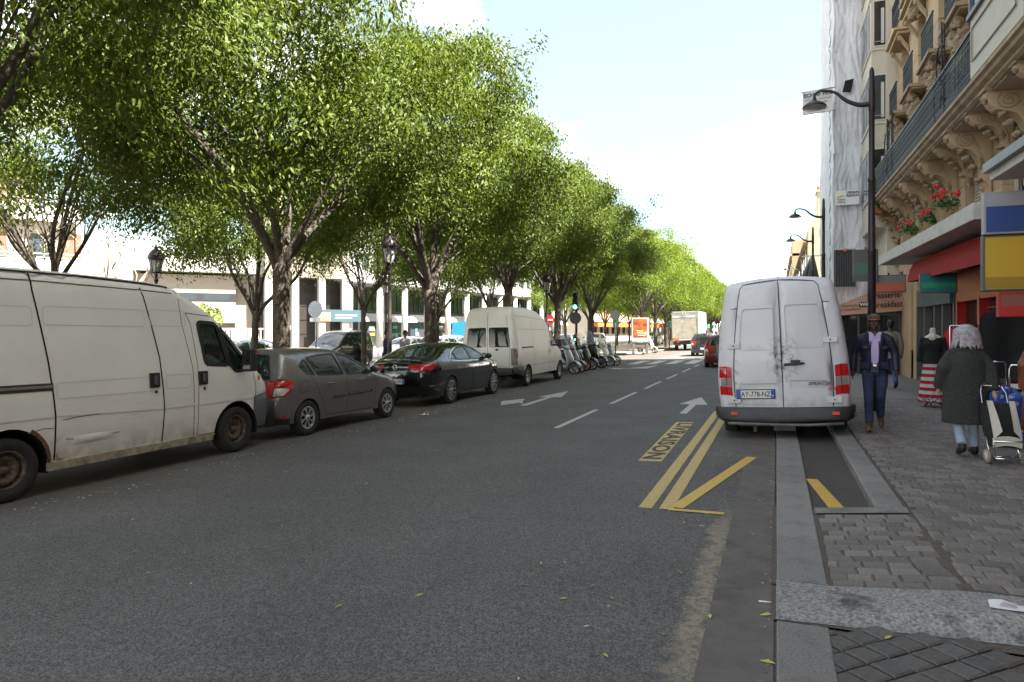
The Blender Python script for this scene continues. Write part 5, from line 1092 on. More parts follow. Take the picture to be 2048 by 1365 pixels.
# spiked iron scrolls fixed on the balcony against climbers
def spikes(y, name='spiked_scroll'):
    m = MB(); z0 = 5.6; pts = []
    for k in range(20): a = 2.6-k*.33; r = .42*(1-k/34); pts.append((0, .10+r*math.cos(a), z0+1.15+r*1.15*math.sin(a)))
    m.tube(pts, .016, 5); pts2 = [(0, -.35, z0), (0,-.38,z0+.8), (0,-.30,z0+1.9)]; m.tube(pts2, .016, 5); m.tube([(0,.5,z0),(0,.62,z0+.6),(0,.45,z0+1.0)], .016, 5)
    m.tube([(0,-.05,z0+.2),(0,-.12,z0+1.0),(0,-.1,z0+2.0)], .016, 5)
    for P_ in (pts, [(0,-.35-.0*k,z0+.3+.16*k) for k in range(10)], [(0,-.10,z0+.4+.16*k) for k in range(10)]):
        for k, p in enumerate(P_[::2]):
            a = k*1.1; d = (.02, .11*math.cos(a), .11*math.sin(a)); m.tube([(p[0]-d[0],p[1]-d[1],p[2]-d[2]),(p[0]+d[0],p[1]+d[1],p[2]+d[2])], [.003,.010] if k%2 else [.010,.003], 4)
            m.tube([(p[0]+.08,p[1],p[2]+.04),(p[0]-.08,p[1],p[2]-.02)], .005, 4)
    o = m.build(name, M_RAIL, SB); o.location = (3.22, y, KR*y); return o
spikes(16.6); spikes(23.2); spikes(24.1)
# glazed bay standing on the balcony near the camera
gb = empty('glazed_bay'); gb.parent = SB; gb.location = (0,0,0)
y0, y1 = 11.25, 13.98
m = MB(); m.b2((3.16,y0,5.6),(FX,y1,6.62)); m.build('bay_base', M_CREAM, gb, shear=sh)
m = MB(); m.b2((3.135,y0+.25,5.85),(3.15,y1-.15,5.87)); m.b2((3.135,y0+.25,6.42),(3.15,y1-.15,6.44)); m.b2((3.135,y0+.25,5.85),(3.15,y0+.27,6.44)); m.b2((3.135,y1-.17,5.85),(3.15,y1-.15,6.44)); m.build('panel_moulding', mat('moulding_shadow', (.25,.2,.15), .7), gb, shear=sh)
m = MB(); m.b2((3.10,y0-.03,6.62),(3.2,y1+.03,6.70)); m.b2((3.12,y0,9.3),(FX,y1,9.6)); 
for k in range(5): yy = y0+.04+(y1-y0-.08)*k/4; m.b2((3.13,yy-.035,6.7),(3.21,yy+.035,9.3))
m.build('bay_frame', mat('grey_brown_frame', (.11,.10,.105), .4), gb, shear=sh)
for k in range(4): ya = y0+.04+(y1-y0-.08)*k/4+.05; yb_ = y0+.04+(y1-y0-.08)*(k+1)/4-.05; m = MB(); m.b2((3.17,ya,6.7),(3.18,yb_,9.3)); m.build('pane', M_WGLB, gb, shear=sh)
m = MB(); m.b2((3.2,y1-.02,6.62),(FX,y1,9.3)); m.build('bay_side', M_CREAM, gb, shear=sh)
for k in range(12):
    pass
# plants on the balcony
M_PLANT = mat('balcony_leaves', (0.055,0.12,0.02), 0.6, island=0.35)
def bush(name, c, r, n, m=M_PLANT, parent=None, s=.05, seed=1, flowers=None):
    q = MB(); rg = random.Random(seed)
    for i in range(n):
        d = Vector((rg.gauss(0,1),rg.gauss(0,1),rg.gauss(0,1))).normalized()*rg.random()**.4; p = Vector((d.x*r[0],d.y*r[1],d.z*r[2])); u = Vector((rg.gauss(0,1),rg.gauss(0,1),rg.gauss(0,.6))).normalized(); v = u.orthogonal().normalized()*.45
        ss = s*rg.uniform(.6,1.3); q.add([p-u*ss, p+v*ss, p+u*ss, p-v*ss], [(0,1,2,3)], 0)
    return q.build(name, m, parent, fix=False)
bp_ = empty('balcony_plant', (3.32, 26.9, 6.25), label='leafy green plant overflowing the far end of the iron balcony', cat='plant')
bush('foliage', None, (.22,.55,.62), 900, parent=bp_, s=.09, seed=2); m = MB(); m.box((0,0,-.52),(.25,.5,.25)); m.build('pot', mat('terracotta', (.3,.11,.05), .8), bp_)
bp2 = empty('balcony_plant', (3.33, 15.4, 6.35), label='small trailing plant behind the balcony railing near the glazed bay', cat='plant')
bush('foliage', None, (.12,.35,.3), 160, parent=bp2, s=.06, seed=3); m = MB(); m.box((0,0,-.3),(.2,.5,.2)); m.build('pot', mat('terracotta', (.3,.11,.05), .8), bp2)
# ---- canopies over the shops
m = MB(); m.b2((2.9,12.65,3.0),(FX,23.4,3.27)); o = m.build('entrance_canopy', M_CONC, shear=sh, bevel=.01); tag(o, 'long white rendered canopy above the shops with flower pots on top', 'canopy')
m = MB(); m.b2((2.9,2.0,3.62),(FX,12.15,3.76)); m.b2((2.98,2.05,3.50),(FX,12.1,3.62), 1); o = m.build('entrance_canopy', [M_ZINC, M_CONC], shear=sh, bevel=.01); tag(o, 'grey metal-edged canopy at the right edge, nearer than the white one', 'canopy')
M_GER = mat('red_geranium', (0.62,0.01,0.02), 0.6, island=.2); M_POT = mat('cream_pot', (0.36,0.27,0.15), 0.8, noise=(8,.2))
for k, (y, lb, s_, sd_) in enumerate(((15.6,'cream flower pot crowded with red geraniums, highest on the white canopy',1.15,11),(17.0,'cream flower pot with fewer red geraniums, middle of the white canopy',.85,12),(19.4,'flower pot with green leaves and one red bloom, far end of the white canopy',1.0,13))):
    zt = 3.27+KR*y; fp = empty('flower_pot', (3.10, y, zt), label=lb, cat='flower pot', group='flower pots on the white canopy')
    m = MB(); m.lathe([(.10*s_,0),(.17*s_,.26*s_),(.185*s_,.28*s_),(.15*s_,.28*s_)], n=18); m.build('pot', M_POT, fp)
    f = bush('foliage', None, (.22*s_,.38*s_,.16*s_), 240, parent=fp, s=.06, seed=sd_); f.location.z = .34*s_
    m = MB(); rg = random.Random(sd_)
    for i in range(9 if k < 2 else 4):
        q = Vector((rg.uniform(-.2,.2),rg.uniform(-.36,.36),.42+rg.uniform(0,.20)))*s_
        for _ in range(16): d = Vector((rg.gauss(0,1),rg.gauss(0,1),rg.gauss(0,1))).normalized()*.052; a_ = d.orthogonal().normalized()*.024; b_ = d.cross(a_).normalized()*.024; m.add([q+d-a_, q+d*.8-b_, q+d+a_, q+d*.8+b_], [(0,1,2,3)])
    m.build('flowers', M_GER, fp)['kind'] = 'stuff'
# ---- shopfronts (ground floor)
M_SHG = mat('shop_window_glass', (0.012,0.013,0.014), 0.04, spec=0.8, alpha=0.42)
def shop(name, label, y0, y1, m_fr, doors, xg=FX+.12, header=(2.25,2.75), col=None):
    s_ = empty(name, (0,0,0), label=label, cat='shopfront'); m = MB()
    m.b2((FX-.06,y0,header[0]),(FX+.3,y1,header[1])); m.b2((FX-.03,y0,0),(FX+.3,y1,.12)); m.build('fascia', m_fr, s_)
    for y in doors: m = MB(); m.box((FX+.05,y,1.13),(.24,.14,2.25)); m.build('post', m_fr, s_)
    for a, c in zip(doors[:-1], doors[1:]): m = MB(); m.b2((xg,a+.07,.12),(xg+.012,c-.07,2.25)); m.build('pane', M_SHG, s_)
    return s_
m = MB(); m.b2((FX-.02,24.2,-.05),(FX+.3,24.9,3.4)); m.b2((FX-.05,25.1,-.05),(FX+.3,27.8,3.4)); m.b2((FX-.08,25.1,-.05),(FX+.3,27.8,.9)); m.build('ground_floor_pier', M_STONE, SB, bevel=.01)
m = MB(); m.b2((FX+.2,2,2.75),(FX+.38,27.8,3.5)); m.b2((FX+.2,24.9,-.05),(FX+.38,25.1,3.4)); m.build('ground_floor_pier', M_STONE2, SB)
shop('grey_shopfront', 'grey framed shop windows between the stone pier and the red shop', 19.3, 24.1, M_GRF, [19.4,20.6,21.6,22.9,24.05])
rs_ = shop('red_shopfront', 'bright red shopfront with clothes hanging in its open doorway', 9.0, 19.2, M_RED, [9.2,12.0,13.6,15.35,17.2,19.1], header=(2.2,2.9))
# interiors without lamps: goods added behind the glass as small bright details
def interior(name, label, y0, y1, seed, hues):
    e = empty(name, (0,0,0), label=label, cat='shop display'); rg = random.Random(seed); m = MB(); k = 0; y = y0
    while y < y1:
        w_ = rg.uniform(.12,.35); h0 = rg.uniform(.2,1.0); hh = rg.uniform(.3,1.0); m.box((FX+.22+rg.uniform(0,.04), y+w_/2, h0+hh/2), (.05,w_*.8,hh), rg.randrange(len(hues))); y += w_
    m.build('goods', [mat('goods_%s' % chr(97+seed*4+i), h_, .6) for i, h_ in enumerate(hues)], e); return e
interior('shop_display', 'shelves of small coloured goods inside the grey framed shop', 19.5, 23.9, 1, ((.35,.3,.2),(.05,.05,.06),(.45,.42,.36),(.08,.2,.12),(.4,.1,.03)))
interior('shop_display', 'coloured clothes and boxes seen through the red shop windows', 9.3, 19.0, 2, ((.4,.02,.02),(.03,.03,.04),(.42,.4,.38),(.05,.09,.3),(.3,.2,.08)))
# hanging goods outside: rail with garments
def garment(parent, c, w_, h_, mats, seed, rz=0.0):
    rg = random.Random(seed); m = MB()
    def f(u, v):
        t = u*2-1; wv = w_/2*(0.75+.25*(1-v)) if v < .85 else w_/2*(1-(v-.85)*3.5)
        return (c[0]+.03*math.sin(u*9+seed)+.02*math.sin(v*7), c[1]+t*wv, c[2]+h_*(v-1))
    m.grid(f, 12, 12); f0 = f; fo = lambda u, v: (f0(u,v)[0]+.07+.02*math.sin(u*6), f0(u,v)[1], f0(u,v)[2]); m.grid(fo, 12, 12); o = m.build('garment', mats, parent, fix=False); return o
M_BLK = mat('black_cloth', (0.012,0.012,0.013), 0.9, noise=(12,.3)); M_REDC = mat('red_cloth', (0.5,0.015,0.02), 0.8); 
M_PRT = mat('printed_cloth', (0.45,0.43,0.34), 0.8, dirt=(22,(0.05,0.06,0.03),0.47,0.53))
rk_ = empty('clothes_rail', (0,0,0), label='chrome clothes rail with red and patterned garments outside the red shop', cat='clothes rail')
m = MB(); m.tube([(3.25,15.9,1.62),(3.9,15.9,1.62)], .014, 8); m.tube([(3.25,15.9,0),(3.25,15.9,1.62)], .016, 8); m.tube([(3.9,15.9,0),(3.9,15.9,1.62)], .016, 8); m.tube([(3.25,15.6,.03),(3.25,16.2,.03)], .016, 8); m.build('frame', M_CHROME, rk_)
for k, mm in enumerate((M_REDC, M_PRT, M_REDC, M_PRT, M_BLK)):
    g_ = garment(rk_, (0,0,0), .5, 1.0, mm, k); g_.location = (3.32+.12*k, 15.9, 1.58); g_.rotation_euler.z = .9
rk2 = empty('clothes_rail', (0,0,0), label='row of black jackets hanging in the doorway of the red shop', cat='clothes rail')
m = MB(); m.tube([(3.72,12.2,1.95),(3.72,15.2,1.95)], .016, 8); m.build('frame', M_CHROME, rk2)
for k in range(9):
    g_ = garment(rk2, (0,0,0), .62, 1.15, M_BLK, k+10); g_.location = (3.75, 12.4+.31*k, 1.92-.03*(k % 3)); g_.rotation_euler.z = PI/2-.35
# stickers on the red shop's glass
m = MB(); st = empty('door_stickers', (0,0,0), label='cream, grey and red stickers on the red shop window by the post', cat='sticker')
for (z0,z1,mm,y0_) in ((1.53,1.63,'cream',14.95),(1.36,1.50,'pale grey',14.95),(1.13,1.30,'white',14.98),(0.98,1.03,'cream',15.0)):
    q = MB(); q.box((FX-.01,y0_,(z0+z1)/2),(.006,.42,z1-z0)); q.build('sticker', mat('sticker_'+mm.replace(' ','_'), {'cream':(.6,.52,.3),'pale grey':(.25,.32,.34),'white':(.65,.62,.6)}[mm], .5), st)
q = MB(); q.box((FX-.012,14.98,1.14),(.006,.4,.05)); q.build('sticker_band', M_RED, st)
# awning of the red shop + plain coloured box signs
m = MB(); m.add([(3.35,12.7,2.98),(3.35,20.4,2.98),(FX,20.4,3.02),(FX,12.7,3.02),(3.22,12.7,2.62),(3.22,20.4,2.62),(3.20,12.7,2.45),(3.20,20.4,2.45)], [(0,1,2,3),(0,4,5,1),(4,6,7,5)]); m.add([(3.35,20.4,2.98),(FX,20.4,3.02),(FX,20.4,2.5),(3.22,20.4,2.45)], [(0,1,2,3)]); m.add([(3.35,12.7,2.98),(FX,12.7,3.02),(FX,12.7,2.5),(3.22,12.7,2.45)], [(0,1,2,3)])
o = m.build('red_awning', mat('red_awning_cloth', (0.26,0.006,0.006), 0.9), shear=lambda p: KR*p[1]-.1, fix=False); tag(o, 'red fabric awning tucked under the white canopy', 'awning')
def boxsign(name, label, x0, x1, y, z0, z1, col, band=None, th=.14, fr=(.08,.08,.08)):
    e = empty(name, ((x0+x1)/2, y, (z0+z1)/2), label=label, cat='sign'); w_, h_ = x1-x0, z1-z0
    q = MB(); q.box((0,0,0),(w_,th,h_)); q.build('sign_case', mat('case_'+name+str(round(fr[0]*100)), fr, .5), e, bevel=.01)
    q = MB(); q.box((0,-th/2-.004,0),(w_-.06,.006,h_-.06)); q.build('sign_face', mat('face_%d_%d_%d' % tuple(int(v*100) for v in col), col, .35), e)
    if band: q = MB(); q.box((0,-th/2-.009,band[1]*h_),(w_-.06,.006,h_*band[2])); q.build('sign_band', mat('face_%d_%d_%d' % tuple(int(v*100) for v in band[0]), band[0], .35), e)
    q = MB(); q.box((0,0,h_/2+.03),(.05,.05,.08)); q.build('hanger', M_BLACK, e); return e
boxsign('projecting_sign', 'blue projecting box sign with pale grey top, hanging under the near canopy', 2.84, 3.85, 11.9, 2.93, 3.55, (.03,.07,.24), ((.33,.33,.38),.30,.30), fr=(.3,.3,.3))
boxsign('projecting_sign', 'large yellow projecting box sign below the blue one, right edge', 2.84, 3.85, 11.95, 2.10, 2.92, (.52,.34,.03), ((.33,.20,.02),-.35,.2))
boxsign('projecting_sign', 'teal green projecting shop sign below the red awning', 3.0, 3.72, 17.6, 2.36, 2.80, (.01,.16,.17), ((.02,.28,.16),-.1,.25))
boxsign('projecting_sign', 'grey and red box sign beneath the yellow one', 3.05, 3.8, 12.0, 1.72, 2.08, (.25,.09,.07), ((.42,.03,.02),-.25,.4), fr=(.4,.02,.02))
q = MB(); q.b2((3.95,19.4,2.2),(4.08,22.8,2.62)); o = q.build('fascia_sign', mat('dark_teal_fascia', (.04,.09,.12), .5), bevel=.01); tag(o, 'dark blue-grey fascia sign above the grey framed shop', 'sign')
# ---- brasserie terrace at the corner
M_SALM = mat('salmon_awning_cloth', (0.50,0.30,0.225), 0.85, noise=(3,.06)); M_BRN = mat('brown_lettering', (0.06,0.028,0.02), 0.7)
br = empty('brasserie_terrace', (0,0,0), label='brasserie terrace with salmon awning and dark glazed front', cat='terrace')
m = MB(); A = [(2.02,2.06),(4.25,2.22),(4.25,3.15),(3.3,2.95),(2.02,2.42)]
m.add([(x,26.6,z) for x,z in A]+[(x,30.7,z) for x,z in A], [(0,1,2,3,4),(9,8,7,6,5),(3,8,9,4),(4,9,5,0),(2,7,8,3)]); m.build('awning', M_SALM, br)
TY = 26.585
text('lettering', 'Brasserie', .31, M_BRN, (3.50,TY,2.74), (PI/2,-.05,0), br, bold=.004, sx=.80); text('lettering', 'Breakfast', .31, M_BRN, (3.58,TY,2.42), (PI/2,-.05,0), br, bold=.004, sx=.80)
m = MB(); p = rpoly([(2.70,2.33),(3.08,2.35),(3.08,2.54),(2.70,2.52)], .06); m.add([(a,TY-.002,c_) for a,c_ in p], [tuple(range(len(p)))]); m.build('wifi_badge', M_BLACK, br)
text('lettering', 'WiFi', .17, M_WHITE, (2.89,TY-.006,2.435), (PI/2,-.05,0), br, ext=.001, bold=.003)
text('lettering', 'r climatisée', .13, M_BRN, (2.36,TY,2.40), (PI/2,-.05,0), br, ext=.001); text('lettering', 'te chauffante', .13, M_BRN, (2.42,TY,2.27), (PI/2,-.05,0), br, ext=.001)
m = MB()
for x in (2.08,2.72,3.35,4.0): m.box((x,26.9,1.05),(.06,.06,2.1))
for y in (27.9,28.9,29.9): m.box((2.08,y,1.05),(.06,.06,2.1))
m.box((3.05,26.9,.55),(2.0,.05,.06)); m.box((3.05,26.9,2.1),(2.0,.06,.10)); m.build('terrace_frame', M_FRD, br)
m = MB(); m.b2((2.1,26.93,.58),(4.0,26.94,2.05)); m.b2((2.1,26.93,.05),(4.0,26.94,.52)); m.b2((2.07,27,.1),(2.08,30.6,2.05)); m.build('terrace_glass', M_WGL, br)
m = MB(); rg = random.Random(8)
for k in range(26): m.box((2.2+.07*k, 27.35, 1.2+rg.uniform(-.05,.05)), (.035,.05,.22), rg.randrange(3))
m.box((3.0,27.45,1.45),(1.9,.03,.05),0); m.box((2.75,27.5,1.75),(.5,.02,.35),1); m.build('bottles', [mat('bottle_red', (.5,.03,.02), .3), mat('bottle_pale', (.5,.48,.42), .4), mat('bottle_green', (.04,.12,.05), .2)], br)
boxsign('projecting_sign', 'dark grey-green sign box beside the lamp post above the brasserie', 2.38, 3.12, 25.2, 3.15, 4.2, (.07,.085,.08), ((.05,.14,.10),-.1,.35))
boxsign('projecting_sign', 'grey sign with orange-red lower half above the brasserie awning', 2.95, 3.95, 25.4, 2.78, 3.35, (.20,.19,.18), ((.48,.12,.06),-.22,.45))
# ---- modern cream infill building with box bays
mb2 = empty('modern_building', (0,0,0), label='narrow cream modern building with stacked box windows beyond the stone building', cat='building')
m = MB(); m.b2((3.75,27.95,-.2),(10,31.2,20)); m.b2((3.26,28.1,5.3),(3.8,31.0,20)); m.build('wall', M_CREAM, mb2)
for (a, c) in ((5.9,7.6),(8.6,10.3),(11.3,13.0),(14.0,15.7)):
    w_ = empty('window'); w_.parent = mb2; z = (a+c)/2+.60
    q = MB(); q.box((3.53,28.09,z),(.44,.03,c-a)); q.box((3.245,29.5,z),(.03,2.6,c-a)); q.build('frame', M_FRW, w_)
    q = MB(); q.box((3.53,28.07,z),(.36,.02,c-a-.1)); q.build('pane', M_WGLB if a in (8.6,) else M_WGL, w_)
    for k in range(3): q = MB(); q.box((3.225,28.7+.85*k,z),(.02,.75,c-a-.12)); q.build('pane', M_WGLB, w_)
    q = MB(); q.box((3.53,28.05,z-(c-a)/2+.18),(.46,.02,.02)); q.build('guard_rail', M_STEEL, w_)
    q = MB(); q.box((3.53,28.085,z-(c-a)/2-.10),(.50,.06,.05)); q.box((3.23,29.5,z-(c-a)/2-.10),(.05,2.8,.05)); q.box((3.23,29.5,z+(c-a)/2+.05),(.05,2.8,.05)); q.build('sill', M_FRW, w_)
    q = MB(); q.box((3.62,28.06,z-.1),(.10,.012,(c-a)*.75)); q.build('curtain', M_CURT, w_)
# ---- scaffold wrapped in white sheeting
M_SHEET = mat('white_scaffold_sheeting', (0.63,0.63,0.66), 0.55, noise=(1.2,0.10,8), dirt=(0.8,(0.47,0.47,0.50),0.45,0.75), bump=(2.2,0.04))
scf = empty('wrapped_scaffold', (0,0,0), label='tall scaffold wrapped in creased white plastic sheeting', cat='scaffold')
rw = [random.Random(77).uniform(0,6) for _ in range(20)]
from mathutils import noise as _ns
def wr(u, v):
    a = _ns.noise(Vector((u*3.1, v*.22, 1.3)))*.13; b_ = 1-abs(_ns.noise(Vector((u*5.5+v*.55, v*.5-u*1.2, 4.0)))*2); c_ = 1-abs(_ns.noise(Vector((u*11-v*1.1, v*1.7, 8.0)))*2); d_ = 1-abs(_ns.noise(Vector((u*30, v*1.1, 3.0)))*2)
    return .6*a+.040*b_*b_+.022*c_*c_+.012*d_
def sheet_y(x0, x1, y, z0, z1): 
    q = MB(); q.grid(lambda u,v: (x0+(x1-x0)*u+.04*math.sin(3*v*14), y+1.3*wr(u*1.4, z0+(z1-z0)*v), z0+(z1-z0)*v), 60, 190); return q
def sheet_x(y0, y1, x, z0, z1):
    q = MB(); q.grid(lambda u,v: (x+wr(u*6+2, z0+(z1-z0)*v), y0+(y1-y0)*u, z0+(z1-z0)*v), 90, 110); return q
sheet_y(2.2, 4.2, 31.0, 2.6, 21).build('sheeting', M_SHEET, scf); sheet_x(31.0, 40.0, 2.2, 2.6, 21).build('sheeting', M_SHEET, scf)
m = MB()
for y in (31.1,33.3,35.5,37.7,39.9):
    m.tube([(2.32,y,0),(2.32,y,21)], .025, 6)
for z in (2.5,4.6,6.7,8.8,10.9,13,15.1,17.2,19.3): m.tube([(2.32,31,z),(2.32,40,z)], .025, 6); m.tube([(2.2,31.15,z),(4.1,31.15,z)], .025, 6)
m.b2((3.3,31.3,-.2),(9,40,20.5), 1); m.build('scaffold_frame', [M_STEEL, M_CREAM], scf)
m = MB(); m.add([(2.52,30.82,11.25),(2.62,30.8,11.7),(2.95,30.8,11.75),(2.82,30.82,11.2)], [(0,1,2,3)]); m.build('sheeting_flap', M_DARKIN, scf)  # dark flap hung in front of the sheeting, no opening cut
m = MB()
for k in range(26): z = 3+.68*k; m.tube([(2.06,31.0,z),(2.10,30.9,z+.34),(2.04,31.0,z+.6)], .022, 5)
m.build('lashing', M_SHEET, scf)
bn = empty('scaffold_banner', (0,0,0), label='white banner reading ECHAF PRO projecting from the wrapped scaffold', cat='banner')
q = MB(); q.grid(lambda u,v: (1.02+1.12*u, 30.4+.03*math.sin(u*5+v*3), 10.36+.92*v+.05*u), 12, 8); q.build('banner_cloth', mat('banner_white', (.66,.66,.64), .7), bn, fix=False)
q = MB(); q.tube([(0.95,30.4,11.28),(2.25,30.4,11.36)], .02, 6); q.tube([(1.0,30.4,10.36),(2.25,30.4,10.43)], .02, 6); q.build('banner_pole', M_STEEL, bn)
text('lettering', 'ECHAF PRO', .21, mat('banner_ink', (.03,.03,.04), .7), (1.60,30.33,11.13), (PI/2,-.05,0), bn, ext=.001, bold=.006)
for k, tx in enumerate(('LOCATION MONTAGE','ECHAFAUDAGES','01 43 60 00 00','echafpro@orange.fr')): text('lettering', tx, .095, mat('banner_ink', (.03,.03,.04), .7), (1.58,30.33,10.93-.135*k), (PI/2,-.05,0), bn, ext=.001)
us = empty('renovation_sign', (0,0,0), label='white URBAN RENOV sign with yellow stroke fixed to the scaffold sheeting', cat='sign')
q = MB(); q.box((2.70,30.78,6.93),(.87,.02,.58)); q.build('sign_board', M_WHITE, us)
text('lettering', 'URBAN', .14, M_BLACK, (2.90,30.76,7.13), (PI/2,0,0), us, ext=.001, bold=.004); text('lettering', 'RENOV', .14, M_BLACK, (2.90,30.76,7.0), (PI/2,0,0), us, ext=.001, bold=.004)
for k, tx in enumerate(('ENTREPRISE','GENERALE','DE PEINTURE')): text('lettering', tx, .055, M_BLACK, (2.48,30.76,6.86-.065*k), (PI/2,0,0), us, ext=.001, bold=.001)
q = MB(); q.tube([(2.30,30.765,6.93),(2.42,30.765,6.99),(2.62,30.765,7.01)], [.02,.035,.008], 6); q.build('logo_stroke', mat('logo_yellow', (.75,.5,.05), .5), us)
M_CORR = mat('dark_corrugated_steel', (0.085,0.09,0.095), 0.45, 0.5, noise=(3,.15))
def corr(name, label, P, nseg, loc):
    e = empty(name, loc, label=label, cat='corrugated panel'); q = MB(); A_, B_, C_, D_ = [Vector(p) for p in P]; nn = (B_-A_).cross(D_-A_).normalized()
    q.grid(lambda u,v: (A_*(1-u)*(1-v)+B_*u*(1-v)+C_*u*v+D_*(1-u)*v)+nn*.03*(1 if int(u*nseg*2) % 2 else -1), nseg*4, 1, 0, False); o = q.build('metal_sheet', M_CORR, e); md_ = o.modifiers.new('s','SOLIDIFY'); md_.thickness = .01
    q = MB(); q.box(((P[0][0]+P[1][0])/2, P[0][1]-.05, P[3][2]), (abs(P[1][0]-P[0][0])+.05,.05,.06)); q.box(((P[0][0]+P[1][0])/2-.0, P[0][1]-.08, P[3][2]-.05), (.12,.04,.10), 1); q.build('edge_rail', [M_STEEL, mat('orange_tag', (.7,.12,.03), .5)], e)
    return e
corr('site_hoarding', 'dark corrugated metal panel hanging on the scaffold above the brasserie', [(2.20,30.6,3.30),(2.98,30.6,3.30),(2.98,30.6,4.82),(2.20,30.6,4.82)], 9, (0,0,0))
corr('site_hoarding', 'tilted corrugated metal fan sheet behind the white van roof', [(1.30,40.2,4.4),(2.35,40.2,3.6),(1.85,39.0,5.5),(1.75,41,5.55)], 5, (0,0,0))
# ---- far buildings on the right
fb = empty('corner_building', (0,0,0), label='plain cream gable with brick chimney beyond the scaffold', cat='building')
M_GAB = mat('cream_gable_render', (0.50,0.41,0.27), 0.8, noise=(1.5,.05)); m = MB()
m.b2((2.67,66,-.2),(12,110,10.6)); m.add([(2.67,66,10.6),(12,66,10.6),(12,66,14),(4.4,66,13.2),(2.67,110,10.6),(12,110,10.6),(12,110,14),(4.4,110,13.2)], [(0,1,2,3),(7,6,5,4),(0,3,7,4),(3,2,6,7)]); m.build('wall', M_GAB, fb)
m = MB(); m.b2((3.45,66.5,11),(4.6,68.5,13.9)); m.b2((3.35,66.4,13.9),(4.7,68.6,14.05)); m.build('chimney', M_GAB, fb)
for k in range(6): m = MB(); m.lathe([(.09,0),(.07,.35),(.09,.38),(.001,.38)], c=(3.5+.2*k,66.8,14.05), n=10); m.build('chimney_pot', mat('terracotta', (.3,.11,.05), .8), fb)
m = MB()
for k in range(7):
    for f_ in range(3): m.b2((2.60,69+4.5*k,1.6+3*f_),(2.68,70.2+4.5*k,3.5+3*f_))
o = m.build('windows', M_WGL, fb); o['kind'] = 'stuff'
m = MB(); m.b2((2.3,66,9.4),(2.68,110,9.6)); m.b2((2.2,66,4.4),(2.68,110,4.55)); m.build('ledge', M_STONE2, fb)
fb2 = empty('corner_building', (0,0,0), label='distant stone apartment block closing the right side of the avenue', cat='building')
m = MB(); m.b2((2.4,118,-.3),(14,180,16)); m.b2((2.1,118,13.5),(14,180,13.9)); m.build('wall', M_STONE, fb2); m = MB()
for k in range(10):
    for f_ in range(4): m.b2((2.34,120+6*k,1.6+3.4*f_),(2.42,121.6+6*k,3.8+3.4*f_))
m.build('windows', M_WGL, fb2)['kind'] = 'stuff'
# ================================================ LEFT SIDE BUILDINGS
M_WPAN = mat('white_precast_panel', (0.43,0.415,0.385), 0.6, noise=(.4,.04,6), dirt=(.5,(.35,.33,.29),.5,.8)); M_WCREAM = mat('cream_precast_panel', (0.31,0.265,0.205), 0.65, noise=(.3,.05,6), dirt=(.6,(.25,.21,.16),.5,.8))
M_BRNW = mat('dark_brown_cladding', (0.035,0.028,0.025), 0.35, noise=(.8,.2)); M_LGL = mat('green_shop_glass', (0.035,0.055,0.035), 0.05, spec=.6, noise=(.6,.6)); M_MULL = mat('dark_mullion', (.03,.03,.03), .4)
def frame_mat(A, B):    # local x along A->B, local y outward (towards the avenue), z up
    d = (Vector((*B,0))-Vector((*A,0))).normalized(); nrm = Vector((d.y,-d.x,0)); return Matrix(((d.x,nrm.x,0,A[0]),(d.y,nrm.y,0,A[1]),(0,0,1,0),(0,0,0,1)))
A_, B_ = (-37.0,53.5), (-29.3,105.0); Fm = frame_mat(A_, B_); LEN = math.dist(A_, B_)
wb_ = empty('arcade_building', label='long white building on round columns above shops, behind the trees', cat='building'); wb_.matrix_world = Fm
m = MB(); m.b2((0,-14,6.2),(LEN,0,14.5)); m.b2((0,-14,-.3),(LEN,-3.2,6.2)); m.build('wall', M_WPAN, wb_)
m = MB(); m.b2((-.1,.0,6.15),(LEN,.12,6.75)); m.b2((-.1,.0,10.3),(LEN,.08,10.5)); m.build('fascia', M_WPAN, wb_)
for k in range(14):
    x = 1.0+3.9*k if k else .6; q = MB(); q.lathe([(.34,-.3),(.34,6.2)], c=(x,-.4,0), n=16)
    if x < LEN-1: q.build('column', M_WPAN, wb_)
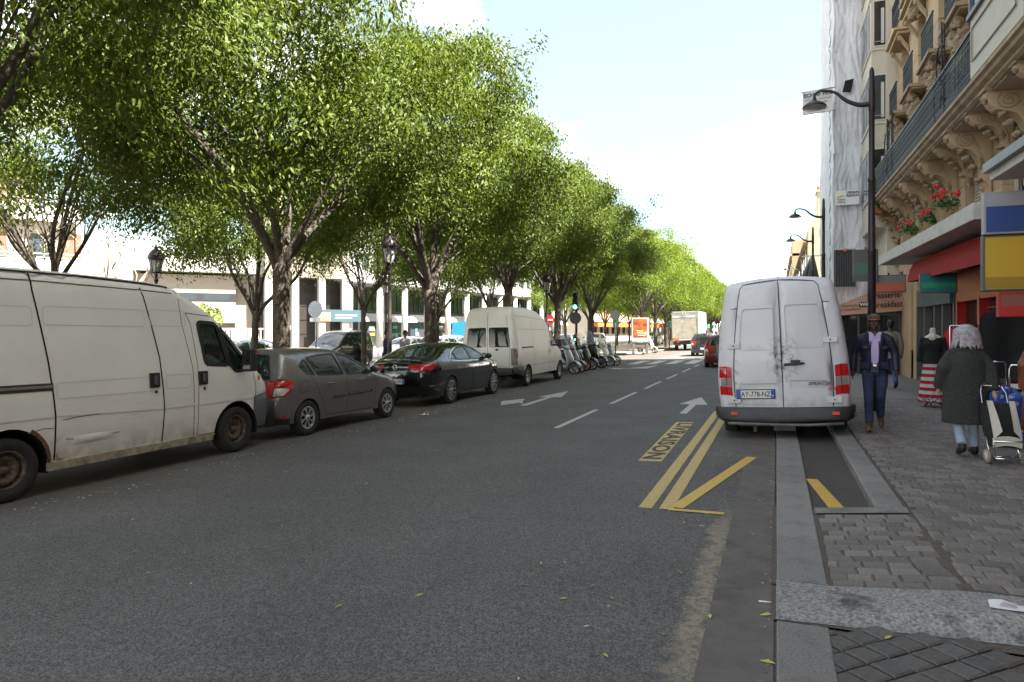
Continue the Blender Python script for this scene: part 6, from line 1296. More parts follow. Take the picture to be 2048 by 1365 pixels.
for k in range(13):
    x = 1.2+3.9*k; 
    if x+3.6 > LEN: break
    w_ = empty('window'); w_.parent = wb_; q = MB(); q.b2((x,-3.15,3.6),(x+3.6,-3.1,6.0)); q.build('pane', M_LGL, w_); q = MB()
    for j in range(4): q.b2((x+.9*j-.04,-3.1,3.6),(x+.9*j+.04,-3.0,6.0))
    q.b2((x,-3.1,3.3),(x+3.6,-3.0,3.6)); q.build('mullion', M_MULL, w_)
    w_ = empty('window'); w_.parent = wb_; q = MB(); q.b2((x,-3.15,0),(x+3.6,-3.1,2.5)); q.build('pane', M_LGL if k % 3 else M_WGLB, w_); q = MB(); q.b2((x,-3.1,2.5),(x+3.6,-2.95,3.3)); q.build('shop_fascia', mat('shop_fascia_%d' % (k % 3), ((.5,.5,.48),(.30,.31,.31),(.42,.42,.4))[k % 3], .5), w_)
    if k % 2 == 0:
        q = MB(); n_ = 8; q.add([(x+.1, -3.0+1.5*math.sin(i*PI/2/n_), 2.45+.75*math.cos(i*PI/2/n_)) for i in range(n_+1)]+[(x+3.4, -3.0+1.5*math.sin(i*PI/2/n_), 2.45+.75*math.cos(i*PI/2/n_)) for i in range(n_+1)]+[(x+.1,-3,2.45),(x+3.4,-3,2.45)], [(i,i+1,i+n_+2,i+n_+1) for i in range(n_)]+[tuple(list(range(n_+1))+[2*n_+2]), tuple(list(range(n_+1,2*n_+2))+[2*n_+3])]); q.build('awning', M_WHITE, w_)
    for j in range(2):
        for f_ in range(2): q = MB(); q.b2((x+.7+1.7*j,-.02,7.3+3.3*f_),(x+1.5+1.7*j,.03,9.0+3.3*f_)); q.build('upper_window', M_WGLB, wb_)
# colourful posters / goods in the shop windows
rgp = random.Random(31); q = MB()
for k in range(60): x = rgp.uniform(5,LEN-3); z = rgp.uniform(.2,2.0); q.b2((x,-3.06,z),(x+rgp.uniform(.3,.9),-3.04,z+rgp.uniform(.2,.6)), rgp.randrange(5))
o = q.build('window_posters', [mat('poster_red',(.55,.05,.04),.5), mat('poster_white',(.7,.7,.68),.5), mat('poster_orange',(.6,.22,.05),.5), mat('poster_teal',(.05,.25,.28),.5), mat('poster_dark',(.04,.04,.05),.5)], wb_); o['kind'] = 'stuff'
# corner block with tall dark recesses (faces the camera)
C_, D_ = (-41.2,47.8), (-37.0,53.5); Fc = frame_mat(C_, D_); lc = math.dist(C_, D_)
cbk = empty('corner_block', label='corner block with tall dark brown recesses between pale columns', cat='building'); cbk.matrix_world = Fc
m = MB(); m.b2((-.3,-9,6.3),(lc,0,13.5)); m.build('wall', M_WCREAM, cbk)
m = MB(); m.b2((-.3,-8,-.3),(lc,-1.6,6.3)); m.build('dark_wall', M_BRNW, cbk)
m = MB(); [m.b2((0.1*0+.9*i,-.01,6.35+1.2*j),(.9*i+.02,.008,6.35+1.2*(j+1))) for i in range(8) for j in range(5)]; [m.b2((-.3,-.01,7.5+1.2*j),(lc,.008,7.52+1.2*j)) for j in range(5)]; m.build('panel_joint', M_STJ, cbk)
for x in (0,2.3,4.7,lc-.2): q = MB(); q.b2((x-.3,-.6,-.3),(x+.3,-.02,6.3)); q.build('column', M_WPAN, cbk)
for z in (1.2,2.5,3.8,5.1): q = MB(); q.b2((0,-1.62,z),(lc,-1.55,z+.07)); q.build('cladding_joint', M_BLACK, cbk)
for (x, z) in ((.5,3.2),(.5,4.2)): q = MB(); q.b2((x,-1.6,z),(x+.28,-1.5,z+.8)); q.build('wall_sign', M_WHITE, cbk)
ps = empty('travel_poster', label='long teal and orange shop banner above the doors under the arcade corner', cat='sign'); ps.matrix_world = Fc
q = MB(); q.b2((4.2,.05,2.35),(8.6,.12,3.45)); q.build('board', mat('muted_teal_banner', (.035,.075,.09), .6), ps); q = MB(); q.b2((4.25,.12,2.4),(5.4,.14,3.2)); q.ell((5.0,.13,2.7),(.35,.03,.3),mi=0); q.build('picture', mat('poster_orange2', (.65,.2,.07), .5, dirt=(3,(.2,.5,.55),.5,.6)), ps)
q = MB(); q.b2((5.9,.12,2.9),(7.9,.14,3.02)); q.b2((5.9,.12,2.65),(7.4,.14,2.75)); q.build('print', M_WHITE, ps)
# pale office block with ribbon window, white slab above
E_, F_ = (-50.5,40.2), (-41.6,49.6); Fe = frame_mat(E_, F_); le = math.dist(E_, F_)
ob = empty('office_block', label='cream office block with a ribbon window beneath a projecting white slab', cat='building'); ob.matrix_world = Fe
m = MB(); m.b2((0,-8,2.2),(le*.72,0,6.3)); m.b2((le*.72,-8,-.3),(le,-.8,6.4)); m.b2((0,-8,-.3),(le*.72,-2.4,2.2)); m.build('wall', M_WCREAM, ob)
m = MB(); m.b2((-1,-8,6.5),(le+1.5,.9,8.2)); m.b2((-7,-8,5.2),(1.5,1.4,7.0)); m.build('slab', M_WPAN, ob)
w_ = empty('window'); w_.parent = ob; m = MB(); m.b2((1.2,-.02,4.05),(le*.72,.03,4.75)); m.build('frame', M_MULL, w_)
for k in range(3): m = MB(); m.b2((1.5+2.6*k,.03,4.12),(3.6+2.6*k,.045,4.68)); m.build('pane', M_WGLB, w_)
q = MB(); q.box((le*.84,-.7,5.3),(.3,.3,.14)); q.build('wall_lamp', M_STEEL, ob)
# stepped terraces behind the near trees
G_, H_ = (-64,20), (-50.5,40.2); Fg = frame_mat(G_, H_); lg = math.dist(G_, H_)
tb = empty('terraced_housing', label='pale stepped apartment complex with balconies and brick-brown panels behind the trees', cat='building'); tb.matrix_world = Fg
M_BRK = mat('brown_brick_panel', (.17,.085,.055), .8, noise=(3,.15))
m = MB(); m.b2((-30,-22,-.3),(lg+2,-1,6.5)); m.b2((-30,-26,6.5),(lg-2,-5,11.5)); m.b2((-30,-30,11.5),(lg-5,-9,16.5)); m.b2((-30,-32,16.5),(lg-9,-13,21.5)); m.build('wall', M_WCREAM, tb)
m = MB()
for (z, y, xe) in ((5.6,0,lg+2),(10.6,-4,lg-2),(15.6,-8,lg-5),(20.6,-12,lg-9)): m.b2((-30,y-.25,z),(xe,y,z+1.3))
m.build('parapet', M_WPAN, tb)
rgt = random.Random(9); q1, q2, q3 = MB(), MB(), MB()
for (z, y, xe) in ((2.6,-1,lg),(7.6,-5,lg-3),(12.6,-9,lg-6),(17.6,-13,lg-10)):
    x = -28
    while x < xe-2: q1.b2((x,y,z),(x+1.6,y+.05,z+2.0)); q2.b2((x+2.0,y,z),(x+3.6,y+.08,z+2.2)); x += 5.2
q1.build('windows', M_WGLB, tb)['kind'] = 'stuff'; q2.build('brick_panels', M_BRK, tb)['kind'] = 'stuff'
m = MB(); [m.b2((-30,-.3+dy,z),(lg+2,-.25+dy,z+.05)) for (z, dy) in ((7.2,.2),(7.5,.2),(12.2,-3.8),(12.5,-3.8))]; m.build('hand_rail', M_WHITE, tb)
# entrance fence, green and yellow boards
fn = empty('white_fence', label='white barred fence in front of the office block, seen past the white van bonnet', cat='fence'); fn.matrix_world = frame_mat((-44.5,27),(-38.5,44)); 
bar = MB(); bar.box((0,0,.75),(.07,.05,1.9)); bs_ = bar.build('bar', M_WHITE, fn)
for k in range(1, 90): share('bar', bs_, (.2*k,0,0), fn)
m = MB(); m.b2((0,-.03,1.62),(18,.03,1.72)); m.b2((0,-.03,.1),(18,.03,.2)); m.build('rail', M_WHITE, fn)
for (x0, x1, col, nm, lb) in ((3.0,4.6,(.12,.55,.08),'green_board','bright green notice board fixed on the white fence'),(9.0,10.3,(.65,.6,.05),'yellow_board','yellow no-parking board fixed on the white fence')):
    q = MB(); q.b2((x0,.06,.75),(x1,.10,1.55)); o = q.build(nm, mat(nm+'_paint', col, .5)); o.matrix_world = fn.matrix_world; tag(o, lb, 'sign')
# buildings further along the left, seen between trunks
def block2(name, label, P, Q, dep, h, m_, floors, wcol, extra=None):
    e = empty(name, label=label, cat='building'); e.matrix_world = frame_mat(P, Q); ln = math.dist(P, Q); b = MB(); b.b2((0,-dep,-.3),(ln,0,h)); b.build('wall', m_, e); q = MB()
    for f_ in range(floors):
        x = 1
        while x < ln-1.5: q.b2((x,-.02,1.0+3*f_+(.9 if f_ else 0)),(x+1.2,.04,2.6+3*f_+(.6 if f_ else 0))); x += 2.6
    q.build('windows', wcol, e)['kind'] = 'stuff'
    q = MB(); [q.b2((0,0,3.1+3*f_),(ln,.5,3.25+3*f_)) for f_ in range(floors)]; q.build('balcony_slab', M_WPAN, e); return e, ln
M_ORB = mat('salmon_render', (.50,.27,.17), .8, noise=(.5,.1)); M_CRB = mat('pale_cream_render', (.60,.53,.43), .8, noise=(.5,.08))
e, ln = block2('balcony_block', 'cream and salmon apartment block with balconies left of the poster panel', (-29.0,112),(-22.5,150), 14, 13, M_CRB, 4, M_WGL)
q = MB(); q.b2((0,.5,2.2),(ln,1.2,2.9)); q.build('orange_awning', mat('orange_awning', (.65,.16,.04), .6), e); q = MB(); q.b2((4,0.02,3.2),(9,.1,12.8)); q.b2((16,0.02,3.2),(21,.1,12.8)); q.build('salmon_panel', M_ORB, e)
e, ln = block2('balcony_block', 'distant salmon building with green awnings beyond the advertising panel', (-21.5,156),(-17.5,210), 14, 14, M_ORB, 4, M_WGL)
q = MB(); q.b2((0,.3,2.3),(ln,1.2,3.2)); q.build('green_awning', mat('green_awning', (.03,.30,.12), .6), e)
e, ln = block2('end_building', 'pale far building closing the avenue behind the last trees', (-17,260),(16,262), 14, 15, M_CRB, 4, M_WGL)
bh = MB(); bh.b2((-26.5,54.0,-.2),(-24.0,54.3,2.3)); bh.b2((-24,54.0,-.2),(-21.5,54.3,2.3)); o = bh.build('blue_hoarding', mat('bright_blue_hoarding', (.015,.27,.60), .5)); tag(o, 'bright blue hoarding panel behind the benches and trunks', 'hoarding')
# ================================================ TREES
def leaf_material(name, c1, c2):
    m = bpy.data.materials.new(name); m.use_nodes = True; t = m.node_tree; n = t.nodes.new; l = t.links.new; b = t.nodes['Principled BSDF']; o = t.nodes['Material Output']
    g = n('ShaderNodeNewGeometry'); oi = n('ShaderNodeObjectInfo'); tcn = n('ShaderNodeTexCoord')
    nz = noise_fac(t, tcn.outputs['Object'], .8, .3, .7, 3); ad = n('ShaderNodeMath'); ad.operation = 'MULTIPLY_ADD'; l(nz, ad.inputs[0]); ad.inputs[1].default_value = .45
    md_ = n('ShaderNodeMath'); md_.operation = 'MULTIPLY'; l(g.outputs['Random Per Island'], md_.inputs[0]); md_.inputs[1].default_value = .55; l(md_.outputs[0], ad.inputs[2])
    c = mixcol(t, ad.outputs[0], c1, c2)
    b.inputs['Roughness'].default_value = .5; b.inputs['Specular IOR Level'].default_value = .25; l(c, b.inputs['Base Color'])
    tr = n('ShaderNodeBsdfTranslucent'); hs_ = n('ShaderNodeMix'); hs_.data_type = 'RGBA'; hs_.blend_type = 'MULTIPLY'; hs_.inputs[0].default_value = 1; l(c, hs_.inputs[6]); hs_.inputs[7].default_value = (1.5, 1.4, .6, 1); l(hs_.outputs[2], tr.inputs[0])
    mx_ = n('ShaderNodeMixShader'); mx_.inputs[0].default_value = .34; l(b.outputs[0], mx_.inputs[1]); l(tr.outputs[0], mx_.inputs[2]); l(mx_.outputs[0], o.inputs[0]); return m
M_LF1 = leaf_material('elm_leaves', (0.046,0.086,0.012), (0.155,0.195,0.034))
M_LF2 = leaf_material('young_elm_leaves', (0.080,0.140,0.014), (0.180,0.230,0.028))
M_BARK = mat('grey_brown_bark', (0.082,0.066,0.050), 0.9, noise=(9,.3,8), bump=(22,.03), dirt=(3.5,(.045,.045,.028),.5,.75))
M_BARKP = mat('pale_bare_bark', (0.30,0.225,0.155), 0.85, noise=(6,.2), bump=(18,.01))
def leaf_cloud(centers, per, spread, size, rng, droop=.6):
    C_ = np.repeat(centers, per, axis=0); n = len(C_)
    P = C_+rng.normal(0, 1, (n,3))*np.array(spread)
    P[:,2] -= np.abs(rng.normal(0, spread[2]*.7, n))
    bd = np.repeat(rng.normal(0, 1, (len(centers),3)), per, axis=0); d = rng.normal(0, .55, (n,3))+bd*.55; d[:,2] = d[:,2]*.5-droop*1.9; d /= np.linalg.norm(d, axis=1)[:,None]
    r = np.repeat(rng.normal(0, 1, (len(centers),3)), per, axis=0)+rng.normal(0, .45, (n,3)); s = np.cross(d, r); s /= np.maximum(np.linalg.norm(s, axis=1), 1e-6)[:,None]; nn = np.cross(d, s)
    L_ = (size*rng.uniform(.65, 1.3, n))[:,None]; w_ = L_*.19
    v = np.empty((n,4,3)); v[:,0] = P; v[:,1] = P+d*L_*.42+s*w_+nn*w_*.35; v[:,2] = P+d*L_-nn*L_*.08; v[:,3] = P+d*L_*.42-s*w_+nn*w_*.35
    return v.reshape(-1,3), n
def leaf_mesh(name, V, n):
    me = bpy.data.meshes.new(name); me.vertices.add(len(V)); me.vertices.foreach_set('co', V.astype(np.float32).ravel())
    me.loops.add(n*6); me.polygons.add(n*2); base = np.arange(n)[:,None]*4; idx = (base+np.array([[0,1,2,0,2,3]])).ravel()
    me.loops.foreach_set('vertex_index', idx.astype(np.int32)); me.polygons.foreach_set('loop_start', (np.arange(n*2)*3).astype(np.int32)); me.update(calc_edges=True); return me
def make_tree(seed, H=11.2, R=3.8, fork=3.3, tr=.20, zc=7.1, nl=68, ncl=25, per=50, lsize=.136, m=M_LF1, name='street_tree', droop=.5, spread=.25):
    rng = np.random.default_rng(seed); rg = random.Random(seed); root = empty(name)
    # lobes on an egg-shaped crown
    lobes = []; rz_up, rz_dn = H-zc, zc-3.7
    for i in range(nl):
        for _ in range(40):
            d = rng.normal(0,1,3); d /= np.linalg.norm(d)
            if d[2] < -.93: continue
            f = rng.uniform(.66,.94) if rng.random() < .85 else rng.uniform(.35,.6)
            rad = R*(1-.10*max(0,d[2])); p = np.array([d[0]*rad*f, d[1]*rad*f, zc+d[2]*(rz_up if d[2] > 0 else rz_dn)*f*(1 if d[2] < 0 else .98)])
            if p[2] < zc-.7 and math.hypot(p[0],p[1]) < R*.50: continue
            if all(np.linalg.norm(p-q[0]) > .62 for q in lobes): break
        lobes.append((p, rng.uniform(.65,1.15)))
    cen = []
    for p, r in lobes:
        out = p-np.array([0,0,zc-1.5]); out = out/max(1e-6, np.linalg.norm(out))
        for k in range(ncl):
            d = rng.normal(0,1,3); d /= np.linalg.norm(d); d = d+out*.55+np.array([0,0,.25]); d /= np.linalg.norm(d); cen.append(p+d*r*rng.uniform(.5,1.05)*np.array([1.15,1.15,.85]))
    for i in range(int(nl*.5)):      # stray sprays breaking the outline
        p, r = lobes[rng.integers(nl)]; out = p-np.array([0,0,zc-1]); out /= max(1e-6, np.linalg.norm(out)); cen.append(p+out*r*rng.uniform(1.0,1.35)+rng.normal(0,.3,3))
    V, n = leaf_cloud(np.array(cen), per, (spread,spread,spread*.7), lsize, rng, droop)
    me = leaf_mesh('crown', V, n); me.materials.append(m); cr_ = bpy.data.objects.new('crown', me); COL.objects.link(cr_); cr_.parent = root
    # trunk and limbs
    t_ = MB(); lean = (rg.uniform(-.12,.12), rg.uniform(-.12,.12)); tp = [(0,0,-.1),(0,0,.25),(lean[0]*.4,lean[1]*.4,fork*.5),(lean[0],lean[1],fork)]
    t_.tube(cat_rom(tp, 4), [tr*x for x in np.interp(np.linspace(0,1,13), [0,.1,.3,1], [1.45,1.08,1.0,.92])], 14); 
    for k in range(3): a = rg.uniform(0,6); z = rg.uniform(1.5,fork); t_.ell((lean[0]*z/fork+tr*.85*math.cos(a), lean[1]*z/fork+tr*.85*math.sin(a), z), (.06,.06,.09), 8, 6)
    t_.build('trunk', M_BARK, root)
    nm = rg.choice((5,6)); L_ = MB(); T0 = Vector((lean[0], lean[1], fork-.12)); a0 = rg.uniform(0,6)
    P_l = [Vector(p) for p, r in lobes]; used = [[] for _ in range(nm)]; dirs = []
    for k in range(nm):
        a = a0+2*PI*k/nm+rg.uniform(-.3,.3); inc = rg.uniform(.45,.85) if k else .12; dirs.append(Vector((math.cos(a)*inc, math.sin(a)*inc, 1)).normalized())
    for p in P_l:
        d = (p-T0).normalized(); k = max(range(nm), key=lambda i: d.dot(dirs[i])); used[k].append(p)
    for k in range(nm):
        if not used[k]: continue
        ctr = sum(used[k], Vector())/len(used[k]); mid = T0+dirs[k]*(ctr-T0).length*.5; mid.z -= .1; end = T0+(ctr-T0)*.92; r0 = tr*rg.uniform(.52,.68)
        path = cat_rom([tuple(T0+Vector((0,0,-.15))), tuple(T0+dirs[k]*.6), tuple(mid+Vector((rg.uniform(-.15,.15),rg.uniform(-.15,.15),0))), tuple(end)], 6); n_ = len(path)
        L_.tube(path, [r0*(1-.55*i/(n_-1)) for i in range(n_)], 9)
        for p in used[k]:
            if rg.random() < .55: continue
            i0 = rg.randrange(int(n_*.25), n_); b0 = Vector(path[i0]); 
            if (p-b0).length < .4: continue
            md2 = b0+(p-b0)*.5+Vector((rg.uniform(-.25,.25),rg.uniform(-.25,.25),rg.uniform(-.05,.3))); rb = r0*(1-.55*i0/(n_-1))*rg.uniform(.35,.5)
            bp = cat_rom([tuple(b0), tuple(md2), tuple(p)], 4); L_.tube(bp, [max(.007, rb*(1-.75*i/(len(bp)-1))) for i in range(len(bp))], 6)
            for j in range(3): q = p+Vector((rg.uniform(-.8,.8),rg.uniform(-.8,.8),rg.uniform(-.2,.7))); L_.tube([tuple(md2*.4+p*.6), tuple(q)], [max(.008,rb*.3), .004], 4, cap=False)
    lo = L_.build('limbs', M_BARK, root); lo['kind'] = 'stuff'
    return root
V1 = [make_tree(101), make_tree(102, H=11.1, R=3.75, fork=3.0, zc=7.0), make_tree(103, H=11.3, R=3.85, fork=3.5)]
V2 = [make_tree(201, H=8.6, R=3.4, fork=2.4, tr=.13, zc=5.7, nl=48, ncl=22, per=38), make_tree(202, H=8.9, R=3.5, fork=2.8, tr=.12, zc=5.9, nl=48, ncl=22, per=38)]
V3 = [make_tree(301, H=11.0, R=3.7, fork=3.2, tr=.17, zc=6.9, nl=60, ncl=20, per=26, lsize=.17, m=M_LF2), make_tree(302, H=10.8, R=3.6, fork=3.0, tr=.16, zc=6.7, nl=60, ncl=20, per=26, lsize=.17, m=M_LF2)]
GN, GM = 'street trees in the row by the kerb', 'slimmer street trees in the second row'
near = [(-10.5,5.3,2,'big leafy street tree overhanging the white van, trunk out of sight at the far left',.9,1.0), (-10.5,12.6,0,'big leafy tree whose thick trunk rises behind the grey hatchback',0.3,1.0), (-10.5,19.8,1,'big tree forking low behind the black saloon roof',2.1,1.02), (-10.5,27.0,2,'leafy tree whose forked trunk stands behind the white window van',4.0,.98),
        (-10.5,33.5,0,'leafy tree just left of the traffic light',1.3,.93), (-10.5,40.5,1,'leafy tree behind the parked scooters, last before the crossing',5.2,.90)]
used_src = set()
for x, y, v, lb, rz, s in near:
    src = V1[v]
    if v not in used_src: o = src; used_src.add(v); o.location = (x,y,-.205); o.rotation_euler.z = rz; o.scale = (s,s,s); 
    else: o = dup(src, (x,y,-.205), rz, scale=s)
    tag(o, lb, 'tree', GN)
sec = [(-17.1,4.8,0,'slim tree in the second row, hidden low behind the white van at the far left',.5,1.05), (-17.1,11.9,1,'slim many-stemmed tree above the roof of the nearest white van',1.6,1.0), (-17.1,19.05,0,'thin-trunked tree just left of the thick trunk behind the grey hatchback',2.9,1.0), (-17.1,25.95,1,'thin-trunked tree beside the black people carrier',4.4,1.0), (-17.1,33.0,0,'thin tree half hidden behind the thick trunk over the black saloon',5.1,1.02), (-17.1,40.3,1,'slim forked tree seen above the white window van roof',.2,1.05)]
us2 = set()
for x, y, v, lb, rz, s in sec:
    src = V2[v]
    if v not in us2: o = src; us2.add(v); o.location = (x,y,-.205); o.rotation_euler.z = rz; o.scale = (s,s,s)
    else: o = dup(src, (x,y,-.205), rz, scale=s)
    tag(o, lb, 'tree', GM)
rgt = random.Random(55); us3 = set(); y = 57.5; k = 0
while y < 190:
    for row, x in enumerate((-10.6, -17.2)):
        v = (k+row) % 2; s = rgt.uniform(.93,1.08)*(1 if row == 0 else .85)
        src = V3[v]
        if v not in us3: o = src; us3.add(v); o.location = (x,y,-.205); o.rotation_euler.z = rgt.uniform(0,6); o.scale = (s,s,s)
        else: o = dup(src, (x+rgt.uniform(-.2,.2),y+rgt.uniform(-.3,.3),-.205), rgt.uniform(0,6), scale=s)
        tag(o, ('pale green tree of the kerb-side row beyond the crossing', 'smaller pale green tree of the inner row beyond the crossing')[row], 'tree', ('kerb-side trees beyond the crossing', 'inner trees beyond the crossing')[row])
    y += 7.1; k += 1
src = V3[0]
for (x, y) in ((-3.5,205),(2.0,214),(-8,222),(-13,200),(7,230),(-1,232)):
    o = dup(src, (x,y,-.2), rgt.uniform(0,6), scale=1.0); tag(o, 'tree closing the far end of the avenue above the lorry', 'tree', 'trees at the far end of the avenue')
# bare pale tree and shrubs by the terraces
bt_ = empty('bare_tree', (-32.5,24.5,-.2), label='pale many-stemmed tree without leaves in front of the terraces, left of a lantern', cat='tree'); m = MB(); rg = random.Random(12)
def rec(p, d, r, l, dep):
    q = p+d*l; m.tube([tuple(p), tuple(p+d*l*.5+Vector((rg.uniform(-.1,.1),)*3)*l), tuple(q)], [r, r*.85, r*.68], 7 if dep < 2 else 4)
    if dep < 5:
        for k in range(2 if dep else 6): a = rg.uniform(0,6.28); e = (.62 if dep else .75); rec(q if dep else p, (d*1.0+Vector((math.cos(a),math.sin(a),rg.uniform(0,.5)))*e).normalized(), r*rg.uniform(.5,.68), l*rg.uniform(.6,.85) if dep else 2.6, dep+1)
rec(Vector((0,0,0)), Vector((0,0,1)), .22, 2.2, 0); m.build('trunk', M_BARKP, bt_)
for i, (x, y, z) in enumerate(((-33,27,1.6),(-30,29.5,1.5),(-40,22,2.0))):
    s_ = empty('shrub', (x,y,-.2), label=('low yellow-green shrub left of the lantern','low yellow-green shrub right of the lantern','loose pale shrub at the foot of the terraces')[i], cat='shrub')
    f = bush('foliage', None, (1.1,1.1,.9), 700, m=M_LF2, parent=s_, s=.14, seed=i+40); f.location.z = z+.8; m = MB(); m.tube([(0,0,0),(0.05,0,z)], [.05,.03], 6); m.build('stem', M_BARK, s_)
# ================================================ STREET FURNITURE
M_LANT = mat('lantern_brown_iron', (0.045,0.034,0.032), 0.5, 0.2, noise=(8,.2)); M_LGLASS = mat('frosted_lantern_glass', (0.42,0.42,0.40), 0.25, spec=.6)
def lantern(loc, label, group='wrought iron lanterns on the median'):
    e = empty('street_lantern', loc, label=label, cat='street lamp', group=group)
    m = MB(); m.lathe([(.20,0),(.20,.10),(.15,.16),(.135,.55),(.16,.60),(.16,.66),(.10,.74),(.085,.95),(.10,.98),(.10,1.03),(.066,1.08),(.058,2.0),(.07,2.03),(.07,2.08),(.055,2.12),(.045,3.35),(.07,3.38),(.075,3.43),(.04,3.5),(.06,3.62),(.001,3.62)], n=16); m.build('post', M_LANT, e)
    m = MB()
    for k in range(4): a = PI/2*k+PI/4; m.tube([(.04*math.cos(a),.04*math.sin(a),3.48),(.12*math.cos(a),.12*math.sin(a),3.55),(.15*math.cos(a),.15*math.sin(a),3.68)], .012, 5)
    for k in range(8): a = 2*PI*k/8; m.tube([(.145*math.cos(a),.145*math.sin(a),3.68),(.215*math.cos(a),.215*math.sin(a),4.10)], .011, 5)
    m.lathe([(.15,3.66),(.16,3.69),(.15,3.70)], n=16, cap=False); m.lathe([(.225,4.08),(.24,4.12),(.225,4.14)], n=16, cap=False); m.build('cage', M_LANT, e)
    m = MB(); m.lathe([(.135,3.69),(.205,4.10)], n=8, smooth=False, cap=False); m.build('lamp_glass', M_LGLASS, e)
    m = MB(); m.lathe([(.235,4.12),(.255,4.15),(.25,4.25),(.21,4.31),(.12,4.44),(.06,4.48),(.07,4.52),(.03,4.56),(.02,4.62),(.001,4.64)], n=20); m.build('lamp_cap', M_LANT, e); return e
ln0 = lantern((-10.4,17.1,-.205), 'tall iron lantern between the thick trunks, beside the man in a cap')
for p, lb in (((-18.9,30.7,-.205),'smaller-looking iron lantern just right of the nearer one, behind the walking people'), ((-10.4,31.6,-.205),'iron lantern behind the white window van, left of the traffic light'), ((-19.4,17.05,-.205),'iron lantern rising above the roof of the nearest white van'), ((-18.9,60,-.205),'small far lantern between trunks beyond the side street')):
    dup(ln0, p, 0, label=lb)
M_POLE = mat('dark_brown_lamp_post', (0.032,0.024,0.028), 0.4, 0.3); M_LENS = mat('lamp_lens', (0.40,0.40,0.38), 0.3)
def arm_lamp(loc, label, hgt=6.3):
    e = empty('street_lamp', loc, label=label, cat='street lamp', group='curved-arm street lamps on the right pavement')
    m = MB(); m.lathe([(.09,0),(.09,.5),(.075,.6),(.070,3.0),(.08,3.02),(.08,3.06),(.066,3.1),(.060,4.35),(.072,4.37),(.072,4.42),(.054,4.46),(.050,5.7),(.060,5.72),(.060,6.15),(.05,6.17),(.045,6.45),(.03,6.52),(.001,6.55)], n=16); m.build('post', M_POLE, e)
    m = MB(); m.tube(cat_rom([(0,0,5.85),(-.22,0,5.85),(-.44,0,5.96),(-.64,0,6.14),(-.86,0,6.20),(-.98,0,6.16),(-1.0,0,6.10)], 5), [.055,.052,.05,.048,.046,.044,.042,.04,.038,.04,.036,.034,.032,.03,.028,.026,.025,.025,.024,.024]+[.022]*11, 10); m.build('arm', M_POLE, e)
    m = MB(); m.lathe([(.02,6.12),(.035,6.06),(.05,6.02),(.12,5.99),(.19,5.94),(.225,5.90),(.22,5.885)], c=(-1.0,0,0), n=28, cap=False); m.build('lamp_shade', M_POLE, e)
    m = MB(); m.lathe([(.22,5.892),(.15,5.87),(.09,5.855),(.001,5.85)], c=(-1.0,0,0), n=24, cap=False); m.build('lamp_lens', M_LENS, e)
    return e
al = arm_lamp((1.70,14.6,0), 'tall dark street lamp with curved arm standing behind the walking man in the cap')
for p, lb in (((1.68,28.4,0),'curved-arm street lamp just left of the wrapped scaffold, second along'), ((1.66,36.0,0),'third curved-arm street lamp, lower in front of the cream gable'), ((1.66,53,0),'smallest far curved-arm street lamp just above the white delivery van')): dup(al, p, 0, label=lb)
# camera-side modern pole with small lamp and street signs
e = empty('lamp_pole', (-24.9,30.2,-.3), label='slim mauve-brown pole with small hooded lamp and blue street plates', cat='street lamp'); m = MB(); m.lathe([(.10,0),(.085,3),(.06,6.8),(.001,6.85)], n=12); m.build('post', mat('mauve_brown_post', (.12,.075,.075), .5), e)
m = MB(); m.tube([(0,0,3.4),(-.25,-.1,3.62),(-.5,-.15,3.55),(-.52,-.15,3.4)], .03, 6); m.lathe([(.03,3.42),(.25,3.28),(.26,3.22)], c=(-.52,-.15,0), n=16, cap=False); m.build('lamp_arm', mat('pale_lamp_arm', (.5,.47,.47), .5), e)
m = MB(); m.box((.12,-.1,2.4),(.30,.03,.36)); m.build('sign', mat('blue_sign', (.06,.2,.3), .5), e); m = MB(); m.box((.25,-.1,2.0),(.30,.03,.22)); m.build('sign', M_WHITE, e)
def disc_sign(loc, label, face, hgt=2.2, r=.33, rz=0, plate_=False, bar=False):
    e = empty('road_sign', loc, rz, label=label, cat='road sign'); m = MB(); m.tube([(0,.03,0),(0,.03,hgt+.25)], .035, 8); m.build('post', M_STEEL if not bar else M_IRON, e)
    m = MB(); m.lathe([(.001,-.012),(r,-.012),(r,.004),(.001,.004)], c=(0,-.02,hgt), n=28, axis='y', cap=False, smooth=False); m.build('disc', face, e)
    if plate_: m = MB(); m.box((-.16,-.03,hgt-.5),(.28,.02,.2)); m.box((.16,-.03,hgt-.5),(.28,.02,.2)); m.build('plate', M_WHITE, e)
    return e
M_SBACK = mat('grey_sign_back', (.10,.105,.11), .5, .2); M_SRED = mat('sign_red', (.6,.015,.02), .4)
disc_sign((-20.5,27.0,-.205), 'round pale sign seen from behind with two small plates, in front of the dark recess', mat('pale_sign_back', (.42,.45,.5), .5), 2.75, .40, plate_=True)
ne = disc_sign((-15.1,46.5,-.3), 'red no-entry sign above the blue hoarding', M_SRED, 2.6, .36); m = MB(); m.box((0,-.045,2.6),(.5,.01,.12)); m.build('white_bar', M_WHITE, ne)
disc_sign((-10.0,44.9,-.3), 'dark grey round sign back on a pole right of the scooters', M_SBACK, 2.85, .33, bar=True)
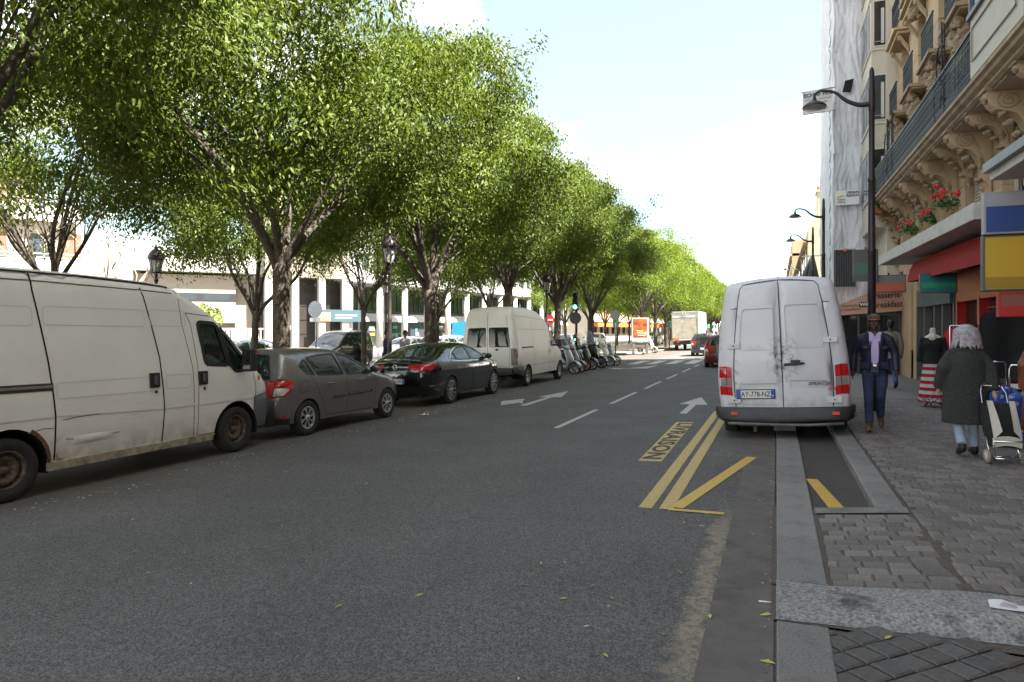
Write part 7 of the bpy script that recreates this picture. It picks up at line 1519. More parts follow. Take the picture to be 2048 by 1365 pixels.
# traffic light with repeater and round sign back
tl = empty('traffic_light', (-10.25,36.3,-.205), label='green traffic light on a dark pole with a round sign back below it', cat='traffic light')
m = MB(); m.tube([(0,0,0),(0,0,3.7)], .07, 10); m.build('post', M_IRON, tl)
m = MB(); m.box((0,-.12,3.32),(.30,.22,.98)); m.build('signal_head', M_BLACK, tl, bevel=.03)
GRN = mat('green_signal_light', (.02,.5,.3), .3, emit=((.08,1,.62), 3.2))
for k, (z, mm) in enumerate(((3.62,M_IRON),(3.33,M_IRON),(3.03,GRN))):
    m = MB(); m.lathe([(.105,-.24),(.06,-.26),(.001,-.262)], c=(0,0,z), n=18, axis='y', cap=False); m.build('signal_lamp', mm, tl)
    m = MB(); m.tube([(.12*math.cos(a),-.24,z+.12*math.sin(a)) for a in [i*PI/8 for i in range(9)]], .008, 5); m.add([(.12*math.cos(a),y,z+.12*math.sin(a)) for y in (-.23,-.38) for a in [i*PI/8 for i in range(9)]], [(i,i+1,i+10,i+9) for i in range(8)]); m.build('hood', M_BLACK, tl)
m = MB(); m.lathe([(.001,-.20),(.33,-.20),(.33,-.185),(.001,-.185)], c=(0,.0,2.42), n=28, axis='y', cap=False, smooth=False); m.build('sign_disc', M_SBACK, tl)
m = MB(); m.box((0,-.11,1.35),(.16,.14,.42)); m.build('repeater_head', M_BLACK, tl, bevel=.015)
m = MB(); m.lathe([(.05,-.185),(.001,-.19)], c=(0,0,1.25), n=12, axis='y', cap=False); m.build('signal_lamp', GRN, tl)
# backs of signals at the crossing
for i, (x, y) in enumerate(((-11.0,49.5),(-8.9,62.0))):
    e = empty('pedestrian_signal', (x,y,-.205), label=('green pedestrian signal box on a post left of the poster panel','dark pedestrian signal by the trees right of the poster panel')[i], cat='traffic light'); m = MB(); m.tube([(0,0,0),(0,0,2.6)], .05, 8); m.build('post', M_IRON, e); m = MB(); m.box((0,-.1,2.25),(.3,.2,.62)); m.build('signal_head', mat('dark_green_case', (.01,.06,.04), .4), e, bevel=.02)
# advertising panel
ad = empty('advertising_panel', (-9.5,51.2,-.205), rz=.12, label='free-standing advertising panel with a glowing orange poster', cat='advertising panel')
M_ADF = mat('panel_case_greige', (.16,.145,.12), .5, .2)
m = MB(); m.box((0,0,1.75),(1.34,.22,1.95)); m.box((-.50,0,.45),(.20,.2,.9)); m.box((.50,0,.45),(.20,.2,.9)); m.box((0,0,.62),(1.2,.16,.34)); m.build('case', M_ADF, ad, bevel=.03)
m = MB(); m.box((0,-.115,1.80),(1.22,.012,1.75)); m.build('poster_border', mat('poster_pale', (.55,.62,.58), .4), ad)
M_POS = mat('orange_poster', (.55,.13,.03), .35, dirt=(2.6,(.16,.045,.03),.45,.62)); m = MB(); m.box((0,-.124,1.92),(1.04,.01,1.40)); m.build('poster', M_POS, ad)
m = MB(); rg = random.Random(3)
for k in range(4): z = 1.72-.12*k; m.tube([(-.3+.04*k+.055*j, -.132, z+.03*math.sin(j*1.9+k)) for j in range(10)], .016, 5)
m.ell((.38,-.132,1.5),(.07,.01,.16)); m.build('poster_lettering', mat('poster_cream', (.75,.6,.4), .5), ad)
text('lettering', 'JCDecaux', .09, M_WHITE, (0,-.125,.86), (PI/2,0,0), ad, ext=.001)
# small bird on the tree top
_t = [o for o in COL.objects if o.name.startswith('street_tree') and o.parent is None and abs(o.location.y-19.8) < .01][0]; _c = [c for c in _t.children if c.name.startswith('crown')][0]
_v = np.empty(len(_c.data.vertices)*3, np.float32); _c.data.vertices.foreach_get('co', _v); _v = _v.reshape(-1,3); _rz = _t.rotation_euler.z; _s = _t.scale[0]
_wx = (_v[:,0]*math.cos(_rz)-_v[:,1]*math.sin(_rz))*_s+_t.location.x; _wy = (_v[:,0]*math.sin(_rz)+_v[:,1]*math.cos(_rz))*_s+_t.location.y; _wz = _v[:,2]*_s+_t.location.z; _k = np.argsort(_wz+.2*_wx)[int(len(_wz)*.9985)]
bd = empty('bird', (float(_wx[_k]),float(_wy[_k]),float(_wz[_k])), label='small dark bird perched on a treetop twig against the sky', cat='bird'); m = MB(); m.ell((0,0,.10),(.06,.11,.06)); m.ell((0,-.10,.17),(.04,.045,.04)); m.tube([(0,.08,.09),(0,.22,.05)], [.025,.012], 5); m.tube([(0,-.14,.17),(0,-.17,.165)], [.012,.003], 5); m.tube([(0,0,.06),(0,0,-.02)], .006, 4); m.build('body', M_DARKIN, bd)
# ================================================ MOTORCYCLES
M_SEAT = mat('black_seat', (.015,.015,.016), .6); M_SCREEN = mat('clear_windscreen', (.35,.38,.40), .08, alpha=.35, coat=.5)
def bike_wheel(e, x, R, rim_m, w_=.075, n=6):
    q = empty('wheel'); q.parent = e; q.location = (x,0,R); m = MB(); m.lathe([(R*.74,-w_*.8),(R*.86,-w_),(R*.96,-w_*.7),(R,0),(R*.96,w_*.7),(R*.86,w_),(R*.74,w_*.8)], n=28, axis='y', cap=False); m.build('tyre', M_RUBBER, q)
    m = MB(); m.lathe([(R*.76,-w_*.8),(R*.70,-w_*.5),(R*.70,w_*.5),(R*.76,w_*.8)], n=28, axis='y', cap=False); m.lathe([(R*.16,-w_),(R*.16,w_)], n=12, axis='y')
    for k in range(n): a = 2*PI*k/n; m.box((R*.43*math.cos(a),0,R*.43*math.sin(a)),(R*.58,w_*.5,R*.11), ry=-a)
    m.lathe([(R*.5,w_*1.02),(R*.5,w_*1.1),(R*.3,w_*1.1)], n=20, axis='y', cap=False); m.build('rim', rim_m, q); return q
def sweep(m, secs, mi=0):      # rounded body through sections (x, zc, half height, half width)
    n = 14; vs = [(x, hw*math.copysign(abs(math.cos(2*PI*j/n))**.8, math.cos(2*PI*j/n)), zc+hh*math.copysign(abs(math.sin(2*PI*j/n))**.8, math.sin(2*PI*j/n))) for x, zc, hh, hw in secs for j in range(n)]; k = len(secs)
    m.add(vs, [(i*n+j, i*n+(j+1)%n, (i+1)*n+(j+1)%n, (i+1)*n+j) for i in range(k-1) for j in range(n)]+[tuple(range(n-1,-1,-1)), tuple((k-1)*n+j for j in range(n))], mi, True)
def scooter(label, loc, rz, P, screen=True, topbox=False, cover=False, lean=.14, rim=M_ALU, big=1.0, group='scooters and motorcycles parked nose-out at the kerb', steer=.35, cat='scooter', name='scooter'):
    e = empty(name, loc, label=label, cat=cat, group=group); e.rotation_euler = (lean, 0, rz); e.scale = (big,)*3; R = .235
    bike_wheel(e, 0, R, rim); fw = bike_wheel(e, 1.30, R, rim); fw.rotation_euler.z = steer
    m = MB(); sweep(m, [(-.32,.62,.04,.03),(-.25,.62,.10,.10),(-.05,.58,.17,.15),(.2,.52,.20,.17),(.40,.44,.16,.15),(.52,.34,.09,.13),(.75,.26,.06,.15),(.98,.28,.06,.15)]); m.build('rear_body', P, e)
    m = MB(); pr = [(.98,.22,.17),(1.06,.30,.20),(1.10,.45,.20),(1.08,.62,.19),(1.02,.80,.17),(.97,.92,.13)]
    for off in (0, .06): m.add([(x+off+.05*(1-(y_/w_)**2) if w_ else x, y_, z) for x, z, w_ in pr for y_ in (-w_,-w_*.5,0,w_*.5,w_)], [(i*5+j, i*5+j+1, (i+1)*5+j+1, (i+1)*5+j) for i in range(5) for j in range(4)], 0, True)
    m.add([(x+o, sg*w_, z) for x, z, w_ in pr for sg in (-1,1) for o in (0,.06)], [(4*i+2*s_, 4*i+2*s_+1, 4*i+4+2*s_+1, 4*i+4+2*s_) for i in range(5) for s_ in (0,1)]); m.build('leg_shield', P, e)
    m = MB(); m.add([(1.30+(R+.04)*math.cos(a), y_, R+(R+.04)*math.sin(a)) for a in [.15+.28*k for k in range(9)] for y_ in (-.075,-.04,.04,.075)], [(i*4+j,i*4+j+1,i*4+j+5,i*4+j+4) for i in range(8) for j in range(3)], 0, True); fo_ = m.build('front_mudguard', P, e); s2 = fo_.modifiers.new('s','SOLIDIFY'); s2.thickness = .02
    m = MB(); m.tube([(1.30,-.07,R),(1.17,-.06,.62),(1.02,0,.95)], .022, 7); m.tube([(1.30,.07,R),(1.17,.06,.62),(1.02,0,.95)], .022, 7); m.build('fork', M_STEEL, e)
    m = MB(); sweep(m, [(-.30,.74,.03,.08),(-.2,.76,.05,.13),(.1,.76,.055,.15),(.3,.74,.05,.13),(.45,.70,.03,.09)]); m.build('seat', M_SEAT, e)
    m = MB(); m.tube([(.90,-.34,1.02),(.95,-.2,1.04),(.98,0,.99),(.95,.2,1.04),(.90,.34,1.02)], .018, 7); m.tube([(.86,-.40,1.01),(.90,-.28,1.025)], .026, 7, 1); m.tube([(.86,.40,1.01),(.90,.28,1.025)], .026, 7, 1); m.build('handlebar', [M_STEEL, M_BLACK], e)
    m = MB(); sweep(m, [(.90,1.0,.04,.06),(.98,1.0,.08,.13),(1.06,.97,.08,.11),(1.11,.95,.04,.05)]); m.build('headset', P, e); m = MB(); m.ell((1.10,0,.96),(.03,.06,.05)); m.build('headlight', M_CLRL, e)
    for sg in (-1,1): m = MB(); m.tube([(.93,sg*.24,1.04),(.96,sg*.32,1.22)], .007, 5); m.ell((.95,sg*.34,1.26),(.012,.06,.04)); m.build('mirror', M_BLACK, e)
    if screen: m = MB(); m.grid(lambda u,v: (1.08-.22*v-.10*(2*u-1)**2, (2*u-1)*(.22-.03*v), .98+.52*v), 10, 8); o = m.build('windscreen', M_SCREEN, e); m = MB(); m.tube([(1.08-.22*v-.10, sg*.22*(1-.12*v), .98+.52*v) for sg in (-1,) for v in (0,.5,1)], .007, 4); m.tube([(1.08-.32+.0, .19-.38*t, 1.5) for t in (0,1)], .004, 4); m.build('screen_edge', M_STEEL, e)
    if topbox: m = MB(); m.box((-.42,0,1.0),(.44,.42,.34)); m.build('top_box', M_BLACK, e, bevel=.04)
    if cover: m = MB(); sweep(m, [(-.2,.66,.10,.14),(.1,.70,.16,.20),(.4,.62,.26,.22),(.7,.60,.30,.24),(.95,.66,.30,.24),(1.08,.70,.22,.2)]); m.build('leg_apron', mat('black_apron', (.012,.012,.013), .5, bump=(9,.03)), e)
    m = MB(); m.tube([(.15,.12,.30),(-.1,.15,.27),(-.35,.16,.30)], [.03,.05,.05], 8); m.tube([(.55,-.1,.22),(.5,-.22,.02)], .012, 5); m.build('exhaust', M_IRON, e)
    m = MB(); m.box((-.33,0,.66),(.03,.10,.05)); m.build('tail_light', M_REDL, e); m = MB(); m.box((-.36,0,.48),(.01,.17,.12)); m.build('number_plate', mat('plate_white', (.7,.7,.68), .4), e)
    return e
SIL = paint('silver_scooter_paint', (.42,.43,.46), .3, .4); BLK = paint('black_scooter_paint', (.012,.012,.014), .2); CRM = paint('cream_scooter_paint', (.58,.55,.46), .3); GRYp = paint('grey_scooter_paint', (.16,.17,.19), .3, .4)
scooter('silver scooter with tall screen, first in the row beside the white window van', (-9.25,28.1,-.31), -.35, SIL, big=1.16)
scooter('dark grey scooter tucked close behind the silver one', (-9.3,29.3,-.31), -.35, GRYp, screen=True, topbox=True, big=1.12)
scooter('black scooter wrapped in a leg apron, fourth in the row', (-9.4,31.4,-.31), -.30, BLK, cover=True, topbox=True, big=1.16)
scooter('black scooter with bulky bodywork and dark rims, fifth in the row', (-9.4,32.9,-.31), -.28, BLK, cover=True, topbox=True, big=1.22, rim=M_BLACK)
scooter('cream scooter with tall clear windscreen, near the crossing', (-9.3,34.9,-.31), -.30, CRM, big=1.12)
scooter('grey scooter with silver wheel, last in the row at the crossing', (-9.2,35.7,-.31), -.26, GRYp, screen=False, big=1.10)
scooter('dark scooter with white mudguard parked behind the advertising panel', (-9.9,53.5,-.205), -.4, CRM, big=1.0, group=None, screen=True)
mk = empty('motorcycle', (-9.35,30.4,-.31), label='black motorcycle with orange front rim between the scooters', cat='motorcycle', group='scooters and motorcycles parked nose-out at the kerb'); mk.rotation_euler = (.14,0,-.33)
OR = mat('orange_rim', (.55,.17,.05), .5); bike_wheel(mk, 0, .31, M_BLACK); q = bike_wheel(mk, 1.40, .31, OR); q.rotation_euler.z = .3
m = MB(); sweep(m, [(.45,.78,.10,.10),(.60,.84,.13,.15),(.85,.86,.12,.14),(1.0,.80,.06,.08)]); m.build('fuel_tank', BLK, mk); m = MB(); sweep(m, [(-.35,.80,.02,.05),(-.2,.80,.04,.10),(.2,.76,.05,.13),(.48,.76,.04,.10)]); m.build('seat', M_SEAT, mk)
m = MB(); m.box((.62,0,.45),(.42,.30,.36)); m.tube([(.2,.12,.3),(-.3,.16,.36)], .045, 8); m.tube([(0,.08,.31),(.5,.1,.4)], .03, 6); m.tube([(0,-.08,.31),(.5,-.1,.4)], .03, 6); m.build('engine', M_IRON, mk, bevel=.03)
m = MB(); m.tube([(1.40,-.09,.31),(1.12,-.08,.98)], .028, 7); m.tube([(1.40,.09,.31),(1.12,.08,.98)], .028, 7); m.build('fork', M_STEEL, mk); m = MB(); m.tube([(.98,-.36,1.03),(1.08,-.1,1.06),(1.08,.1,1.06),(.98,.36,1.03)], .016, 6); m.build('handlebar', M_BLACK, mk); m = MB(); m.ell((1.22,0,.90),(.08,.10,.10)); m.build('headlight', M_CLRL, mk)
# ================================================ PEOPLE
def cloth(name, col, rough=.85, n=(9,.12), bump=(14,.012), **k): return mat(name, col, rough, noise=n, bump=bump, **k)
def loft(m, rs, n=20, mi=0):       # horizontal-ish rings (cx,cy,cz,rx,ry[,tilt])
    vs = []; 
    for r in rs:
        for j in range(n): a = 2*PI*j/n; vs.append((r[0]+r[3]*math.cos(a), r[1]+r[4]*math.sin(a), r[2]+(r[5]*math.sin(a) if len(r) > 5 else 0)))
    k = len(rs); m.add(vs, [(i*n+j, i*n+(j+1)%n, (i+1)*n+(j+1)%n, (i+1)*n+j) for i in range(k-1) for j in range(n)]+[tuple(range(n-1,-1,-1)), tuple((k-1)*n+j for j in range(n))], mi, True); return m
def blob(m, name, mt, parent, vox, smooth=4):      # fuse the overlapping volumes into ONE continuous skin
    o = m.build(name, mt, parent, fix=False); r = o.modifiers.new('fuse', 'REMESH'); r.mode = 'VOXEL'; r.voxel_size = vox; r.use_smooth_shade = True; s = o.modifiers.new('relax', 'SMOOTH'); s.iterations = smooth; s.factor = .5; return o
M_SHOEB = mat('black_shoe', (.015,.014,.014), .5); M_EYE = mat('eye_white', (.25,.22,.2), .4)
def hand(m, w_, d, side, s=1.0, curl=.5):       # palm + five fingers hanging from wrist w_, pointing along d (unit)
    w_ = Vector(w_); d = Vector(d).normalized(); fwd = Vector((0,-1,0)); lat = d.cross(fwd).normalized(); fwd = lat.cross(d)*-1
    fwd = Vector((0,-1,0))-d*Vector((0,-1,0)).dot(d); fwd.normalize(); nrm = d.cross(fwd)*side      # palm normal towards the thigh
    m.tube([w_-d*.03*s, w_+d*.02*s, w_+d*.055*s, w_+d*.085*s], [.024*s,.027*s,.032*s,.028*s], 10)
    for i, (off, ln) in enumerate(((-.028,.062),(-.010,.072),(.009,.068),(.027,.054))):
        b = w_+d*.075*s-fwd*off*s; k1 = b+d*ln*.45*s; k2 = k1+(d*(1-curl*.3)-nrm*-curl*.5).normalized()*ln*.32*s; k3 = k2+(d*(1-curl*.8)-nrm*-curl).normalized()*ln*.28*s
        m.tube([b,k1,k2,k3], [.0095*s,.0090*s,.0082*s,.0065*s], 7)
    b = w_+d*.025*s+fwd*.026*s; m.tube([b, b+(fwd*.6+d*.7)*.034*s, b+(fwd*.55+d*1.2)*.052*s], [.013*s,.0105*s,.008*s], 7)
def head(m, c, R=1.0, tilt=0.0, chin=1.0):    # head centred at c facing -Y
    x, y, z = c
    m.ell((x,y+.012,z+.035), (.078*R,.098*R,.092*R), 18, 12); m.ell((x,y-.018,z-.045), (.060*R,.070*R,.075*R), 16, 10); m.ell((x,y-.060,z-.098*chin), (.030*R,.024*R,.022*R), 10, 8)
    m.tube([(x,y-.092,z+.022),(x,y-.108,z-.008),(x,y-.116,z-.024)], [.010*R,.013*R,.017*R], 8); m.ell((x-.014*R,y-.102,z-.026),(.010*R,)*3,8,6); m.ell((x+.014*R,y-.102,z-.026),(.010*R,)*3,8,6)
    m.ell((x,y-.080,z+.040),(.062*R,.020*R,.014*R),12,6); m.ell((x,y-.084,z-.062),(.026*R,.012*R,.007*R),10,6); m.ell((x,y-.083,z-.073),(.023*R,.012*R,.008*R),10,6)
    for sg in (-1,1): m.ell((x+sg*.040,y-.066,z-.015),(.024*R,.02*R,.024*R),8,6); m.ell((x+sg*.078*R,y+.012,z-.005),(.009*R,.020*R,.032*R),8,8)
def person(label, loc, rz, H=1.78, J=None, skin=(.30,.19,.13), vox=.012, top='jacket', topcol=(.02,.025,.05), legcol=(.03,.04,.08), shoecol=None, hair=(.02,.015,.012), hairlen=0, sleeve=1.0, cat='person', hands=True, hem=.78, coat=None, group=None, name='person', sc_w=1.0, skirt=None, bare_arm=False, topmat=None, legmat=None, body_only=False):
    e = empty(name, loc, rz, label=label, cat=cat, group=group); s = H/1.78; e.scale = (s,s,s)
    j = dict(hipL=(.09,0,.93), hipR=(-.09,0,.93), kneeL=(.10,-.02,.50), kneeR=(-.10,-.02,.50), ankL=(.10,.02,.085), ankR=(-.10,.02,.085), shL=(.185,.01,1.44), shR=(-.185,.01,1.44), elL=(.25,.02,1.15), elR=(-.25,.02,1.15), wrL=(.26,-.05,.88), wrR=(-.26,-.05,.88), head=(0,-.025,1.66), neck=(0,.0,1.50), chest=(0,.0,1.28), waist=(0,.0,1.05))
    if J: j.update(J)
    sk = mat('skin_%d_%d' % (int(skin[0]*100), int(skin[1]*100)), skin, .55, noise=(20,.06)); b = MB()
    # body: one continuous figure
    loft(b, [(0,0,.86,.10,.08),(0,0,.93,.155,.105),(j['waist'][0],j['waist'][1],1.05,.13,.09),(j['chest'][0],j['chest'][1]-.005,1.28,.16,.105),(j['neck'][0],j['neck'][1]+.005,j['neck'][2]-.09,.14,.08),(j['neck'][0],j['neck'][1],j['neck'][2]-.045,.08,.06)])
    b.tube([(j['neck'][0],j['neck'][1]+.012,j['neck'][2]-.08),(j['neck'][0],j['neck'][1],1.50),(j['head'][0],j['head'][1]+.03,j['head'][2]-.06)], [.062,.055,.055], 12); head(b, j['head'])
    for S in 'LR':
        b.tube([j['hip'+S], j['knee'+S], j['ank'+S]], [.078,.050,.034], 10); a = Vector(j['ank'+S]); ft = j.get('toe'+S, (a.x*1.05, a.y-.17, .03)); b.tube([a+Vector((0,.035,-.03)), (a+Vector(ft))/2, Vector(ft)], [.034,.034,.026], 8)
        b.tube([j['sh'+S], j['el'+S], j['wr'+S]], [.046,.036,.025], 10)
        if hands: w_ = Vector(j['wr'+S]); d = (w_-Vector(j['el'+S])); hand(b, w_, d, 1 if S == 'L' else -1, 1.0)
    blob(b, 'body', sk, e, vox, 3)
    if vox < .015:
        for sg in (-1,1):
            q = MB(); q.ell((j['head'][0]+sg*.031, j['head'][1]-.082, j['head'][2]+.018), (.014,.008,.008), 8, 6); q.build('eye', M_EYE, e); q = MB(); q.ell((j['head'][0]+sg*.031, j['head'][1]-.0885, j['head'][2]+.018), (.007,.004,.007), 8, 6); q.build('pupil', M_DARKIN, e)
    # trousers
    tm = legmat or cloth('cloth_leg_%d_%d_%d' % tuple(int(c*300) for c in legcol), legcol, .9)
    if not skirt:
        q = MB(); loft(q, [(0,0,.84,.15,.11),(0,0,.93,.172,.125),(0,0,1.02,.158,.112)])
        for S in 'LR':
            k, a = Vector(j['knee'+S]), Vector(j['ank'+S]); h_ = Vector(j['hip'+S]); q.tube([h_+Vector((0,0,-.02)), (h_+k)/2, k, (k+a)/2, a+Vector((0,0,.02))], [.098,.084,.068,.062,.060], 12)
        blob(q, 'trousers', tm, e, max(vox,.012), 3)
    sm = mat('shoe_%d' % int((shoecol or (.015,.014,.014))[0]*100), shoecol or (.015,.014,.014), .55)
    for S in 'LR':
        a = Vector(j['ank'+S]); t = Vector(j.get('toe'+S, (a.x*1.05, a.y-.17, .03))); d = (t-a); q = MB(); q.tube([a+Vector((0,.05,-.045)), a+Vector((0,.02,-.04)), a*.45+t*.55+Vector((0,0,-.005)), t+Vector((0,-.02,0)), t+Vector((0,-.05,0))], [.036,.046,.044,.038,.022], 10); q.tube([a+Vector((0,.02,.03)), a+Vector((0,.02,-.04))], [.046,.048], 10); blob(q, 'shoe', sm, e, .012, 3)
    # top
    if top:
        tmm = topmat or cloth('cloth_top_%d_%d_%d' % tuple(int(c*300) for c in topcol), topcol, .85); q = MB(); cz = hem
        loft(q, [(0,0,cz,.19*sc_w,.145*sc_w),(0,0,cz+.12,.18*sc_w,.135),(j['waist'][0],j['waist'][1],1.05,.165*sc_w,.125),(j['chest'][0],j['chest'][1],1.25,.195,.135),(j['neck'][0],j['neck'][1]+.01,1.38,.165,.11),(j['neck'][0],j['neck'][1]+.01,1.43,.12,.085),(j['neck'][0],j['neck'][1]+.005,1.475,.075,.065)])
        for S in 'LR':
            sh_, el, wr_ = Vector(j['sh'+S]), Vector(j['el'+S]), Vector(j['wr'+S])
            if sleeve >= 1: sg_ = 1 if S == 'L' else -1; q.tube([Vector((sg_*.06,sh_.y,sh_.z+.022)), Vector((sg_*.14,sh_.y,sh_.z-.015)), sh_+Vector((sg_*.012,0,-.055)), (sh_+el)/2, el, (el+wr_)/2, wr_], [.045,.062,.068,.064,.058,.052,.045], 12)
            else: sg_ = 1 if S == 'L' else -1; q.tube([Vector((sg_*.06,sh_.y,sh_.z+.022)), Vector((sg_*.14,sh_.y,sh_.z-.015)), sh_+Vector((sg_*.01,0,-.05)), sh_+(el-sh_)*.75], [.045,.06,.066,.066], 12)
        blob(q, top, tmm, e, max(vox,.012), 3)
    hx, hy, hz_ = j['head']; hm = mat('hair_%d_%d' % (int(hair[0]*100), int(hair[2]*100)), hair, .6, noise=(40,.4), bump=(60,.01))
    if hair is not None and hairlen >= 0:
        q = MB(); q.ell((hx,hy+.024,hz_+.052), (.084,.100,.085), 16, 10); q.ell((hx,hy+.050,hz_-.005), (.076,.075,.085), 14, 8)
        if hairlen > 0: q.ell((hx,hy+.055,hz_-.07), (.085,.065,.10), 14, 8)
        blob(q, 'hair', hm, e, .014, 2)
    return e, j
# -- man in a navy jacket walking towards the camera
JM = dict(kneeL=(.085,.03,.50), ankL=(.085,.30,.17), toeL=(.095,.16,.055), kneeR=(-.085,-.14,.52), ankR=(-.075,-.20,.10), toeR=(-.09,-.40,.045), elR=(-.285,.06,1.16), wrR=(-.30,-.02,.90), elL=(.275,.05,1.16), wrL=(.285,-.05,.91), hipL=(.09,.02,.93), hipR=(-.09,-.02,.93), head=(-.01,-.03,1.645))
M_NAVY = cloth('navy_waxed_jacket', (.013,.017,.042), .55, (6,.25), (10,.02)); M_DENIM = cloth('dark_blue_denim', (.035,.048,.10), .9, (3.5,.5), (9,.02))
p, j = person('man in navy jacket, lilac shirt and camouflage cap walking towards the viewer', (1.42,11.85,0), -.10, 1.78, JM, skin=(.095,.052,.036), vox=.009, top='jacket', topmat=M_NAVY, legmat=M_DENIM, shoecol=(.14,.08,.045), hair=(.01,.008,.007), sc_w=1.04, hem=.87)
M_SHIRT = cloth('lilac_shirt', (.50,.40,.66), .8, (8,.06), (20,.006))
q = MB(); q.add([(-.085,-.085,1.475),(.085,-.085,1.475),(.075,-.150,1.38),(.062,-.165,1.25),(.050,-.160,1.10),(.047,-.155,1.0),(-.047,-.155,1.0),(-.052,-.160,1.10),(-.062,-.165,1.25),(-.075,-.150,1.38),(0,-.115,1.42),(0,-.172,1.25),(0,-.168,1.05)], [(0,10,9),(10,1,2),(9,10,11,8),(10,2,3,11),(8,11,12,7),(11,3,4,12),(7,12,6),(12,4,5),(12,5,6)], 0, True)
so2 = q.build('shirt', M_SHIRT, p); sm_ = so2.modifiers.new('s','SUBSURF'); sm_.levels = 2; sm_.render_levels = 2; s3 = so2.modifiers.new('t','SOLIDIFY'); s3.thickness = .012
q = MB()
for sg in (-1,1): q.add([(sg*.018,-.132,1.415),(sg*.085,-.118,1.40),(sg*.095,-.055,1.50),(sg*.055,-.068,1.505),(sg*.012,-.108,1.46)], [(0,1,2,3,4)])
q = q.build('shirt_collar', M_SHIRT, p); s3 = q.modifiers.new('t','SOLIDIFY'); s3.thickness = .010
q = MB()
for sg in (-1,1): q.add([(sg*.058,-.172,1.20),(sg*.105,-.165,1.36),(sg*.125,-.08,1.49),(sg*.09,.03,1.53),(sg*.075,-.05,1.505),(sg*.078,-.12,1.42)], [(0,1,2,3,4,5)])
q = q.build('jacket_collar', M_NAVY, p); s3 = q.modifiers.new('t','SOLIDIFY'); s3.thickness = .016
for sg in (-1,1):
    q = MB(); q.box((sg*.125,-.142,1.27),(.10,.02,.05), rz=sg*.35); q.ell((sg*.125,-.158,1.262),(.006,.004,.006),6,4,1); q.build('chest_pocket', [M_NAVY, M_CHROME], p, bevel=.006)
    q = MB(); q.box((sg*.13,-.140,.99),(.12,.02,.11), rz=sg*.35); q.build('pocket', M_NAVY, p, bevel=.008)
    q = MB(); q.tube([(sg*.055,-.165,1.36),(sg*.062,-.172,1.2),(sg*.055,-.165,1.0),(sg*.07,-.155,.90)], .009, 6); q.build('jacket_edge', M_NAVY, p)
q = MB(); q.box((0,-.132,.995),(.11,.02,.035)); q.box((0.0,-.146,.995),(.042,.01,.036),1); q.build('belt', [M_BLACK, M_CHROME], p)
hx, hy, hz_ = j['head']; q = MB(); q.ell((hx,hy+.015,hz_+.070), (.092,.108,.072), 18, 10); blob(q, 'cap', mat('camouflage_cap', (.10,.12,.085), .85, dirt=(16,(.045,.04,.03),.48,.54)), p, .012, 2)
q = MB(); q.add([(hx+.088*math.cos(a)*r, hy-.03-.105*math.sin(a)*r*1.25, hz_+.062-.012*r*r) for r in (.75,1.05) for a in [k*PI/10 for k in range(11)]], [(i,i+1,i+12,i+11) for i in range(10)]); qq = q.build('cap_peak', mat('orange_trim', (.55,.14,.05), .7), p); s3 = qq.modifiers.new('t','SOLIDIFY'); s3.thickness = .006
# -- woman with grey and pink hair in a long charcoal coat, from behind
JW = dict(head=(-.02,-.085,1.575), neck=(-.01,-.04,1.42), shL=(.15,.0,1.26), shR=(-.15,.0,1.26), elL=(.25,.05,1.12), wrL=(.27,-.10,.88), elR=(-.25,.03,1.13), wrR=(-.28,.12,.86), kneeL=(.09,-.03,.48), ankL=(.10,.22,.15), toeL=(.10,.10,.05), ankR=(-.12,-.08,.085), toeR=(-.13,-.25,.035), kneeR=(-.11,-.10,.5))
M_COAT = mat('charcoal_wool_coat', (.028,.030,.028), .95, noise=(60,.45,3), bump=(70,.006), dirt=(28,(.055,.06,.055),.55,.7))
p, j = person('woman with grey-pink hair and long charcoal coat, seen from behind pulling a trolley', (2.16,9.78,0), PI+.05, 1.66, JW, skin=(.45,.28,.21), vox=.012, top=None, legcol=(.28,.33,.42), hair=(.34,.33,.36), hairlen=-1)
q = MB(); loft(q, [(0,0,.42,.275,.21),(0,0,.6,.27,.20),(0,0,.9,.26,.19),(0,0,1.1,.25,.18),(0,.0,1.22,.235,.17),(0,-.01,1.32,.20,.15),(-.01,-.03,1.39,.14,.115),(-.01,-.04,1.44,.09,.08)])
for S in 'LR': sh_, el, wr_ = [Vector(j[a+S]) for a in ('sh','el','wr')]; sg_ = 1 if S == 'L' else -1; q.tube([Vector((sg_*.06,-.02,1.37)), Vector((sg_*.15,0,1.33)), Vector((sg_*.205,.01,1.22)), el*1.03, wr_], [.05,.075,.09,.088,.08], 12)
blob(q, 'coat', M_COAT, p, .013, 4)
q = MB(); hx, hy, hz_ = j['head']; rg = random.Random(6); q.ell((hx,hy+.03,hz_+.04), (.125,.13,.105), 16, 10); q.ell((hx,hy+.055,hz_-.06), (.15,.105,.13), 14, 10)
for k in range(90):
    a = rg.uniform(-.3,PI+.3); r = .135; x0_ = hx+r*math.cos(a); y0_ = hy+.03+r*math.sin(a)*.95; q.tube([(hx+.05*math.cos(a),hy+.03+.05*math.sin(a),hz_+.13),(x0_,y0_,hz_+.06),(x0_*1.12+rg.uniform(-.01,.01),y0_+.03,hz_-.08),(x0_*1.18+rg.uniform(-.03,.03),y0_+.05,hz_-.17+rg.uniform(-.03,.03))], [.010,.014,.013,.004], 5)
HG = mat('grey_pink_hair', (.30,.29,.32), .5, noise=(30,.5,4), dirt=(4.5,(.36,.12,.16),.50,.68), bump=(55,.012)); blob(q, 'hair', HG, p, .008, 1)
q = MB(); q.tube([(hx+.055,hy+.125,hz_+.09),(hx+.075,hy+.13,hz_+.03)], .008, 6); q.build('hair_clip', M_CHROME, p)
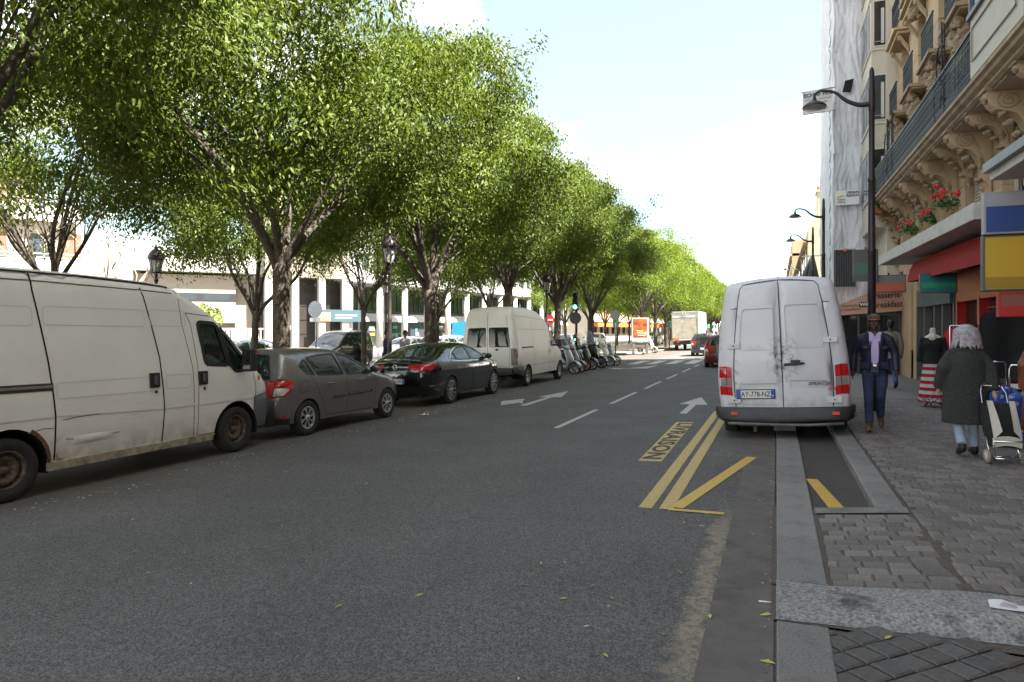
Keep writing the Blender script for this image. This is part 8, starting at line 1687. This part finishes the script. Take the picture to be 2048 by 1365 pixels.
# -- shopping trolley she pulls
tr_ = empty('shopping_trolley', (2.43,9.28,0), rz=.12, scale=(.86,.9,.96), label='black and cream wheeled shopping trolley with chrome frame pulled by the woman in charcoal', cat='shopping trolley')
M_CRC = mat('cream_canvas', (.50,.47,.40), .8, bump=(20,.006)); TL = -.18
m = MB(); 
def bagf(u, v): a = u*2*PI; rx, ry = .165+.02*math.sin(PI*v), .10+.03*math.sin(PI*v); return (rx*math.copysign(abs(math.cos(a))**.5, math.cos(a)), .05+.22*v+ry*math.copysign(abs(math.sin(a))**.5, math.sin(a)), .20+.50*v)
m.grid(bagf, 32, 10); m.add([bagf(k/32,1) for k in range(32)], [tuple(range(32))]); m.build('bag', M_BLK, tr_)
m = MB()
for sg in (-1,1): m.grid(lambda u,v: (sg*(.165-.10*u*(1-.3*v)), -.07+.22*v-.02-.01*math.sin(PI*v), .40+.34*v-.10*(1-v)*(1-u)), 5, 6)
m.grid(lambda u,v: (-.17+.34*u, -.075+.02*v, .20+.11*v+.03*math.sin(PI*u)), 10, 3); oo = m.build('cream_panel', M_CRC, tr_); oo.location.y = -.012
m = MB(); m.tube([(-.17,-.02,.10),(-.17,.08,.22),(-.15,.33,.82),(-.12,.40,.90),(.12,.40,.90),(.15,.33,.82),(.17,.08,.22),(.17,-.02,.10)], .011, 8); m.tube([(-.17,-.02,.10),(-.14,-.12,.08),(.14,-.12,.08),(.17,-.02,.10)], .011, 8); m.tube([(-.19,-.0,.085),(.19,0,.085)], .010, 8); m.tube([(-.15,-.11,.09),(-.17,-.10,.28),(.17,-.10,.28),(.15,-.11,.09)], .010, 8); m.build('frame', M_CHROME, tr_)
m = MB(); m.tube([(-.12,.40,.90),(-.05,.42,.93),(.05,.42,.93),(.12,.40,.90)], .017, 8); m.build('handle', M_BLACK, tr_)
for sg in (-1,1): m = MB(); m.lathe([(.085,-.02),(.085,.02)], c=(0,0,0), n=26, axis='x'); m.lathe([(.055,-.024),(.055,.024)], n=18, axis='x', mi=1); o = m.build('wheel', [mat('worn_tan_tyre', (.28,.23,.18), .8), mat('wheel_cream', (.5,.47,.42), .6)], tr_); o.location = (sg*.205,0,.085)
# -- person in a rust leather coat at the right edge
M_LEA = mat('rust_leather', (.17,.045,.020), .45, noise=(7,.35,8), bump=(12,.02), dirt=(5,(.09,.022,.012),.5,.7))
p, j = person('person in a rust-brown leather coat cut off by the right edge', (2.90,9.35,0), PI-.3, 1.72, dict(elR=(-.27,.06,1.14), wrR=(-.30,-.05,.90)), skin=(.4,.27,.2), vox=.014, top=None, legcol=(.03,.03,.03), hair=(.1,.07,.05))
q = MB(); loft(q, [(0,0,.40,.30,.22),(0,0,.62,.29,.21),(0,0,.9,.265,.19),(0,0,1.1,.245,.175),(0,.0,1.26,.24,.165),(0,0,1.36,.19,.13),(0,.01,1.44,.11,.09)])
for S in 'LR': sh_, el, wr_ = [Vector(j[a+S]) for a in ('sh','el','wr')]; sg_ = 1 if S == 'L' else -1; q.tube([Vector((sg_*.06,0,1.41)), Vector((sg_*.15,0,1.385)), Vector((sg_*.20,.01,1.29)), el*1.02, wr_], [.05,.07,.082,.078,.065], 12)
blob(q, 'coat', M_LEA, p, .013, 3)
# -- others
WALK = dict(kneeL=(.09,-.16,.52), ankL=(.09,-.14,.10), toeL=(.1,-.32,.05), kneeR=(-.09,.05,.50), ankR=(-.09,.28,.16), toeR=(-.09,.14,.05))
person('man in a grey-beige jacket and blue jeans walking away behind the man in navy', (2.80,20.3,0), PI, 1.80, WALK, skin=(.06,.035,.025), vox=.02, topcol=(.19,.165,.13), legcol=(.03,.10,.30), hair=(.01,.01,.01))
person('man in a dark cap and navy clothes standing by the tall lantern', (-13.7,22.3,-.205), PI*.75, 1.76, dict(WALK), skin=(.25,.15,.10), vox=.02, topcol=(.008,.012,.03), legcol=(.01,.012,.03), hair=(.01,.012,.03))
person('dark-haired person in a pale grey vest walking away right of the tall lantern', (-13.25,22.9,-.205), PI*.9, 1.74, WALK, skin=(.25,.14,.09), vox=.02, topcol=(.30,.29,.31), sleeve=.5, legcol=(.06,.06,.07))
pj, _ = person('man in a printed grey T-shirt facing the viewer beneath the trees', (-12.7,23.6,-.205), -.3, 1.76, WALK, skin=(.32,.19,.13), vox=.02, topcol=(.16,.18,.18), sleeve=.5, legcol=(.08,.08,.09))
person('person with red hair in black clothes behind the parked scooters', (-11.15,34.6,-.205), PI*.6, 1.70, None, skin=(.4,.26,.2), vox=.02, topcol=(.015,.015,.018), legcol=(.02,.02,.025), hair=(.30,.02,.02), hairlen=1)
person('dark-haired person standing behind the white window van front', (-12.0,33.8,-.205), PI*.5, 1.70, None, skin=(.3,.2,.15), vox=.02, topcol=(.02,.02,.022), legcol=(.02,.02,.025))
# rider on a delivery scooter
ds = scooter('delivery scooter with big black box and lit tail light, ridden behind the grey-green hatchback', (-4.05,44.2,-.19), PI/2, BLK, screen=False, lean=0, big=1.05, group=None, steer=0)
m = MB(); m.box((-.40,0,1.08),(.50,.62,.48)); m.build('delivery_box', M_BLACK, ds, bevel=.03)
person('rider in black jacket and dark helmet sitting on the delivery scooter', (-4.05,44.5,-.17), PI, 1.75, dict(hipL=(.10,0,.80), hipR=(-.10,0,.80), kneeL=(.20,-.42,.74), kneeR=(-.20,-.42,.74), ankL=(.16,-.40,.36), ankR=(-.16,-.40,.36), elL=(.27,-.22,1.18), wrL=(.30,-.46,1.06), elR=(-.27,-.22,1.18), wrR=(-.30,-.46,1.06)), vox=.022, topcol=(.02,.02,.022), legcol=(.02,.022,.03), hair=(.05,.02,.02), hem=.72)
# -- shop mannequin with striped skirt
mq = empty('mannequin', (2.92,15.75,0), rz=-.25, label='headless shop mannequin in a black top and red and white striped skirt on the pavement', cat='mannequin')
M_MAN = mat('cream_mannequin', (.62,.55,.48), .5); q = MB(); loft(q, [(0,0,.95,.13,.09),(0,0,1.08,.11,.08),(0,-.01,1.27,.145,.105),(0,0,1.40,.15,.075),(0,0,1.45,.06,.05),(0,0,1.56,.05,.05),(0,0,1.58,.03,.03)]); blob(q, 'torso', M_MAN, mq, .012, 3)
q = MB(); loft(q, [(0,0,.86,.19,.15),(0,0,1.0,.165,.125),(0,0,1.10,.145,.105),(0,-.01,1.27,.17,.125),(0,.01,1.38,.165,.09),(0,.02,1.42,.13,.065)])
for sg in (-1,1): q.tube([(sg*.16,.01,1.38),(sg*.21,.03,1.15),(sg*.23,.0,.90)], [.06,.055,.06], 10)
blob(q, 'black_top', M_BLK, mq, .012, 3)
q = MB(); q.ell((0,-.118,1.40),(.07,.02,.075)); q.build('neckline', M_MAN, mq)
M_STR = mat('striped_skirt_cloth', (.6,.57,.55), .85); t, bs = nodes(M_STR); tcn = t.nodes.new('ShaderNodeTexCoord'); sp = t.nodes.new('ShaderNodeSeparateXYZ'); t.links.new(tcn.outputs['Object'], sp.inputs[0])
mm = t.nodes.new('ShaderNodeMath'); mm.operation = 'MULTIPLY_ADD'; t.links.new(sp.outputs[2], mm.inputs[0]); mm.inputs[1].default_value = 7.4; mm.inputs[2].default_value = .1; fr = t.nodes.new('ShaderNodeMath'); fr.operation = 'FRACT'; t.links.new(mm.outputs[0], fr.inputs[0]); gt = t.nodes.new('ShaderNodeMath'); gt.operation = 'GREATER_THAN'; gt.inputs[1].default_value = .52; t.links.new(fr.outputs[0], gt.inputs[0]); cc = mixcol(t, gt.outputs[0], (.62,.60,.60), (.42,.012,.02)); hm = range_mask(t, sp.outputs[2], .23, .20); hn = noise_fac(t, tcn.outputs['Object'], 45, .48, .52, 2); cc = mixcol(t, mul(t, hm, hn), cc, (.10,.03,.10)); t.links.new(cc, bs.inputs['Base Color'])
q = MB(); q.grid(lambda u,v: ((.155+.10*(1-v))*(1+.06*math.sin(u*2*PI*11))*math.cos(u*2*PI), (.12+.085*(1-v))*(1+.06*math.sin(u*2*PI*11))*math.sin(u*2*PI), .10+.80*v), 88, 10); q.build('striped_skirt', M_STR, mq)
q = MB(); [q.tube([(0,0,.16),(.2*math.cos(a),.2*math.sin(a),.01)], .014, 6) for a in (0.3,2.4,4.5)]; q.tube([(0,0,.1),(0,0,.95)], .018, 6); q.build('stand', mat('stand_wood', (.2,.1,.05), .6), mq)
# -- shopping trolleys and blue bags for sale
for k, (x, y, lb, col, prt) in enumerate(((2.95,10.6,'blue patterned wheeled trolley for sale with tall chrome handle','blue',(.02,.06,.35)),(3.25,10.75,'dark wheeled trolley for sale with tall chrome handle beside the rust coat','dark',(.03,.03,.04)),(3.05,11.7,'second blue trolley bag standing under the chrome handles','blue',(.02,.06,.35)))):
    e = empty('trolley_for_sale', (x,y,0), rz=.1*k, label=lb, cat='shopping trolley'); m = MB(); m.grid(lambda u,v: ((.15+.03*math.sin(PI*v))*math.copysign(abs(math.cos(u*2*PI))**.5, math.cos(u*2*PI)), (.11+.02*math.sin(PI*v))*math.copysign(abs(math.sin(u*2*PI))**.5, math.sin(u*2*PI)), .1+.55*v), 28, 8); m.ell((0,0,.64),(.15,.12,.09)); m.build('bag', mat('trolley_'+col, prt, .6, dirt=(9,(.45,.5,.65),.55,.6) if col == 'blue' else None), e)
    m = MB(); m.tube([(-.09,.12,.08),(-.09,.12,1.02),(-.07,.12,1.07),(.07,.12,1.07),(.09,.12,1.02),(.09,.12,.08)], .011, 8); m.build('handle', M_CHROME, e); m = MB(); [m.lathe([(.06,-.015),(.06,.015)], c=(sg*.16,.1,.06), n=16, axis='x') for sg in (-1,1)]; m.build('wheels', M_BLACK, e)
# low display crates and clothes by the doorway
e = empty('display_table', (3.55,11.3,0), label='low display table heaped with dark folded clothes outside the red shop', cat='table'); m = MB(); m.box((0,0,.72),(.7,1.3,.05)); [m.box((a,b_,.35),(.04,.04,.7)) for a in (-.3,.3) for b_ in (-.6,.6)]; m.build('table', M_WHITE, e)
rg = random.Random(2)
for k in range(10): m = MB(); m.box((rg.uniform(-.2,.2),-.55+.12*k,.78+rg.uniform(0,.05)),(.28,.2,.08+rg.uniform(0,.06)), rz=rg.uniform(-.3,.3)); m.build('folded_clothes', (M_BLK, cloth('navy_cloth', (.02,.025,.06)), M_BLK)[k % 3], e, bevel=.02)
